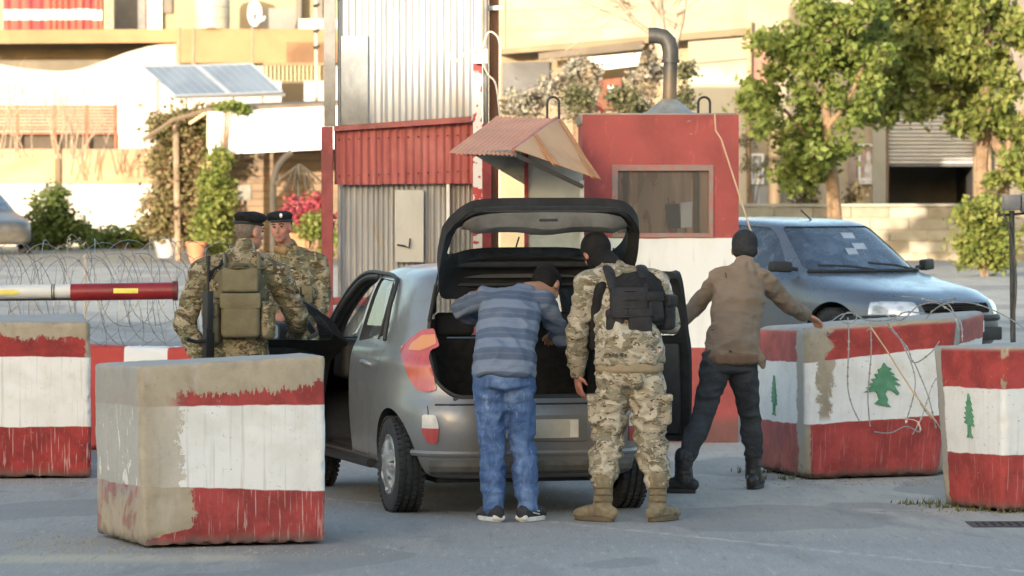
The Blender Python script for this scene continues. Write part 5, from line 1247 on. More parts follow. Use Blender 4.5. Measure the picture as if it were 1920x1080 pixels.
def wheel(parent, x, y, r, w, side, rim_mat, name='wheel', steer=0, spokes=7):
    """tyre with grooves and a hub cap with holes; side -1 = left"""
    W_ = thing(name, '', '', (x, y, r)); del W_['label']; del W_['category']; W_.parent = parent; W_.rotation_euler = (0, 0, steer)
    prof = [(r * .60, -w * .42), (r * .72, -w * .5), (r * .88, -w * .5), (r * .96, -w * .45), (r * .995, -w * .36)]
    for g_ in (-.22, 0, .22): prof += [(r, (g_ - .05) * w), (r * .97, (g_ - .035) * w), (r * .97, (g_ + .035) * w), (r, (g_ + .05) * w)]
    prof += [(r * .995, w * .36), (r * .96, w * .45), (r * .88, w * .5), (r * .72, w * .5), (r * .60, w * .42)]
    tb = MB(); tb.lathe(prof, 48, 0, (0, 0, 0), 'x')
    for k in range(48):    # shoulder lugs
        a = 2 * math.pi * k / 48
        for sx in (-1, 1):
            for dx, da in ((.40, .0), (.12, .065)):
                c, s = math.cos(a + da), math.sin(a + da); q = V((sx * dx * w, c * r * 1.002, s * r * 1.002)); tx = V((1, 0, 0)) * w * .075; tt = V((0, -s, c)) * r * .035; nn = V((0, c, s)) * .006
                tb.hexa([q - tx - tt - nn, q + tx - tt - nn, q + tx + tt - nn, q - tx + tt - nn, q - tx - tt + nn, q + tx - tt + nn, q + tx + tt + nn, q - tx + tt + nn])
    link('tyre', tb.mesh('tyre', rubber, True), W_)
    # hub cap: polar grid, holes sunk
    nr, na = 12, 84; R0 = r * .66; vs = []; mi = []; fs = []
    for i in range(nr + 1):
        rr = R0 * i / nr
        for k in range(na):
            a = 2 * math.pi * k / na; h = .035 * (1 - (rr / R0) ** 2) + .0
            ph = (k * spokes / na) % 1; hole = .50 < rr / R0 < .86 and .28 < ph < .72
            rib = .008 * math.cos(2 * math.pi * k * spokes / na) * sm((rr / R0 - .2) / .3)
            h += (-.035 if hole else 0) - rib * .6 + (.008 if .9 < rr / R0 < .97 else 0)
            vs.append((side * (w * .40 + h), rr * math.cos(a), rr * math.sin(a))); mi.append(hole)
    fm = []
    for i in range(nr):
        for k in range(na):
            k2 = (k + 1) % na; fs.append((i * na + k, i * na + k2, (i + 1) * na + k2, (i + 1) * na + k)); fm.append(1 if mi[i * na + k] and mi[(i + 1) * na + k2] else 0)
    b = MB(); b.v, b.f, b.m = vs, fs, fm
    link('hub_cap', b.mesh('hub_cap', [rim_mat, black_pl], True), W_)
    link('brake_drum', MB().lathe([(0, -.02), (r * .5, -.02), (r * .5, .03), (0, .03)], 24, 0, (0, 0, 0), 'x').mesh('brake_drum', black_pl), W_)
    return W_
def panel(shell, prism, name, parent, op='INTERSECT', sm_ang=30):
    me = boolean(shell, prism, op); me.name = name; shade(me, sm_ang); return link(name, me, parent)

# ---------------------------------------------------------------- the grey hatchback
TH = R(14.8)
CO = V((.15, 27.03, 0))
rV, fV = V((math.cos(TH), math.sin(TH), 0)), V((-math.sin(TH), math.cos(TH), 0))
def loc2w(p): p = V(p); return CO + rV * p.x + fV * p.y + V((0, 0, p.z))
def w2loc(p): q = V(p) - CO; return V((q.dot(rV), q.dot(fV), q.z))
KT = [(.22, .70, .14, 3.40, 5.2, 4), (.25, .745, .07, 3.47, 5.4, 4), (.35, .775, .025, 3.54, 5.6, 4), (.50, .79, .0, 3.58, 5.6, 3.5), (.62, .797, .015, 3.55, 5.6, 3.4),
      (.72, .797, .06, 3.50, 5.4, 3.2), (.82, .792, .08, 3.38, 5.2, 3.2), (.90, .785, .095, 3.12, 5.2, 3.3), (.96, .768, .11, 2.85, 4.6, 3.5), (1.02, .74, .13, 2.70, 4.6, 3.8),
      (1.15, .70, .175, 2.45, 4.6, 4), (1.30, .65, .23, 2.16, 4.6, 4), (1.39, .61, .275, 1.96, 4.6, 4), (1.44, .565, .335, 1.75, 4.4, 4), (1.475, .48, .44, 1.5, 4, 4), (1.495, .28, .66, 1.2, 3, 3), (1.500, .03, .85, 1.0, 2, 2)]
greyp = car_paint('grey metallic', (.235, .25, .275), (.19, .17, .14))
KM = [greyp, dark_in]
car = thing('hatchback_car', 'grey five door hatchback standing with its tailgate and front doors open', 'car', CO, TH)
outer = loft_body(KT, 84, 30, 0).mesh('o', KM); inner = loft_body(inner_tab(KT), 70, 26, 1).mesh('i', KM)
shell = boolean(outer, inner)
def prism_me(poly, h0, h1, axis, mi=0): return MB().prism(poly, h0, h1, axis, mi).mesh('pr', KM)
RW = .287; WY = (.56, 2.945)
# hatch opening (seen from behind) and gate
def hatch_poly(g=0):
    pts = [(-.50 - g, .70 - g), (.50 + g, .70 - g), (.60 + g, .80), (.62 + g, 1.0), (.585 + g, 1.2), (.54 + g, 1.335), (.50 + g, 1.418 + g * .5), (-.50 - g, 1.418 + g * .5), (-.54 - g, 1.335), (-.585 - g, 1.2), (-.62 - g, 1.0), (-.60 - g, .80)]
    return rounded_poly(pts, .10, 5)
hp = prism_me(hatch_poly(), -.3, .52, 'y', 1)
body = boolean(shell, hp)
# side windows and doorways, in side view (y, z)
fwin = [(1.60, .99), (2.52, .96), (2.40, 1.10), (2.10, 1.30), (1.92, 1.375), (1.60, 1.395)]
rwin = [(.80, 1.06), (1.52, 1.0), (1.52, 1.395), (1.12, 1.385), (.93, 1.31)]
fdoor = rounded_poly([(1.57, .31), (2.52, .31), (2.60, .70), (2.60, .94), (2.44, 1.12), (2.13, 1.33), (1.94, 1.405), (1.57, 1.425)], .06, 4)
rdoor = rounded_poly([(.99, .60), (1.06, .45), (1.13, .31), (1.53, .31), (1.53, 1.42), (1.12, 1.41), (.90, 1.33), (.74, 1.06), (.86, .78)], .05, 4)
for x0, x1 in ((-1, -.42), (.42, 1)):
    body = boolean(body, prism_me(fdoor, x0, x1, 'x', 1))
    body = boolean(body, prism_me(rdoor, x0, x1, 'x', 0))
for y_ in WY:
    for x0, x1 in ((-.9, -.52), (.52, .9)): body = boolean(body, cyl_x(x0, x1, y_, RW, RW + .055, 44, 1).mesh('c', KM))
# windshield opening, front view prism limited in y
wsp = rounded_poly([(-.68, .99), (.68, .99), (.53, 1.385), (-.53, 1.385)], .06, 4)
body = boolean(body, prism_me(wsp, 1.80, 3.3, 'y', 1))
shade(body, 28); body.name = 'body'; link('body', body, car)
# rear doors (closed)
skin = shell
for sgn, x0, x1 in ((-1, -1, -.5), (1, .5, 1)):
    rd = [(lerp(a, 1.15, .008), lerp(b_, .85, .008)) for a, b_ in rdoor]
    d = boolean(skin, prism_me(rd, x0, x1, 'x', 1), 'INTERSECT')
    d = boolean(d, prism_me(rounded_poly(rwin, .04, 4), x0 - .1, x1 + .1, 'x', 1)); shade(d, 28); d.name = 'rear_door'
    dobj = link('rear_door', d, car)
    gsh = boolean(skin, prism_me(rounded_poly(rwin, .04, 4), x0, x1, 'x', 0), 'INTERSECT')
    for m_i in range(len(gsh.materials)): gsh.materials[m_i] = carglass
    for v in gsh.vertices: v.co.x -= sgn * .012
    shade(gsh, 60); link('window_glass', gsh, dobj)
    link('quarter_bar', MB().tube([(sgn * .735, 1.0, 1.03), (sgn * .665, 1.06, 1.22), (sgn * .605, 1.12, 1.385)], .011, 6).mesh('quarter_bar', black_pl), dobj)
    link('door_handle', MB().tube(spl([(sgn * .778, 1.02, .87), (sgn * .812, 1.05, .885), (sgn * .812, 1.14, .885), (sgn * .780, 1.18, .88)]), .016, 8).mesh('door_handle', greyp, True), dobj)
# window surround strips in black
for sgn in (-1, 1):
    link('window_trim', MB().tube(spl([(sgn * .752, .78, 1.03), (sgn * .70, .86, 1.22), (sgn * .625, 1.0, 1.395), (sgn * .605, 1.5, 1.425), (sgn * .605, 1.95, 1.41), (sgn * .655, 2.2, 1.30), (sgn * .72, 2.5, 1.08)]), .013, 6).mesh('window_trim', black_pl), car)
    for dx, rr in ((.012, .020), (.045, .024), (.08, .022)): link('door_seal', MB().tube(spl([(sgn * (.735 - dx), 2.58, .90), (sgn * (.70 - dx), 2.42, 1.12), (sgn * (.645 - dx), 2.12, 1.31), (sgn * (.605 - dx), 1.92, 1.385), (sgn * (.60 - dx), 1.6, 1.40)]), rr, 8).mesh('door_seal', black_pl, True), car)
    link('sill_strip', MB().tube([(sgn * .79, .98, .27), (sgn * .79, 2.5, .27)], .03, 8).mesh('sill_strip', black_pl), car)
    link('b_pillar', MB().hexa([(sgn * .72, 1.515, .3), (sgn * .765, 1.515, .3), (sgn * .765, 1.58, .3), (sgn * .72, 1.58, .3), (sgn * .55, 1.515, 1.42), (sgn * .595, 1.515, 1.42), (sgn * .595, 1.58, 1.42), (sgn * .55, 1.58, 1.42)]).mesh('b_pillar', black_pl), car)
ws = boolean(skin, prism_me(wsp, 1.80, 3.2, 'y', 0), 'INTERSECT')
for m_i in range(len(ws.materials)): ws.materials[m_i] = carglass
for v in ws.vertices: v.co.z -= .012
shade(ws, 60); link('windshield', ws, car)
# front doors: cut from the shell, swung about the front hinge
def swung(me, hinge, ang):
    me.transform(Matrix.Translation(hinge) @ Matrix.Rotation(ang, 4, 'Z') @ Matrix.Translation(-V(hinge)))
for sgn, x0, x1, ang in ((-1, -1, -.5, R(-62)), (1, .5, 1, R(53))):
    fd = [(lerp(a, 2.05, .008), lerp(b_, .85, .008)) for a, b_ in fdoor]
    d = boolean(skin, prism_me(fd, x0, x1, 'x', 1), 'INTERSECT')
    fw_ = rounded_poly([(lerp(a, 2.02, .07), lerp(b_, 1.16, .07)) for a, b_ in fwin], .04, 4)
    d = boolean(d, prism_me(fw_, x0 - .1, x1 + .1, 'x', 1)); hinge = V((sgn * .775, 2.56, .7))
    gsh = boolean(skin, prism_me(fw_, x0, x1, 'x', 0), 'INTERSECT')
    for m_i in range(len(gsh.materials)): gsh.materials[m_i] = carglass
    for v in gsh.vertices: v.co.x -= sgn * .012
    trim = MB()
    trim.hexa([(sgn * .70, 1.62, .36), (sgn * .745, 1.62, .36), (sgn * .745, 2.50, .36), (sgn * .70, 2.50, .36), (sgn * .67, 1.62, .95), (sgn * .71, 1.62, .95), (sgn * .71, 2.50, .93), (sgn * .67, 2.50, .93)])
    trim = bevel(trim.mesh('door_card', black_pl), .02)
    arm = bevel(MB().box(sgn * .69 - .035, sgn * .69 + .035, 1.75, 2.25, .66, .73).mesh('arm_rest', simple('arm grey', (.10, .10, .105), .6)), .015)
    hnd = MB().tube(spl([(sgn * .775, 1.68, .90), (sgn * .81, 1.71, .905), (sgn * .81, 1.81, .905), (sgn * .78, 1.85, .90)]), .016, 8).mesh('door_handle', greyp, True)
    frame = MB().tube(spl([(sgn * .735, 1.605, .98), (sgn * .62, 1.60, 1.36), (sgn * .603, 1.66, 1.392), (sgn * .60, 1.92, 1.375), (sgn * .66, 2.20, 1.26), (sgn * .735, 2.48, 1.03)], 6), .024, 8).mesh('door_frame', black_pl, True)
    parts_ = [('front_door', d), ('window_glass', gsh), ('door_card', trim), ('arm_rest', arm), ('door_handle', hnd), ('door_frame', frame)]
    if sgn < 0 or True:
        mb_m = MB().ell((sgn * .90, 2.32, 1.03), (.10, .055, .065), 20, 12).mesh('wing_mirror', black_pl, True)
        mg = MB().prism(rounded_poly([(sgn * .90 - .078, .985), (sgn * .90 + .078, .985), (sgn * .90 + .078, 1.075), (sgn * .90 - .078, 1.075)], .025, 3), 2.262, 2.268, 'y').mesh('mirror_glass', simple('mirror silvered', (.62, .66, .70), .12, .9, .02))
        msh = MB().prism(rounded_poly([(sgn * .90 - .092, .972), (sgn * .90 + .092, .972), (sgn * .90 + .092, 1.088), (sgn * .90 - .092, 1.088)], .04, 4), 2.266, 2.33, 'y').mesh('mirror_rim', black_pl, True)
        arm2 = MB().tube([(sgn * .74, 2.38, .98), (sgn * .84, 2.33, .99)], .028, 8).mesh('mirror_arm', black_pl, True)
        parts_ += [('wing_mirror', mb_m), ('mirror_rim', msh), ('mirror_glass', mg), ('mirror_arm', arm2)]
    root_ = None
    for nm, me in parts_:
        swung(me, hinge, ang); shade(me, 30)
        o = link(nm, me, car if root_ is None else root_)
        if root_ is None: root_ = o
# tailgate: cut from the shell, glass hole, swung up about the roof hinge
hg = prism_me([(a * .99, lerp(b_, 1.06, .012)) for a, b_ in hatch_poly(-.004)], -.3, .50, 'y', 1)
gate = boolean(shell, hg, 'INTERSECT')
gw_poly = rounded_poly([(-.53, .855), (.53, .855), (.555, 1.0), (.54, 1.12), (.485, 1.265), (-.485, 1.265), (-.54, 1.12), (-.555, 1.0)], .07, 5)
gate = boolean(gate, prism_me(gw_poly, -.3, .6, 'y', 1))
gglass = boolean(shell, prism_me(gw_poly, -.3, .55, 'y', 0), 'INTERSECT')
gglassm = glass_mat('gate glass', (.88, .92, .92), .06)
for m_i in range(len(gglass.materials)): gglass.materials[m_i] = gglassm
HG = V((0, .37, 1.415)); GA = R(-105)
GT = Matrix.Translation(HG) @ Matrix.Rotation(GA, 4, 'X') @ Matrix.Translation(-HG)
trimg = simple('gate trim', (.145, .14, .13), .5, 0, .2, 8, .2)
# inner trim: panels and welts that follow the inside of the gate
def ysurf(z, x, t=.05):
    rows = [r for r in KT]; 
    for a, b_ in zip(rows[:-1], rows[1:]):
        if a[0] <= z <= b_[0]:
            f = (z - a[0]) / (b_[0] - a[0]); w = lerp(a[1], b_[1], f); yr = lerp(a[2], b_[2], f); yf = lerp(a[3], b_[3], f); n = lerp(a[4], b_[4], f)
            ym, hl = (yr + yf) / 2, (yf - yr) / 2
            return ym - hl * max(0, 1 - (min(abs(x), w * .999) / w) ** n) ** (1 / n) + t
    return .4
low = MB(); zs = np.linspace(.735, .835, 9); xs = np.linspace(-.50, .50, 25); vs = []
for i, z_ in enumerate(zs):
    for j, x_ in enumerate(xs):
        e_ = min(1, min(i, len(zs) - 1 - i) / 1.5) * min(1, min(j, len(xs) - 1 - j) / 2)
        vs.append((x_ * (1 - .1 * (1 - i / 8) ** 2), ysurf(z_, x_, .075) + .055 * e_ + .02 * math.exp(-(x_ / .12) ** 2) * e_, z_))
fs = [(i * 25 + j, i * 25 + j + 1, (i + 1) * 25 + j + 1, (i + 1) * 25 + j) for i in range(8) for j in range(24)]
lowm = evaluated(MB().add(vs, fs).mesh('inner_trim', trimg, True), lambda o: setattr(o.modifiers.new('s', 'SOLIDIFY'), 'thickness', .03))
seal = MB().tube([(a * .955, ysurf(b_, a * .955, .055) + .012, lerp(b_, 1.06, .05)) for a, b_ in hatch_poly(-.01)], .016, 6, closed=True).mesh('rubber_seal', black_pl, True)
gframe = MB().tube([(a * 1.04, ysurf(lerp(b_, 1.06, -.1), a * 1.05, .05) + .01, lerp(b_, 1.06, -.1)) for a, b_ in gw_poly], .020, 8, closed=True).mesh('window_surround', black_pl, True)
latch = bevel(MB().box(-.06, .06, .10, .20, .715, .76).mesh('latch', black_pl), .008)
lbl = MB().box(-.085, .085, ysurf(.86, 0, .136), ysurf(.86, 0, .142), .835, .895)
pockets = []
for xx in (-.045, .045): pockets.append(bevel(MB().box(xx - .035, xx + .035, ysurf(.86, 0, .125), ysurf(.86, 0, .150), .84, .89).mesh('pull_pocket', simple('pull pocket', (.012, .012, .012), .7)), .008))
lowtrim2 = MB().tube([(x_, ysurf(.705, x_, .05) + .01, .725) for x_ in np.linspace(-.45, .45, 12)], .02, 8).mesh('lower_lip', black_pl, True)
wiper = MB().tube([(0, .10, .99), (.05, .10, 1.02), (.36, .13, 1.06)], .009, 6).mesh('rear_wiper', black_pl)
spoiler = MB(); 
for nm, me in (('tailgate', gate), ('gate_glass', gglass), ('inner_trim', lowm), ('rubber_seal', seal), ('window_surround', gframe), ('latch', latch), ('lower_lip', lowtrim2), ('rear_wiper', wiper), ('pull_pocket', pockets[0]), ('pull_pocket', pockets[1])):
    me.transform(GT); shade(me, 35); o = link(nm, me, car if nm == 'tailgate' else gate_o)
    if nm == 'tailgate': gate_o = o
for sx in (-1, 1):
    a = V((sx * .585, .32, 1.16)); b_ = GT @ V((sx * .53, .24, 1.20)); mdl = a.lerp(b_, .5)
    link('gas_strut', MB().tube([a, mdl], .012, 8).tube([mdl, b_], .006, 8).mesh('gas_strut', black_pl, True), car)
link('opening_seal', MB().tube([(a * 1.0, ysurf(b_, a * 1.0, .02) , b_) for a, b_ in hatch_poly(-.012)], .013, 6, closed=True).mesh('opening_seal', black_pl, True), car)
# roof gutter / black hinge panel
link('roof_edge', MB().tube([(x_, .37 + .02 * (x_ / .5) ** 2, 1.435 - .03 * (x_ / .5) ** 4) for x_ in np.linspace(-.5, .5, 11)], .016, 6).mesh('roof_edge', black_pl, True), car)
link('antenna', MB().tube([(0, .62, 1.49), (0, .42, 1.66)], .005, 6).mesh('antenna', black_pl), car)
# boot interior
carpet = simple('boot carpet', (.022, .022, .024), .95, 0, .3, 20, .4, 100)
link('boot_floor', MB().box(-.56, .56, .12, .75, .60, .64).mesh('boot_floor', carpet), car)
link('boot_sill', bevel(MB().box(-.50, .50, .07, .17, .66, .715).mesh('boot_sill', black_pl), .015), car)
for sx in (-1, 1): link('boot_side_trim', bevel(MB().hexa([(sx * .50, .24, .64), (sx * .59, .24, .64), (sx * .70, .75, .64), (sx * .50, .75, .64), (sx * .56, .30, 1.0), (sx * .60, .30, 1.0), (sx * .68, .75, 1.0), (sx * .56, .75, 1.0)]).mesh('boot_side_trim', carpet), .02), car)
def seat(x, y, z0, w, hgt, dep, label=None):
    o = link('seat', bevel(MB().hexa([(x - w / 2, y, z0), (x + w / 2, y, z0), (x + w / 2, y + .13, z0), (x - w / 2, y + .13, z0), (x - w / 2 * .9, y - .16, z0 + hgt), (x + w / 2 * .9, y - .16, z0 + hgt), (x + w / 2 * .9, y - .05, z0 + hgt), (x - w / 2 * .9, y - .05, z0 + hgt)]).mesh('seat', carpet), .035, 3), car)
    link('cushion', bevel(MB().box(x - w / 2, x + w / 2, y + .02, y + dep, z0 - .08, z0 + .06).mesh('cushion', carpet), .04, 3), o)
    return o
hr = simple('headrest', (.03, .03, .032), .8)
rs = seat(0, .80, .62, 1.10, .42, .45)
for x_ in (-.35, .35): link('headrest', bevel(MB().box(x_ - .12, x_ + .12, .60, .68, 1.06, 1.20).mesh('headrest', hr), .03, 3), rs)
for x_ in (-.36, .36):
    s_ = seat(x_, 1.72, .58, .46, .55, .48)
    link('headrest', bevel(MB().box(x_ - .12, x_ + .12, 1.50, 1.59, 1.16, 1.34).mesh('headrest', hr), .03, 3), s_)
link('dashboard', bevel(MB().box(-.66, .66, 2.35, 2.75, .72, .98).mesh('dashboard', black_pl), .05, 3), car)
link('steering_wheel', MB().tube([(-.36 + .18 * math.cos(a), 2.22 + .05 * math.sin(a), .95 + .17 * math.sin(a)) for a in np.linspace(0, 2 * math.pi, 24, endpoint=False)], .014, 8, closed=True).mesh('steering_wheel', black_pl, True), car)
link('cabin_floor', MB().box(-.70, .70, .75, 2.8, .285, .33).mesh('cabin_floor', carpet), car)
link('underbody', MB().box(-.55, .55, .25, 3.3, .19, .222).mesh('underbody', black_pl), car)
link('exhaust', MB().tube([(.38, .6, .23), (.38, .12, .22)], .022, 10).mesh('exhaust', steel, True), car)
for y_ in WY:
    for sx in (-1, 1):
        vs = []; nseg = 20
        for xx in (.50, .735):
            for k in range(nseg + 1):
                a = math.pi * (k / nseg) ; yy_ = y_ + (RW + .05) * math.cos(a); vs.append((sx * min(xx, .775 * max(.05, 1 - abs((yy_ - 1.78) / 1.76) ** 5.4) ** (1 / 5.4) - .02), yy_, RW + (RW + .05) * math.sin(a)))
        n1 = nseg + 1
        link('wheel_liner', MB().add(vs, [(k, k + 1, n1 + k + 1, n1 + k) for k in range(nseg)] + [tuple(range(n1))]).mesh('wheel_liner', black_pl), car)
capm = M('hub cap silver', rough=.4, metal=.5); capm.base(capm.mix((.42, .43, .44), (.24, .22, .19), capm.noise(9, 5, .5, .65).step(.4, .7))); capm = capm.m
for y_ in WY:
    for sx in (-1, 1): wheel(car, sx * .700, y_, RW, .172, sx, capm, steer=R(4) if y_ > 2 else 0)
# tail lamps: curved lens cut out of a slightly larger body, outline as seen from behind left
KT2 = [(r_[0], r_[1] + .007, r_[2] - .007, r_[3], r_[4], r_[5]) for r_ in KT]
fat = loft_body(KT2, 84, 30, 0).mesh('fat', KM); fat = boolean(fat, inner)
KT3 = [(r_[0], r_[1] + .0095, r_[2] - .0095, r_[3], r_[4], r_[5]) for r_ in KT]
fat_b = boolean(loft_body(KT3, 84, 30, 0).mesh('fat', KM), inner)
lens_red = M('lamp red', (.50, .03, .035), .18); lens_red.set('Coat Weight', .6); lens_red.base(lens_red.mix((.44, .075, .07), (.40, .065, .062), lens_red.noise((30, 30, 4), 2, 0, .5).step(.4, .6))); lens_red = lens_red.m
lens_or = M('lamp orange', (.60, .24, .085), .18); lens_or.set('Coat Weight', .6); lens_or.set('Emission Color', (1, .4, .05, 1)); lens_or.set('Emission Strength', .0); lens_or = lens_or.m
lens_cl = simple('lamp clear', (.62, .60, .57), .15, 0, .08, 30)
def view_prism(poly, D, y0=-.6, y1=.75):
    """prism whose axis is the world view direction, expressed in car space (near left corner)"""
    a = [w2loc(P(px, py, D) - V((0, 1.2, 0))) for px, py in poly]; b2 = [w2loc(P(px, py, D) + V((0, .35, 0))) for px, py in poly]
    n = len(poly); return MB().add(a + b2, [tuple(range(n))[::-1], tuple(range(n, 2 * n))] + [(k, (k + 1) % n, n + (k + 1) % n, n + k) for k in range(n)]).mesh('vp', KM)
LD = 27.0
lamp_poly = [(747,657),(765,638),(790,620),(813,617),(818,635),(824,650),(807,657),(803,670),(812,700),(818,732),(800,736),(780,732),(767,715),(757,690),(750,672)]
_unused = [(800, 617), (817, 622), (824, 640), (830, 652), (812, 662), (806, 690), (812, 716), (818, 737), (806, 738), (786, 730), (766, 710), (757, 690), (750, 664), (747, 650), (760, 638), (780, 625)]
amber_poly = [(762,658),(770,645),(790,630),(815,628),(817,645),(797,655),(785,659)]
_unused = [(800, 617), (817, 622), (823, 637), (800, 643), (770, 655), (752, 658), (747, 650), (760, 638), (780, 625)]
red_poly = rounded_poly(lamp_poly, 5, 3)
_unused = [(824.5, 640), (830, 652), (812, 662), (806, 690), (812, 716), (818, 737), (806, 738), (786, 730), (766, 710), (757, 690), (752, 661), (770, 658), (800, 646)]
refl_poly = rounded_poly([(791, 777), (818, 778), (823, 802), (820, 832), (802, 832), (791, 812)], 6, 3)
refl_top = [p for p in [(790, 770), (824, 770), (824, 803), (788, 803)]]
def lamp_set(mirror):
    Lm = None
    for nm, poly, mat in (('tail_lamp', red_poly, lens_red), ('amber_lens', amber_poly, lens_or)):
        me = boolean(fat if nm == 'tail_lamp' else fat_b, view_prism(poly, LD), 'INTERSECT')
        bm = bmesh.new(); bm.from_mesh(me); bmesh.ops.delete(bm, geom=[v for v in bm.verts if v.co.x > 0 or v.co.y > 1.2], context='VERTS'); bm.to_mesh(me); bm.free()
        me.materials.clear(); me.materials.append(mat); me.polygons.foreach_set('material_index', [0] * len(me.polygons))
        if mirror: me.transform(Matrix.Scale(-1, 4, (1, 0, 0))); me.flip_normals()
        shade(me, 40); o = link(nm, me, car if Lm is None else Lm); Lm = Lm or o
    R_ = None
    full = view_prism(refl_poly, LD); top = view_prism(refl_top, LD)
    for nm, op, mat in (('bumper_lamp', 'DIFFERENCE', lens_red), ('clear_lens', 'INTERSECT', lens_cl)):
        cut = boolean(full, top, op); me = boolean(fat, cut, 'INTERSECT')
        bm = bmesh.new(); bm.from_mesh(me); bmesh.ops.delete(bm, geom=[v for v in bm.verts if v.co.x > 0 or v.co.y > 1.2], context='VERTS'); bm.to_mesh(me); bm.free()
        me.materials.clear(); me.materials.append(mat); me.polygons.foreach_set('material_index', [0] * len(me.polygons))
        if mirror: me.transform(Matrix.Scale(-1, 4, (1, 0, 0))); me.flip_normals()
        shade(me, 40); o = link(nm, me, car if R_ is None else R_); R_ = R_ or o
lamp_set(False); lamp_set(True)
# bumper details: step line, plate recess, plate, lower dark strip
def rear_line(z, x0, x1, t, n=26): return [(x_, ysurf(z, x_, t), z) for x_ in np.linspace(x0, x1, n)]
link('bumper_seam', MB().tube(rear_line(.668, -.60, .60, -.001), .006, 5).mesh('bumper_seam', black_pl), car)
link('bumper_lower_trim', MB().tube(rear_line(.30, -.60, .60, .03), .055, 10).mesh('bumper_lower_trim', simple('bumper skirt', (.085, .08, .07), .7, 0, .3, 8, .2), True), car)
link('bumper_ridge', MB().tube(rear_line(.375, -.70, .70, .010), .022, 8).mesh('bumper_ridge', greyp, True), car)
link('plate_recess', bevel(MB().box(-.31, .31, -.006, .02, .445, .60).mesh('plate_recess', simple('recess grey', (.16, .155, .145), .5, .2, .15, 6)), .006), car)
pl_ = simple('plate cream', (.46, .42, .34), .5, 0, .12, 6)
link('number_plate', bevel(MB().box(-.255, .255, -.014, -.0075, .465, .578).mesh('number_plate', pl_), .003), car)
link('plate_clear_end', MB().box(.20, .25, -.016, -.0145, .47, .573).mesh('plate_clear_end', simple('plate light', (.62, .59, .52), .5)), car)
# seam of the rear quarter and fuel flap
link('lamp_seam', MB().tube([(-.64, ysurf(z_, -.64, -.001), z_) for z_ in np.linspace(.45, .66, 6)], .003, 4).mesh('lamp_seam', black_pl), car)

# ---------------------------------------------------------------- the dark blue saloon hatch behind
PT = [(.22, .72, .10, 3.86, 4, 4.5), (.28, .80, .04, 3.95, 4.5, 4.5), (.42, .825, .0, 4.02, 4.5, 4.2), (.55, .835, .0, 4.03, 4.5, 3.8), (.64, .84, .05, 3.98, 4.5, 3.6), (.70, .84, .08, 3.88, 4.5, 3.4), (.75, .835, .10, 3.74, 4.6, 3.4),
      (.80, .83, .11, 3.45, 4.6, 3.5), (.85, .82, .13, 3.15, 4.6, 3.7), (.89, .80, .15, 2.93, 4.8, 4.0), (.93, .765, .18, 2.82, 5, 4.4), (1.02, .735, .27, 2.68, 5, 4.6), (1.16, .685, .42, 2.47, 5, 4.6), (1.28, .635, .56, 2.29, 5, 4.6), (1.34, .595, .66, 2.15, 4.6, 4.4), (1.375, .52, .80, 1.88, 4.2, 4.2), (1.39, .32, 1.0, 1.55, 3, 3), (1.395, .03, 1.2, 1.35, 2, 2)]
PH = R(36); PO_f = V((X(1800, 40.6), 40.6, 0))
hd = V((math.sin(PH), -math.cos(PH), 0))
PO = PO_f - hd * 4.03; PO.z = ground_z(40.5)
bluep = car_paint('dark blue metallic', (.15, .18, .22), (.16, .16, .16), .4, .25)
bluem = [bluep, dark_in]
# local +Y -> hd  => rotation angle about Z: hd = (-sin a, cos a)
pa = math.atan2(-hd.x, hd.y)
pc_ = thing('parked_car', 'dark blue hatchback facing the camera behind the cedar blocks', 'car', PO, pa)
def swap(me):
    for i in range(len(me.materials)): me.materials[i] = bluem[min(i, 1)]
o2 = loft_body(PT, 84, 30, 0).mesh('o', KM); i2 = loft_body(inner_tab(PT), 70, 26, 1).mesh('i', KM)
sh2 = boolean(o2, i2); b2 = sh2
wsp2 = rounded_poly([(-.655, .925), (.655, .925), (.515, 1.315), (-.515, 1.315)], .05, 4)
b2 = boolean(b2, prism_me(wsp2, 1.9, 3.3, 'y', 1))
sw2 = [rounded_poly([(1.62, .94), (2.46, .92), (2.38, 1.04), (2.20, 1.22), (2.06, 1.305), (1.62, 1.325)], .04, 4), rounded_poly([(.72, .96), (1.54, .94), (1.54, 1.325), (1.02, 1.32), (.84, 1.2)], .04, 4)]
for q in sw2: b2 = boolean(b2, prism_me(q, -1, 1, 'x', 1))
WY2 = (.74, 3.20); RP = .295
for y_ in WY2:
    for x0, x1 in ((-.9, -.56), (.56, .9)): b2 = boolean(b2, cyl_x(x0, x1, y_, RP, RP + .06, 44, 1).mesh('c', KM))
grp = rounded_poly([(-.38, .55), (.38, .55), (.40, .64), (-.40, .64)], .02, 3)
b2 = boolean(b2, prism_me(grp, 3.93, 4.3, 'y', 1))
swap(b2); shade(b2, 28); b2.name = 'body'; link('body', b2, pc_)
pglass = glass_mat('blue tinted glass', (.50, .60, .70), .9, (.17, .22, .30))
def pglass_part(poly, h0, h1, ax, nm, shift):
    me = boolean(sh2, prism_me(poly, h0, h1, ax, 0), 'INTERSECT')
    for m_i in range(len(me.materials)): me.materials[m_i] = pglass
    for v in me.vertices: v.co += V(shift)
    shade(me, 60); return link(nm, me, pc_)
pglass_part(wsp2, 1.9, 3.3, 'y', 'windshield', (0, -.008, -.008))
for q in sw2:
    pglass_part(q, -1, -.4, 'x', 'window_glass', (.01, 0, 0)); pglass_part(q, .4, 1, 'x', 'window_glass', (-.01, 0, 0))
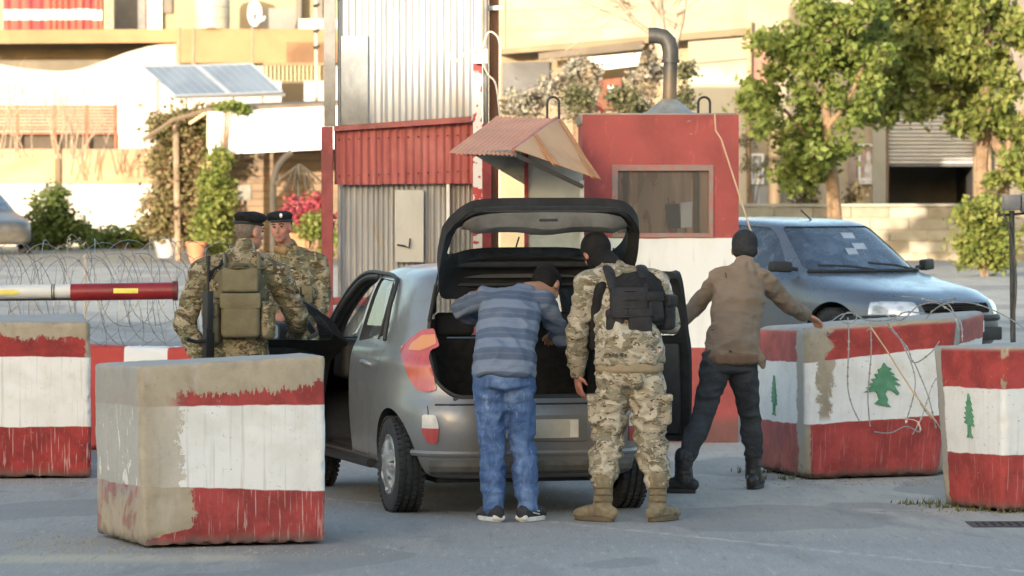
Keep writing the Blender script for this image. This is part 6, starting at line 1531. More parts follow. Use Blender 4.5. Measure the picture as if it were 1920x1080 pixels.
def fsurf(tab, z, x, t):
    for a, b_ in zip(tab[:-1], tab[1:]):
        if a[0] <= z <= b_[0]:
            f = (z - a[0]) / (b_[0] - a[0]); w = lerp(a[1], b_[1], f); yr = lerp(a[2], b_[2], f); yf = lerp(a[3], b_[3], f); n = lerp(a[5], b_[5], f); ym, hl = (yr + yf) / 2, (yf - yr) / 2
            return ym + hl * max(0, 1 - (min(abs(x), w * .999) / w) ** n) ** (1 / n) + t
    return tab[-1][3]
PT2 = [(r_[0], r_[1] + .006, r_[2], r_[3] + .006, r_[4], r_[5]) for r_ in PT]
fat2 = boolean(loft_body(PT2, 84, 30, 0).mesh('fat', KM), i2)
hl_m = M('headlamp glass', (.60, .63, .65), .12, .25); hl_m.set('Coat Weight', .8); hl_m.base(hl_m.mix((.80, .82, .82), (.50, .53, .55), hl_m.noise((8, 8, 22), 3, .3, .5).step(.4, .65))); hl_m = hl_m.m
for sx in (-1, 1):
    q = [(sx * .44, .535), (sx * .82, .545), (sx * .83, .635), (sx * .62, .662), (sx * .44, .655)]
    me = boolean(fat2, prism_me(rounded_poly(q, .02, 3), 3.62, 4.4, 'y', 0), 'INTERSECT')
    me.materials.clear(); me.materials.append(hl_m); me.polygons.foreach_set('material_index', [0] * len(me.polygons)); shade(me, 40); link('headlamp', me, pc_)
    q = [(sx * .74, .42), (sx * .80, .42), (sx * .80, .46), (sx * .74, .46)]
    link('wing_mirror', bevel(MB().hexa([(sx * .80, 2.55, .90), (sx * .98, 2.50, .91), (sx * .98, 2.58, .91), (sx * .80, 2.66, .90), (sx * .80, 2.55, 1.0), (sx * .97, 2.50, 1.01), (sx * .97, 2.58, 1.01), (sx * .80, 2.66, 1.0)]).mesh('wing_mirror', black_pl), .02, 3), pc_)
    link('mirror_arm', MB().tube([(sx * .72, 2.62, .93), (sx * .83, 2.60, .94)], .02, 6).mesh('mirror_arm', black_pl), pc_)
for k in range(4): link('grille_bar', MB().tube([(x_, fsurf(PT, .562 + k * .022, x_, -.028), .562 + k * .022) for x_ in np.linspace(-.37, .37, 9)], .005, 5).mesh('grille_bar', black_pl), pc_)
link('bumper_strip', MB().tube([(x_, fsurf(PT, .50, x_, -.004), .50) for x_ in np.linspace(-.80, .80, 26)], .030, 8).mesh('bumper_strip', black_pl, True), pc_)
link('lower_intake', bevel(MB().box(-.52, .52, 3.97, 4.025, .30, .42).mesh('lower_intake', black_pl), .015), pc_)
link('number_plate', bevel(MB().box(-.26, .26, 4.055, 4.068, .38, .485).mesh('number_plate', simple('white plate', (.70, .72, .74), .5)), .004), pc_)
link('bonnet_seam', MB().tube([(x_, fsurf(PT, .72 if abs(x_) > .5 else .735, x_, .001), .72 if abs(x_) > .5 else .735) for x_ in np.linspace(-.62, .62, 20)], .004, 4).mesh('bonnet_seam', black_pl), pc_)
for a, b_ in (((-.52, 2.86, .915), (.02, 2.80, .985)), ((.02, 2.89, .925), (.58, 2.74, .97))):
    link('wiper', MB().tube([a, ((a[0] + b_[0]) / 2, (a[1] + b_[1]) / 2 + .02, (a[2] + b_[2]) / 2 + .012), b_], .011, 5).mesh('wiper', black_pl), pc_)
link('cowl', MB().tube([(x_, fsurf(PT, .905, x_, .004), .912) for x_ in np.linspace(-.66, .66, 18)], .020, 6).mesh('cowl', black_pl, True), pc_)
paper = simple('paper', (.36, .41, .48), .7)
for (x_, z_, w_, h_) in ((-.10, 1.22, .07, .035), (-.12, 1.13, .07, .03), (.03, 1.08, .06, .035)):
    yy = fsurf(PT, z_, x_, .012)
    link('windscreen_sticker', MB().hexa([(x_ - w_, yy + .01, z_ - h_), (x_ + w_, yy + .01, z_ - h_), (x_ + w_, yy + .004, z_ - h_), (x_ - w_, yy + .004, z_ - h_), (x_ - w_, yy - .05, z_ + h_), (x_ + w_, yy - .05, z_ + h_), (x_ + w_, yy - .056, z_ + h_), (x_ - w_, yy - .056, z_ + h_)]).mesh('windscreen_sticker', paper), pc_)
link('aerial', MB().tube([(0, 1.95, 1.37), (.0, 1.80, 1.46)], .008, 5).mesh('aerial', black_pl), pc_)
link('cabin', bevel(MB().box(-.62, .62, .8, 2.7, .35, .82).mesh('cabin', dark_in), .05), pc_)
for x_ in (-.36, .36): link('seat', bevel(MB().hexa([(x_ - .24, 1.75, .6), (x_ + .24, 1.75, .6), (x_ + .24, 1.88, .6), (x_ - .24, 1.88, .6), (x_ - .20, 1.55, 1.18), (x_ + .20, 1.55, 1.18), (x_ + .20, 1.66, 1.18), (x_ - .20, 1.66, 1.18)]).mesh('seat', dark_in), .04, 3), pc_)
cap2 = simple('hub grey', (.32, .32, .32), .45, .4, .2, 8)
for y_ in WY2:
    for sx in (-1, 1):
        wheel(pc_, sx * .72, y_, RP, .18, sx, cap2)
        vs = []; nseg = 20
        for xx in (.55, .76):
            for k in range(nseg + 1):
                a = math.pi * (k / nseg); vs.append((sx * xx, y_ + (RP + .062) * math.cos(a), RP + (RP + .062) * math.sin(a)))
        n1 = nseg + 1
        link('wheel_liner', MB().add(vs, [(k, k + 1, n1 + k + 1, n1 + k) for k in range(nseg)] + [tuple(range(n1))]).mesh('wheel_liner', black_pl), pc_)

# ---------------------------------------------------------------- car cut by the left edge
LT = [(.22, .72, .10, 3.9, 4, 4.5), (.30, .80, .03, 4.05, 4.5, 4.5), (.55, .83, .0, 4.12, 4.5, 3.8), (.72, .83, .06, 4.0, 4.6, 3.6), (.84, .82, .10, 3.5, 4.6, 3.6), (.92, .80, .13, 3.1, 4.8, 3.8), (.98, .76, .16, 2.95, 5, 4.2), (1.15, .70, .28, 2.6, 5, 4.4), (1.36, .62, .45, 2.15, 5, 4.4), (1.45, .55, .62, 1.9, 4.4, 4.2), (1.485, .35, .9, 1.6, 3, 3), (1.49, .03, 1.2, 1.3, 2, 2)]
lc = thing('parked_car', 'grey car cut off by the left edge, parked before the white wall', 'car', V((X(-98, 103), 103, ground_z(103))), R(205))
beig = car_paint('grey beige paint', (.07, .075, .08), (.25, .22, .17), .3, .4)
o3 = loft_body(LT, 60, 22, 0).mesh('o', KM); i3 = loft_body(inner_tab(LT), 50, 20, 1).mesh('i', KM)
s3 = boolean(o3, i3)
w3 = rounded_poly([(-.66, 1.0), (.66, 1.0), (.56, 1.36), (-.56, 1.36)], .05, 4); sq = rounded_poly([(.85, 1.0), (2.5, .99), (2.15, 1.34), (1.0, 1.36)], .05, 4)
b3 = boolean(s3, prism_me(w3, -1, 5, 'y', 1)); b3 = boolean(b3, prism_me(sq, -1, 1, 'x', 1))
for y_ in (.75, 3.3):
    for x0, x1 in ((-.9, -.56), (.56, .9)): b3 = boolean(b3, cyl_x(x0, x1, y_, .3, .36, 30, 1).mesh('c', KM))
for i in range(len(b3.materials)): b3.materials[i] = (beig, dark_in)[min(i, 1)]
shade(b3, 28); link('body', b3, lc)
g3 = boolean(s3, prism_me(w3, -1, 5, 'y', 0), 'INTERSECT')
for m_i in range(len(g3.materials)): g3.materials[m_i] = pglass
link('window_glass', g3, lc)
g3 = boolean(s3, prism_me(sq, -1, 1, 'x', 0), 'INTERSECT')
for m_i in range(len(g3.materials)): g3.materials[m_i] = pglass
link('window_glass', g3, lc)
link('number_plate', MB().box(-.26, .26, -.02, -.01, .62, .73).mesh('number_plate', simple('plate3', (.5, .48, .4), .5)), lc)
link('bumper_strip', MB().tube([(x_, -.01, .45) for x_ in np.linspace(-.6, .6, 6)], .05, 8).mesh('bumper_strip', black_pl, True), lc)
for y_ in (.75, 3.3):
    for sx in (-1, 1): wheel(lc, sx * .72, y_, .3, .18, sx, cap2)
# ================================================================ PEOPLE
def camo(name, base, blobs, sc=1.0):
    m = M(name, rough=.95, spec=.2); c = m.c(base)
    for i, (colr, s, th, st) in enumerate(blobs):
        n = m.noise((s * sc * (1 if st else .8), s * sc, s * sc * (2.2 if st else 1)), 3, .8, .55, 'Object', (i * 3.7, i * 1.3, i * 5.1))
        c = m.mix(c, colr, n.step(th - .012, th + .012))
    fab = m.noise((160, 160, 160), 2, 0, .6)
    c = m.mix(c, (.30, .27, .21), m.noise(3, 3, .3, .5).step(.5, .8) * .18)
    m.base(c); m.bump(m.noise((14, 14, 22), 4, .8, .6) * .8 + fab * .15, .55, .02); return m.m
multicam = camo('camouflage cloth light', (.335, .295, .225), [((.21, .19, .135), 9, .50, False), ((.15, .12, .08), 13, .585, True), ((.44, .40, .32), 12, .57, False), ((.085, .055, .035), 22, .635, True), ((.48, .43, .34), 26, .63, True)])
camo_d = camo('camouflage cloth dark', (.24, .205, .13), [((.13, .125, .075), 10, .48, False), ((.09, .065, .04), 14, .56, True), ((.32, .28, .20), 13, .58, False), ((.055, .04, .028), 24, .61, True), ((.40, .36, .27), 28, .64, True)])
def cloth(name, c, var=.15, sc=4, wr=.5, fine=120, rough=.95):
    m = M(name, c, rough, spec=.2)
    m.base(m.mix(tuple(v * (1 - var) for v in c), tuple(v * (1 + var) for v in c), m.noise(sc, 5, .5, .6).step(.3, .7)))
    m.bump(m.noise((12, 12, 20), 4, .9, .6) + m.noise(fine, 2, 0, .6) * .15, wr, .02); return m.m
def skin_m(name, c):
    m = M(name, c, .55, spec=.35); m.set('Subsurface Weight', .08)
    m.base(m.mix(c, (c[0] * 1.05, c[1] * .82, c[2] * .78), m.noise(18, 3, 0, .5).step(.45, .7) * .6)); return m.m
skin = skin_m('skin', (.42, .24, .165)); skin2 = skin_m('skin sunburnt', (.46, .235, .165)); skin3 = skin_m('skin ruddy', (.40, .19, .135))
hairm = simple('short dark hair', (.025, .02, .017), .8, 0, .4, 40, .8, 120); stub = simple('cropped hair', (.16, .125, .10), .9, 0, .25, 60, .5, 200)
black_cloth = cloth('black cloth', (.018, .018, .02), .3, 6, .6)
class Body:
    """overlapping tapered solids, fused into one skin by a voxel remesh"""
    def __init__(s): s.b = MB()
    def seg(s, pts, rad, side=(1, 0, 0), n=14):
        pts = [V(p) for p in pts]; rad = [(r, r) if not hasattr(r, '__len__') else r for r in rad]
        # domed ends
        t0 = (pts[0] - pts[1]).normalized(); t1 = (pts[-1] - pts[-2]).normalized()
        P_, R_ = [], []
        for a in (80, 55, 28): P_.append(pts[0] + t0 * math.sin(R(a)) * (min(rad[0]) if min(rad[0]) < .095 else .03)); R_.append((rad[0][0] * math.cos(R(a)), rad[0][1] * math.cos(R(a))))
        P_ += pts; R_ += rad
        for a in (28, 55, 80): P_.append(pts[-1] + t1 * math.sin(R(a)) * (min(rad[-1]) if min(rad[-1]) < .095 else .03)); R_.append((rad[-1][0] * math.cos(R(a)), rad[-1][1] * math.cos(R(a))))
        N = len(P_); vs = []; side = V(side)
        for i in range(N):
            t = (P_[min(i + 1, N - 1)] - P_[max(i - 1, 0)]).normalized()
            a = (side - t * side.dot(t)); a = a.normalized() if a.length > 1e-3 else t.orthogonal().normalized(); b_ = t.cross(a)
            for k in range(n):
                th = 2 * math.pi * k / n; vs.append(P_[i] + a * math.cos(th) * R_[i][0] + b_ * math.sin(th) * R_[i][1])
        fs = [(i * n + k, i * n + (k + 1) % n, (i + 1) * n + (k + 1) % n, (i + 1) * n + k) for i in range(N - 1) for k in range(n)]
        fs += [tuple(range(n))[::-1], tuple((N - 1) * n + k for k in range(n))]
        s.b.add(vs, fs); return s
    def ell(s, c, r, rot=None): s.b.ell(c, r, 18, 12, 0, rot); return s
    def mesh(s, name, mat, vox=.010, smooth=3, fold=0, fz=1.0, ff=7, seed=0, clipfn=None, sc=1.0):
        me = s.b.mesh(name, mat)
        def go(o):
            m = o.modifiers.new('r', 'REMESH'); m.mode = 'VOXEL'; m.voxel_size = vox; m.use_smooth_shade = True
            if smooth: q = o.modifiers.new('s', 'SMOOTH'); q.factor = .5; q.iterations = smooth
        me = evaluated(me, go)
        if fold:
            fold *= 1.35
            n = len(me.vertices); co = np.empty(n * 3, np.float32); me.vertices.foreach_get('co', co); co = co.reshape(-1, 3)
            no = np.array([tuple(v.vector) for v in me.vertex_normals], np.float32)
            out = co.copy()
            for i in range(n):
                p = co[i]; q = V((p[0] * ff + seed, p[1] * ff, p[2] * ff * fz)); w = V((mnoise.noise(q * .5), mnoise.noise(q * .5 + V((9, 0, 0))), 0))
                h = 1 - abs(mnoise.noise(q + w * 1.4)) * 2.4; h2 = mnoise.noise(q * 2.3)
                out[i] = p + no[i] * (fold * (h - .45) + fold * .35 * h2)
            me.vertices.foreach_set('co', out.ravel())
        me.name = name; me.materials.clear(); me.materials.append(mat)
        me.polygons.foreach_set('use_smooth', [True] * len(me.polygons)); me.update(); return me
def hand(B_, w, d, nrm, curl=.5, s=1.0, side=1, spread=.12):
    """palm with four fingers of different length and a thumb leaving its side"""
    w = V(w); d = V(d).normalized(); nrm = (V(nrm) - d * V(nrm).dot(d)).normalized(); lat = d.cross(nrm).normalized() * side
    B_.seg([w - d * .02, w + d * .03 * s, w + d * .085 * s], [(.026 * s, .020 * s), (.036 * s, .016 * s), (.040 * s, .014 * s)], lat)
    for k, L in enumerate((.068, .078, .072, .056)):
        a = w + d * .085 * s + lat * (.030 - .020 * k) * s; dd = (d + lat * spread * (1.2 - .8 * k) * .5).normalized(); pts = [a]
        ang = 0
        for j in range(3):
            ang += curl * (.55 + .15 * j); v = dd * math.cos(ang) + nrm * math.sin(ang); pts.append(pts[-1] + v * L * s * (.42, .32, .26)[j])
        B_.seg(pts, [.0095 * s, .0088 * s, .008 * s, .0068 * s], lat, 8)
    a = w + d * .03 * s + lat * .03 * s; t1 = (d * .6 + lat * .75 + nrm * .35).normalized(); t2 = (d * .9 + lat * .2 + nrm * .45).normalized()
    B_.seg([a - t1 * .01, a + t1 * .035 * s, a + t1 * .035 * s + t2 * .028 * s], [.014 * s, .0115 * s, .009 * s], nrm, 8)
def head(B_, c, up, fwd, s=1.0):
    """skull, jaw, nose, ears on a neck; c is the head centre"""
    c = V(c); up = V(up).normalized(); fwd = (V(fwd) - up * V(fwd).dot(up)).normalized(); lat = fwd.cross(up).normalized()
    rot = Matrix((lat, fwd, up)).transposed()
    q = lambda x, y, z: c + lat * x * s + fwd * y * s + up * z * s
    B_.ell(q(0, -.008, .025), (.078 * s, .098 * s, .092 * s), rot)
    B_.ell(q(0, .022, -.045), (.060 * s, .070 * s, .062 * s), rot); B_.ell(q(0, .055, -.085), (.034 * s, .030 * s, .024 * s), rot)
    for sx in (-1, 1):
        B_.ell(q(sx * .040, .055, -.025), (.026 * s, .024 * s, .024 * s), rot)
        B_.ell(q(sx * .080, -.005, -.01), (.010 * s, .022 * s, .033 * s), rot)
    B_.ell(q(0, .080, .022), (.050 * s, .014 * s, .010 * s), rot)
    B_.seg([q(0, .085, .012), q(0, .100, -.018), q(0, .108, -.030)], [.007 * s, .010 * s, .013 * s], lat, 10)
    B_.ell(q(0, .088, -.058), (.022 * s, .012 * s, .006 * s), rot); B_.ell(q(0, .085, -.066), (.018 * s, .012 * s, .005 * s), rot)
    return q, rot
def face_parts(par, q, rot, s=1.0, beard=None):
    eye = simple('eye dark', (.02, .015, .012), .2); brow = simple('brow', (.05, .03, .02), .9); lip = simple('lip', (.30, .10, .085), .5)
    for sx in (-1, 1):
        link('eye', MB().ell(q(sx * .032, .083, .008), (.012 * s, .008 * s, .006 * s), 12, 8, 0, rot).mesh('eye', eye, True), par, True)
        link('eyebrow', MB().tube([q(sx * .014, .096, .026), q(sx * .034, .094, .030), q(sx * .052, .080, .025)], .0045 * s, 5).mesh('eyebrow', brow), par, True)
    link('mouth', MB().tube([q(-.024, .090, -.060), q(0, .101, -.062), q(.024, .090, -.060)], .0045 * s, 5).mesh('mouth', lip), par, True)
def boot(par, name, an, toe_dir, mat, sole_mat, L=.29, w=.052, shaft=.20, wide=1.0):
    """laced boot or shoe: shaft, foot, sole; an = ankle point"""
    an = V(an); t = V(toe_dir); t.z = 0; t.normalize(); lat = V((t.y, -t.x, 0)); g0 = ground_z(an.y)
    B_ = Body(); base = V((an.x, an.y, g0))
    heel = base - t * .065
    B_.seg([heel + V((0, 0, .055)), base + t * .02 + V((0, 0, .060)), base + t * (L * .42) + V((0, 0, .048)), base + t * (L - .115) + V((0, 0, .040))], [(w * .78, .045), (w * .88, .052), (w * 1.02 * wide, .042), (w * .92 * wide, .030)], lat)
    if shaft > .12: B_.seg([base + V((0, 0, .08)), V((lerp(base.x, an.x, .6), an.y, g0 + shaft * .7)), V((an.x, an.y, g0 + shaft))], [(.054, .062), (.054, .058), (.058, .062)], lat)
    else: B_.seg([base + V((0, 0, .06)), base + V((0, 0, shaft))], [(.042, .05), (.040, .046)], lat)
    o = link(name, B_.mesh(name, mat, .008, 2, .003, 1.5, 18), par, True)
    sb_ = MB(); n = 20; ring = []
    for k in range(n):
        a = 2 * math.pi * k / n; u = math.cos(a); v_ = math.sin(a)
        cx = (L - .135 + .065) / 2 - .065 + .012; hl = L / 2 - .006; ww = w * (1.0 + .12 * u) * wide
        ring.append(base + t * (cx + hl * u) + lat * (ww * (abs(v_) ** .75) * (1 if v_ > 0 else -1)))
    vs = [p + V((0, 0, .002)) for p in ring] + [p + V((0, 0, .030)) for p in ring]
    sb_.add(vs, [tuple(range(n))[::-1], tuple(range(n, 2 * n))] + [(k, (k + 1) % n, n + (k + 1) % n, n + k) for k in range(n)])
    link('sole', bevel(sb_.mesh('sole', sole_mat), .004, 1), o, True)
    return o
def trousers(nm, hip, hl, hr, kl, kr, al, ar, mat, waist_up, top=.10, kn=.075, an=.062, fold=.009, seed=0, side=(1, 0, 0), hipw=(.165, .125), bag=1.0, waist_r=(.155, .115)):
    B_ = Body(); hip = V(hip)
    B_.seg([hip - V((0, 0, .12)), hip - V((0, 0, .02)), V(waist_up)], [(hipw[0] * .92, hipw[1]), hipw, waist_r], side)
    for h_, k_, a_ in ((hl, kl, al), (hr, kr, ar)):
        h_, k_, a_ = V(h_), V(k_), V(a_)
        B_.seg([h_ + V((0, 0, .03)), h_.lerp(k_, .3), h_.lerp(k_, .7), k_, k_.lerp(a_, .35), k_.lerp(a_, .75), a_], [top, top * .97, kn * 1.08, kn, kn * 1.03 * bag, an * 1.08 * bag, an], side)
    return B_.mesh(nm, mat, .011, 3, fold, 2.0, 6.5, seed)
def person(label, base): return thing('person', label, 'person', base)

# ---------------------------------------------------------------- man in striped sweater and jeans
def stripes():
    m = M('striped sweater', rough=.95, spec=.2); x, y, z = m.xyz('Object')
    zz = (z + (y - 0) * .35 + (m.noise(3, 2, 0, .5) - .5) * .03 + x.absv() * -.06)
    ph = (zz / .152).frac()
    band = (ph - .5).absv().step(.22, .28)
    c = m.mix((.085, .115, .18), (.165, .205, .285), band)
    thin = ((ph * 2).frac() - .5).absv().step(.42, .46)
    c = m.mix(c, (.14, .18, .25), thin * .5)
    c = m.mix(c, (.24, .25, .28), m.noise(5, 4, .5, .6).step(.55, .8) * .3)
    m.base(c); m.bump(m.noise((10, 10, 14), 4, .8, .6) + m.noise((200, 200, 60), 1, 0, .5) * .2, .5, .02); return m.m
def denim():
    m = M('denim', rough=.9, spec=.2); n = m.noise((7, 7, 4), 5, .6, .6)
    c = m.mix((.055, .105, .24), (.14, .22, .40), n.step(.38, .68)); c = m.mix(c, (.26, .35, .52), m.noise((24, 24, 12), 4, 1, .65).step(.58, .72) * .6)
    m.base(c); m.bump(m.noise((13, 13, 26), 4, .9, .6) + m.noise(250, 1) * .15, .6, .02); return m.m
D = 26.62
p1 = person('man in a blue striped sweater and jeans bending into the open boot', (X(955, D), D, 0))
hip, ch, nk, hc = V((-.045, 26.60, .92)), V((-.015, 26.90, 1.22)), V((.10, 27.04, 1.345)), V((.205, 27.16, 1.37))
hl, hr = V((-.135, 26.63, .86)), V((.035, 26.63, .86)); kl, kr = V((-.118, 26.66, .46)), V((.062, 26.66, .46)); al, ar = V((-.108, 26.60, .10)), V((.092, 26.60, .10))
sl, el, wl = V((-.165, 26.98, 1.305)), V((-.315, 27.15, 1.23)), V((-.225, 27.32, 1.165))
sr, er, wr_ = V((.185, 26.98, 1.285)), V((.30, 27.12, 1.06)), V((.26, 27.36, 1.08))
def full_body(hip, ch, nk, hc, hl, hr, kl, kr, al, ar, arms, up, fwd, side=(1, 0, 0), hd_s=1.0, hands=None):
    B_ = Body(); hip, ch, nk = V(hip), V(ch), V(nk)
    B_.seg([hip, hip.lerp(ch, .5), ch, ch.lerp(nk, .6)], [(.135, .10), (.12, .095), (.145, .105), (.10, .08)], side)
    B_.seg([ch.lerp(nk, .5), nk, V(hc) - V(up).normalized() * .04], [.075, .058, .055])
    for h_, k_, a_ in ((hl, kl, al), (hr, kr, ar)):
        h_, k_, a_ = V(h_), V(k_), V(a_); B_.seg([h_, h_.lerp(k_, .5), k_, k_.lerp(a_, .3), a_], [.068, .056, .042, .042, .032])
    for k, (s_, e_, w_) in enumerate(arms):
        s_, e_, w_ = V(s_), V(e_), V(w_); B_.seg([ch.lerp(nk, .55), s_], [.06, .052]); B_.seg([s_, s_.lerp(e_, .5), e_, e_.lerp(w_, .4), w_], [.050, .044, .038, .036, .026])
        if hands and hands[k]: hand(B_, w_, *hands[k][:2], **hands[k][2])
    q, rot = head(B_, hc, up, fwd, hd_s); return B_, q, rot
def sleeve_top(name, torso, trad, arms, mat, side=(1, 0, 0), rs=(.072, .064, .056, .050), fold=.008, seed=0, extra=None, vox=.011, fz=1.6, ff=7, nkp=None):
    B_ = Body(); B_.seg(torso, trad, side)
    for s_, e_, w_ in arms:
        s_, e_, w_ = V(s_), V(e_), V(w_); root = V(torso[-2]).lerp(V(torso[-1]), .3)
        B_.seg([root.lerp(s_, .3), s_], [rs[0] * 1.02, rs[0]]); B_.seg([s_, s_.lerp(e_, .5), e_], [rs[0], rs[1], rs[2]]); B_.seg([e_, e_.lerp(w_, .5), e_.lerp(w_, .93)], [rs[2], rs[2] * .96, rs[3]])
    if extra: extra(B_)
    return B_.mesh(name, mat, vox, 4, fold, fz, ff, seed)
arms = [(sl, el, wl), (sr, er, wr_)]
up1, fw1 = V((.25, .75, .60)), V((.40, .60, -.75))
B_, q, rot = full_body(hip, ch, nk, hc, hl, hr, kl, kr, al, ar, arms, up1, fw1, hands=[((.75, .45, -.35), (.1, .2, -1), dict(curl=.5, side=-1)), ((-.2, .9, -.3), (0, 0, -1), dict(curl=.4))])
bo = link('body', B_.mesh('body', skin, .0085, 1), p1, True)
face_parts(bo, q, rot)
link('sweater', sleeve_top('sweater', [hip + V((-.005, .0, -.06)), hip.lerp(ch, .35) + V((0, -.01, .015)), hip.lerp(ch, .7) + V((0, -.02, .03)), ch + V((.01, 0, .01)), ch.lerp(nk, .75)], [(.188, .148), (.182, .142), (.185, .14), (.19, .13), (.095, .08)], arms, stripes(), seed=1, fold=.009, extra=lambda B2: B2.seg([hip + V((0, 0, -.06)), hip + V((0, .01, .04)), hip.lerp(ch, .3)], [(.188, .150), (.186, .148), (.18, .14)])), p1, True)
link('jeans', trousers('jeans', hip, hl, hr, kl, kr, al, ar, denim(), hip + V((0, .0, .0)), top=.098, kn=.078, an=.066, seed=2, hipw=(.168, .12), waist_r=(.14, .10)), p1, True)
cap = Body(); cap.ell(q(0, -.012, .045), (.086, .106, .082), rot); cap.ell(q(0, -.03, .0), (.080, .085, .06), rot)
link('black_cap', cap.mesh('black_cap', black_cloth, .008, 2, .002), p1, True)
shoe_w = simple('shoe white rubber', (.62, .62, .60), .6, 0, .1, 20); shoe_b = simple('shoe black canvas', (.03, .03, .035), .8, 0, .3, 30, .3, 90)
for a_, td in ((al, (-.45, 1, 0)), (ar, (.55, 1, 0))):
    a2 = V((a_.x, 26.60, a_.z)); s_ = boot(p1, 'sneaker', a2, td, shoe_b, shoe_w, L=.27, w=.050, shaft=.09)
    t_ = V(td); t_.normalize(); lat = V((t_.y, -t_.x, 0)); bs = V((a2.x, a2.y, 0))
    link('heel_patch', Body().seg([bs - t_ * .075 + V((0, 0, .028)) - lat * .022, bs - t_ * .075 + V((0, 0, .028)) + lat * .022], [.020, .020]).mesh('heel_patch', shoe_w, .006, 2), s_, True)
    for zz_ in (.055, .072): link('side_stripe', MB().tube([bs + lat * .049 + t_ * (-.02) + V((0, 0, zz_)), bs + lat * .052 + t_ * .05 + V((0, 0, zz_ - .012))], .004, 5).mesh('side_stripe', shoe_w), s_, True)

# ---------------------------------------------------------------- soldier in black vest
p2 = person('soldier in light camouflage with a bulky black vest searching the boot', (X(1182, 26.7), 26.7, 0))
hip, ch, nk, hc = V((.69, 26.66, .93)), V((.665, 26.80, 1.28)), V((.575, 26.90, 1.50)), V((.505, 26.99, 1.575))
hl, hr = V((.605, 26.66, .86)), V((.785, 26.66, .86)); kl, kr = V((.565, 26.68, .48)), V((.815, 26.68, .48)); al, ar = V((.535, 26.62, .12)), V((.855, 26.62, .12))
sl, el, wl = V((.455, 26.80, 1.395)), V((.385, 26.80, 1.12)), V((.385, 26.90, .865)); sr, er, wr_ = V((.845, 26.84, 1.40)), V((.935, 26.95, 1.15)), V((.88, 27.18, 1.17))
arms = [(sl, el, wl), (sr, er, wr_)]; up2, fw2 = V((-.35, .40, .85)), V((-.35, .8, -.45))
B_, q, rot = full_body(hip, ch, nk, hc, hl, hr, kl, kr, al, ar, arms, up2, fw2, hands=[((.12, .0, -1), (.9, .4, .0), dict(curl=.35, side=1, s=1.05)), ((-.2, .9, -.1), (0, 0, -1), dict(curl=.4))])
bo = link('body', B_.mesh('body', skin3, .0085, 1), p2, True)
bal = Body(); bal.ell(q(0, -.008, .025), (.088, .108, .102), rot); bal.ell(q(0, .02, -.05), (.072, .08, .070), rot); bal.seg([q(0, -.01, -.05), nk + V((0, 0, .0))], [.075, .078])
link('balaclava', bal.mesh('balaclava', black_cloth, .008, 2, .003), p2, True)
def jk(B2): B2.seg([hip + V((0, 0, .0)), hip + V((0, 0, .10)), hip.lerp(ch, .6)], [(.215, .17), (.20, .155), (.19, .14)])
link('camouflage_jacket', sleeve_top('camouflage_jacket', [hip + V((.01, 0, .04)), hip.lerp(ch, .5), ch, ch.lerp(nk, .55), nk + V((0, 0, -.01))], [(.20, .145), (.19, .14), (.205, .14), (.15, .11), (.075, .075)], arms, multicam, seed=4, rs=(.086, .076, .068, .056), extra=jk, fold=.010), p2, True)
link('jacket_waistband', Body().seg([hip + V((0, 0, -.045)), hip + V((0, 0, .0))], [(.202, .158), (.206, .162)]).mesh('jacket_waistband', cloth('tan band', (.30, .24, .16), .15), .010, 2, .004), p2, True)
link('camouflage_trousers', trousers('camouflage_trousers', hip, hl, hr, kl, kr, al + V((0, 0, .12)), ar + V((0, 0, .12)), multicam, hip + V((0, 0, .08)), top=.112, kn=.094, an=.072, seed=5, fold=.014, hipw=(.19, .14), bag=1.08), p2, True)
for (c_, sx) in ((hl.lerp(kl, .55), -1), (hr.lerp(kr, .55), 1)):
    pk = bevel(MB().box(-.05, .05, -.075, .075, -.085, .085).mesh('cargo_pocket', multicam), .025, 3); pk.transform(Matrix.Translation(c_ + V((sx * .088, -.01, 0))) @ Matrix.Rotation(R(90 if 0 else 0), 4, 'Z'))
    po_ = link('cargo_pocket', pk, p2, True)
    fl = bevel(MB().box(-.054, .054, -.079, .079, -.02, .02).mesh('pocket_flap', multicam), .010, 2); fl.transform(Matrix.Translation(c_ + V((sx * .090, -.012, .075)))); link('pocket_flap', fl, po_, True)
# black vest: carrier, pouches, shoulder straps
vb = Body()
vc = hip.lerp(ch, .55) + V((.035, 0, .01))
vb.seg([V((.735, 26.77, 1.13)), V((.72, 26.79, 1.26)), V((.70, 26.82, 1.36)), V((.685, 26.84, 1.415))], [(.185, .150), (.212, .168), (.200, .150), (.165, .11)])
vest = link('black_vest', vb.mesh('black_vest', black_cloth, .011, 3, .006, 1.4, 8, 3), p2, True)
def pouch(c_, w_, d_, h_, rz, mat, name, par, bev=.02, rx=0, flap=True):
    me = bevel(MB().box(-w_, w_, -d_, d_, -h_, h_).mesh(name, mat), bev, 3)
    Mx = Matrix.Translation(V(c_)) @ Matrix.Rotation(rz, 4, 'Z') @ Matrix.Rotation(rx, 4, 'X'); me.transform(Mx); o = link(name, me, par, True)
    if flap:
        f_ = bevel(MB().box(-w_ * 1.06, w_ * 1.06, -d_ * 1.15, d_ * .6, h_ * .35, h_ * 1.1).mesh('flap', mat), bev * .6, 2); f_.transform(Mx); link('flap', f_, o, True)
    return o
bn_ = cloth('black nylon', (.026, .026, .029), .3, 9, .4, 200, .7)
pouch((.69, 26.645, 1.28), .115, .035, .10, 0, bn_, 'back_panel', vest, .03, R(-18), False)
pouch((.83, 26.68, 1.25), .055, .05, .085, R(25), bn_, 'vest_pouch', vest, .03, R(-12))
pouch((.905, 26.77, 1.22), .05, .055, .10, R(60), bn_, 'vest_pouch', vest, .03, 0)
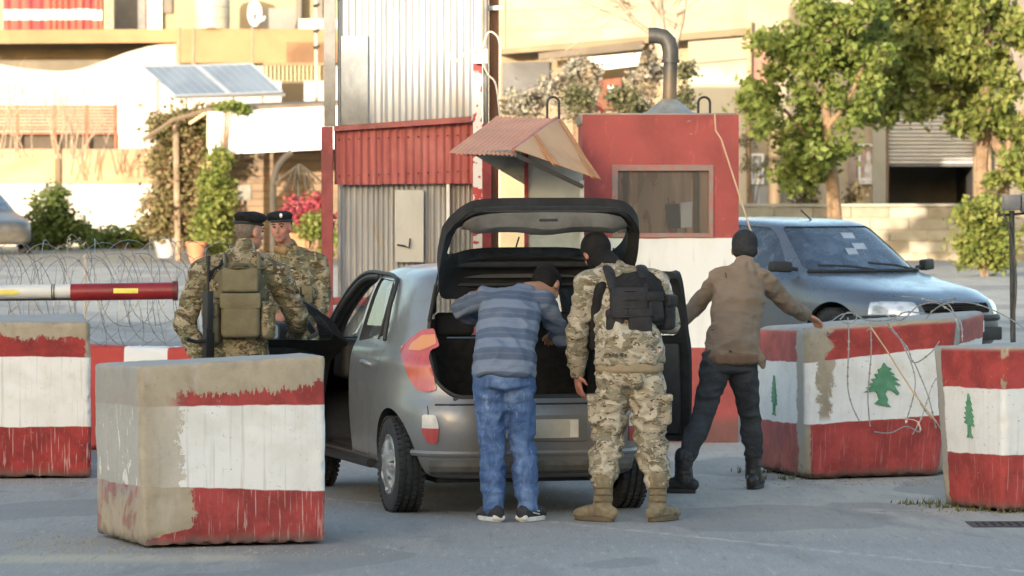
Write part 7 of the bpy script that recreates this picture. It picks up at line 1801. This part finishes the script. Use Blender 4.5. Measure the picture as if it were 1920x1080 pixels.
pouch((.75, 26.62, 1.17), .07, .045, .07, R(8), bn_, 'vest_pouch', vest, .02, R(-10))
pouch((.61, 26.64, 1.17), .055, .04, .065, R(-10), bn_, 'vest_pouch', vest, .02, R(-10))
for k in range(4): link('webbing_strap', MB().tube([(.57, 26.615 + .018 * k, 1.20 + k * .05), (.69, 26.575 + .018 * k, 1.205 + k * .05), (.81, 26.60 + .018 * k, 1.20 + k * .05)], .011, 6, flat=.45).mesh('webbing_strap', cloth('webbing', (.045, .045, .05), .2)), vest, True)
for x0, x1 in ((.60, .56), (.78, .76)): link('shoulder_strap', MB().tube(spl([(x0, 26.68, 1.36), (x1 + .01, 26.77, 1.475), (x1, 26.90, 1.485), (x1, 26.98, 1.40)]), .034, 8, flat=.4).mesh('shoulder_strap', bn_, True), vest, True)
link('side_panel', Body().seg([(.525, 26.78, 1.36), (.50, 26.80, 1.20), (.485, 26.83, 1.02)], [(.06, .09), (.045, .09), (.03, .06)]).mesh('side_panel', black_cloth, .010, 2, .004), vest, True)
mark = simple('dark print', (.05, .045, .035), .9)
for k, (dx, w_) in enumerate(((0, .018), (.022, .010), (.036, .016), (.066, .022), (.092, .013))):
    link('printed_mark', MB().box(.565 + dx, .565 + dx + w_, 26.486, 26.492, .975, .99 + .006 * (k % 2)).mesh('printed_mark', mark), p2, True)
tanb = simple('tan suede boot', (.20, .165, .105), .9, 0, .25, 14, .4, 60); tans = simple('tan sole', (.13, .10, .065), .9)
for a_, td in ((al, (-.62, .55, 0)), (ar, (.45, .7, 0))):
    bt = boot(p2, 'combat_boot', V((a_.x, 26.60, a_.z)), td, tanb, tans, L=.30, w=.054, shaft=.25)
    for zz_ in (.12, .16, .20): link('lace', MB().tube([(a_.x - .05, 26.56, zz_), (a_.x, 26.535, zz_ + .004), (a_.x + .05, 26.56, zz_)], .0045, 5).mesh('lace', tans), bt, True)

# ---------------------------------------------------------------- man in brown hooded jacket
p3 = person('man in brown hooded jacket and black beanie, arms spread between car door and cedar block', (X(1375, 29.2), 29.2, 0))
hip, ch, nk, hc = V((1.40, 29.20, .90)), V((1.475, 29.33, 1.26)), V((1.51, 29.42, 1.45)), V((1.515, 29.50, 1.55))
hl, hr = V((1.325, 29.20, .84)), V((1.475, 29.22, .84)); kl, kr = V((1.225, 29.16, .47)), V((1.545, 29.32, .46)); al, ar = V((1.10, 28.98, .12)), V((1.565, 29.36, .12))
sl, el, wl = V((1.335, 29.38, 1.36)), V((1.195, 29.52, 1.175)), V((1.095, 29.36, 1.09)); sr, er, wr_ = V((1.645, 29.42, 1.345)), V((1.805, 29.62, 1.19)), V((1.945, 29.92, 1.105))
arms = [(sl, el, wl), (sr, er, wr_)]; up3, fw3 = V((.02, .22, .95)), V((.05, .9, -.25))
B_, q, rot = full_body(hip, ch, nk, hc, hl, hr, kl, kr, al, ar, arms, up3, fw3, hands=[((-.7, -.35, -.25), (.0, .2, -1), dict(curl=.6, side=-1)), ((.65, .62, -.30), (-.1, -.2, -1), dict(curl=.55, side=-1))])
bo = link('body', B_.mesh('body', skin, .0085, 1), p3, True)
brown = cloth('brown jacket cloth', (.215, .165, .125), .14, 5, .55)
def hoodf(B2):
    B2.seg([hip + V((.02, .0, -.035)), hip + V((.02, 0, .05)), hip.lerp(ch, .5) + V((.0, -.01, 0))], [(.176, .142), (.176, .140), (.164, .13)])
    B2.seg([nk + V((-.11, -.07, -.055)), nk + V((0, -.115, -.11)), nk + V((.11, -.07, -.055))], [.030, .046, .030]); B2.seg([nk + V((-.075, -.02, -.01)), nk + V((0, -.075, .0)), nk + V((.075, -.02, -.01))], [.028, .034, .028])
    B2.seg([hip + V((.15, 0, .02)), hip + V((.20, -.02, -.06)), hip + V((.215, -.02, -.10))], [(.05, .06), (.035, .04), (.015, .02)])
link('hooded_jacket', sleeve_top('hooded_jacket', [hip + V((.02, 0, .05)), hip.lerp(ch, .5), ch, ch.lerp(nk, .6), nk], [(.170, .13), (.160, .125), (.178, .128), (.13, .10), (.07, .07)], arms, brown, seed=7, rs=(.074, .060, .054, .044), extra=hoodf, fold=.009), p3, True)
link('jacket_hem', Body().seg([hip + V((.02, 0, -.07)), hip + V((.02, 0, -.02))], [(.178, .146), (.188, .152)]).mesh('jacket_hem', cloth('brown rib', (.17, .11, .075), .15), .010, 2, .003), p3, True)
for a_, b2 in ((sl, -1), (sr, 1)):
    link('sleeve_seam', MB().tube([a_ + V((b2 * -.045, -.07, .045)), a_ + V((b2 * -.06, -.085, -.04)), a_ + V((b2 * -.07, -.08, -.11))], .0035, 5).mesh('sleeve_seam', simple('seam', (.05, .035, .025), .9)), p3, True)
dgrey = cloth('dark grey trousers', (.045, .048, .052), .2, 6, .6)
link('trousers', trousers('trousers', hip, hl, hr, kl, kr, al + V((.01, .01, .10)), ar + V((0, 0, .10)), dgrey, hip + V((.02, .02, .12)), top=.100, kn=.070, an=.060, seed=9, fold=.009), p3, True)
bean = Body(); bean.ell(q(0, -.012, .035), (.088, .108, .100), rot); bean.ell(q(0, -.02, -.01), (.086, .092, .06), rot)
link('beanie', bean.mesh('beanie', cloth('beanie knit', (.032, .034, .038), .25, 10, .6), .008, 2, .003), p3, True)
bl_b = simple('black boot leather', (.018, .017, .018), .5, 0, .3, 14, .3, 60)
boot(p3, 'black_boot', al, (-.75, .35, 0), bl_b, black_pl, L=.30, w=.052, shaft=.24); boot(p3, 'black_boot', ar, (.20, .9, 0), bl_b, black_pl, L=.30, w=.052, shaft=.24)

# ---------------------------------------------------------------- soldier with back turned, rifle slung
D = 31.0
p4 = person('soldier seen from behind in dark camouflage with an olive pack and black beret', (X(445, D), D, 0))
hip, ch, nk, hc = V((-1.875, 31.0, .95)), V((-1.875, 31.0, 1.30)), V((-1.835, 31.02, 1.53)), V((-1.800, 31.05, 1.645))
hl, hr = V((-1.97, 31, .88)), V((-1.78, 31, .88)); kl, kr = V((-1.99, 31, .48)), V((-1.77, 31.02, .48)); al, ar = V((-2.0, 30.98, .12)), V((-1.76, 31.02, .12))
sl, el, wl = V((-2.115, 31.0, 1.385)), V((-2.235, 30.95, 1.09)), V((-2.115, 30.84, .87)); sr, er, wr_ = V((-1.615, 31.02, 1.385)), V((-1.485, 31.10, 1.12)), V((-1.50, 31.36, 1.02))
arms = [(sl, el, wl), (sr, er, wr_)]; up4, fw4 = V((.06, .08, 1)), V((.75, .62, -.05))
B_, q, rot = full_body(hip, ch, nk, hc, hl, hr, kl, kr, al, ar, arms, up4, fw4, hands=[((.35, -.1, -.9), (.8, -.3, .2), dict(curl=.9, side=-1)), ((-.1, .9, -.1), (0, 0, -1), dict(curl=.4))])
bo = link('body', B_.mesh('body', skin2, .0085, 1), p4, True); face_parts(bo, q, rot)
crop = Body(); crop.ell(q(0, -.026, .020), (.081, .084, .088), rot)
link('cropped_hair', crop.mesh('cropped_hair', stub, .008, 1), p4, True)
beret_m = cloth('black beret felt', (.016, .017, .02), .3, 8, .3)
def beret(par, q, rot, tilt=1):
    B2 = Body(); B2.ell(q(tilt * .015, -.010, .088), (.108, .118, .036), rot); B2.ell(q(0, -.008, .068), (.087, .104, .034), rot); B2.ell(q(tilt * .06, -.01, .074), (.062, .085, .030), rot)
    o = link('beret', B2.mesh('beret', beret_m, .008, 2, .002), par, True)
    link('beret_band', MB().tube([q(.084 * math.cos(a), -.008 + .102 * math.sin(a), .048) for a in np.linspace(0, 2 * math.pi, 26, endpoint=False)], .009, 8, closed=True).mesh('beret_band', black_pl, True), o, True)
    return o
beret(p4, q, rot, 1)
link('camouflage_jacket', sleeve_top('camouflage_jacket', [hip + V((0, 0, -.12)), hip + V((0, 0, .06)), hip.lerp(ch, .5), ch, ch.lerp(nk, .55), nk + V((0, 0, .01))], [(.205, .15), (.195, .145), (.19, .14), (.215, .145), (.16, .11), (.075, .075)], arms, camo_d, seed=11, rs=(.090, .080, .074, .056), fold=.011), p4, True)
link('camouflage_trousers', trousers('camouflage_trousers', hip, hl, hr, kl, kr, al + V((0, 0, .12)), ar + V((0, 0, .12)), camo_d, hip + V((0, 0, .05)), top=.108, kn=.088, an=.07, seed=12, fold=.012), p4, True)
for a_ in (al, ar): boot(p4, 'combat_boot', a_, (.1, 1, 0), tanb, tans, shaft=.25)
olive = cloth('olive nylon', (.165, .145, .092), .15, 6, .5, 160); olive_d = cloth('olive webbing', (.12, .105, .065), .15)
vb = Body(); vb.seg([V((-1.86, 31.0, 1.04)), V((-1.87, 31.0, 1.20)), V((-1.865, 31.0, 1.36)), V((-1.85, 31.0, 1.44))], [(.20, .17), (.205, .175), (.195, .165), (.13, .12)])
vest = link('plate_carrier', vb.mesh('plate_carrier', olive, .011, 3, .006, 1.4, 8, 5), p4, True)
pouch((-1.845, 30.80, 1.13), .13, .05, .13, 0, olive, 'back_pouch', vest, .03, 0)
pouch((-1.85, 30.815, 1.35), .125, .035, .075, 0, olive, 'back_panel', vest, .02, R(-6), False)
pouch((-2.035, 30.83, 1.08), .055, .06, .12, R(-18), olive, 'side_pouch', vest, .03, 0)
pouch((-1.675, 30.85, 1.10), .05, .06, .11, R(22), camo_d, 'side_pouch', vest, .03, 0)
for zz_ in (1.24, 1.42): link('webbing_strap', MB().tube([(-2.02, 30.85, zz_), (-1.86, 30.775, zz_ + .005), (-1.69, 30.85, zz_)], .014, 6, flat=.4).mesh('webbing_strap', olive_d), vest, True)
for x_ in (-1.965, -1.735): link('shoulder_strap', MB().tube(spl([(x_, 30.84, 1.30), (x_ + .01, 30.87, 1.43), (x_, 30.98, 1.49), (x_, 31.10, 1.42)]), .036, 8, flat=.4).mesh('shoulder_strap', olive, True), vest, True)
link('drag_handle', MB().tube(spl([(-1.90, 30.83, 1.43), (-1.88, 30.79, 1.445), (-1.82, 30.79, 1.445), (-1.80, 30.83, 1.43)]), .012, 6).mesh('drag_handle', olive_d, True), vest, True)
def rifle(label, a, b_, depth_dir):
    """barrel up at a, stock at b_"""
    a, b_ = V(a), V(b_); ax = (b_ - a).normalized(); L = (b_ - a).length; dd = V(depth_dir); dd = (dd - ax * dd.dot(ax)).normalized(); lt = ax.cross(dd)
    t = thing('rifle', label, 'rifle', a.lerp(b_, .5)); gun = simple('gun steel', (.022, .022, .024), .45, .5, .2, 20); poly_ = simple('gun polymer', (.02, .02, .021), .6)
    f = lambda u, d_=0, l_=0: a + ax * (u * L) + dd * d_ + lt * l_
    def bx(u0, u1, d0, d1, w_, nm, m_):
        p = [f(u0, d0, -w_), f(u0, d0, w_), f(u0, d1, w_), f(u0, d1, -w_), f(u1, d0, -w_), f(u1, d0, w_), f(u1, d1, w_), f(u1, d1, -w_)]
        return link(nm, bevel(MB().hexa(p).mesh(nm, m_), .005, 2), t, True)
    link('barrel', MB().tube([f(0), f(.32)], .010, 10).mesh('barrel', gun, True), t, True); link('muzzle_brake', MB().tube([f(0), f(.06)], .015, 10).mesh('muzzle_brake', gun, True), t, True)
    bx(.09, .12, -.03, .01, .008, 'front_sight', gun); bx(.22, .46, -.028, .026, .026, 'hand_guard', poly_); bx(.45, .70, -.03, .028, .020, 'receiver', gun)
    bx(.48, .66, -.055, -.035, .010, 'carry_handle', gun); link('pistol_grip', MB().tube([f(.68, .02), f(.72, .11)], .018, 8).mesh('pistol_grip', poly_, True), t, True)
    link('magazine', MB().tube([f(.53, .02), f(.54, .10), f(.52, .19)], .019, 6, flat=.7).mesh('magazine', poly_, True), t, True)
    bx(.70, .86, -.018, .012, .012, 'buffer_tube', gun); bx(.82, 1.0, -.028, .06, .018, 'butt_stock', poly_)
    return t
rf4 = rifle('black rifle slung muzzle up behind the left arm of the soldier with the olive pack', P(392, 476, 30.72), P(388, 668, 30.70) + V((0, 0, -.28)), (-.6, -.6, 0))
sl4 = tag(link('rifle_sling', MB().tube(spl([P(392, 520, 30.71), P(402, 500, 30.80), (-1.98, 30.82, 1.44), (-1.96, 30.98, 1.50)]), .013, 6, flat=.4).mesh('rifle_sling', black_cloth)), 'black sling of the slung rifle going over the left shoulder', 'sling')

def shift_to(objs, old, new, S):
    """move a finished figure and what it carries from one spot to another"""
    for o in objs:
        q = o.location - V(old); o.location = V(new) + V((q.x * S[0], q.y * S[1], q.z * S[2])); o.scale = S
shift_to([p4, rf4, sl4], (X(445, 31.0), 31.0, 0), (X(445, 28.45), 28.45, 0), (.94, .95, 1.022))

# ---------------------------------------------------------------- soldier facing the camera
D = 33.0
p5 = person('soldier in a black badged beret facing the camera, half hidden by his comrade', (X(540, D), D, 0))
hip, ch, nk, hc = V((-1.60, 33.0, .96)), V((-1.61, 33.0, 1.31)), V((-1.68, 32.98, 1.53)), V((-1.715, 32.93, 1.655))
hl, hr = V((-1.70, 33, .88)), V((-1.50, 33, .88)); kl, kr = V((-1.71, 33, .48)), V((-1.49, 32.98, .48)); al, ar = V((-1.72, 33.02, .12)), V((-1.48, 33.0, .12))
sr, er, wr_ = V((-1.415, 33.0, 1.385)), V((-1.385, 33.0, 1.16)), V((-1.40, 32.80, 1.02)); sl, el, wl = V((-1.82, 33.0, 1.385)), V((-1.86, 32.98, 1.15)), V((-1.76, 32.80, 1.05))
arms = [(sl, el, wl), (sr, er, wr_)]; up5, fw5 = V((-.05, .0, 1)), V((-.28, -.95, -.06))
B_, q, rot = full_body(hip, ch, nk, hc, hl, hr, kl, kr, al, ar, arms, up5, fw5, hands=[((.3, -.8, -.2), (.3, 0, -1), dict(curl=.7, side=1)), ((-.1, -.55, -.75), (-.8, .0, .3), dict(curl=.6, side=1))])
bo = link('body', B_.mesh('body', skin3, .0085, 1), p5, True); face_parts(bo, q, rot)
hb = Body(); hb.ell(q(0, -.035, .02), (.081, .080, .085), rot); link('hair', hb.mesh('hair', hairm, .008, 1), p5, True)
br_ = beret(p5, q, rot, 1)
link('silver_badge', MB().ell(q(-.038, .100, .088), (.013, .008, .018), 10, 8, 0, rot).mesh('silver_badge', simple('badge', (.70, .70, .68), .35, .6, .1), True), br_, True)
link('camouflage_jacket', sleeve_top('camouflage_jacket', [hip + V((0, 0, -.12)), hip + V((0, 0, .06)), hip.lerp(ch, .5), ch, ch.lerp(nk, .55), nk + V((.01, 0, -.02))], [(.20, .15), (.195, .145), (.19, .14), (.205, .14), (.15, .11), (.078, .078)], arms, camo_d, seed=15, rs=(.084, .076, .068, .054), fold=.011), p5, True)
link('camouflage_trousers', trousers('camouflage_trousers', hip, hl, hr, kl, kr, al + V((0, 0, .12)), ar + V((0, 0, .12)), camo_d, hip + V((0, 0, .05)), top=.108, kn=.088, an=.07, seed=16, fold=.012), p5, True)
for a_ in (al, ar): boot(p5, 'combat_boot', a_, (0, -1, 0), tanb, tans, shaft=.25)
link('neck_scarf', Body().seg([nk + V((-.07, -.05, -.03)), nk + V((0, -.085, -.05)), nk + V((.07, -.05, -.03))], [.028, .036, .028]).mesh('neck_scarf', cloth('tan scarf', (.26, .17, .09), .15), .008, 2, .004), p5, True)
vb = Body(); vb.seg([V((-1.60, 33.0, 1.05)), V((-1.61, 33.0, 1.20)), V((-1.615, 33.0, 1.34)), V((-1.63, 33, 1.42))], [(.195, .165), (.20, .17), (.185, .155), (.12, .11)])
vest = link('chest_rig', vb.mesh('chest_rig', camo_d, .011, 3, .006, 1.4, 8, 5), p5, True)
for x_ in (-1.70, -1.60, -1.50): pouch((x_, 32.82, 1.14), .042, .035, .085, 0, olive, 'magazine_pouch', vest, .015, 0)
rifle('second black rifle held low across the front of the soldier facing the camera', P(552, 545, 32.72), P(636, 628, 32.60) + V((.12, 0, -.16)), (-.3, -.6, -.8))

shift_to([p5], p5.location.copy(), p5.location + V((.03, 0, 0)), (.90, .95, 1.0))
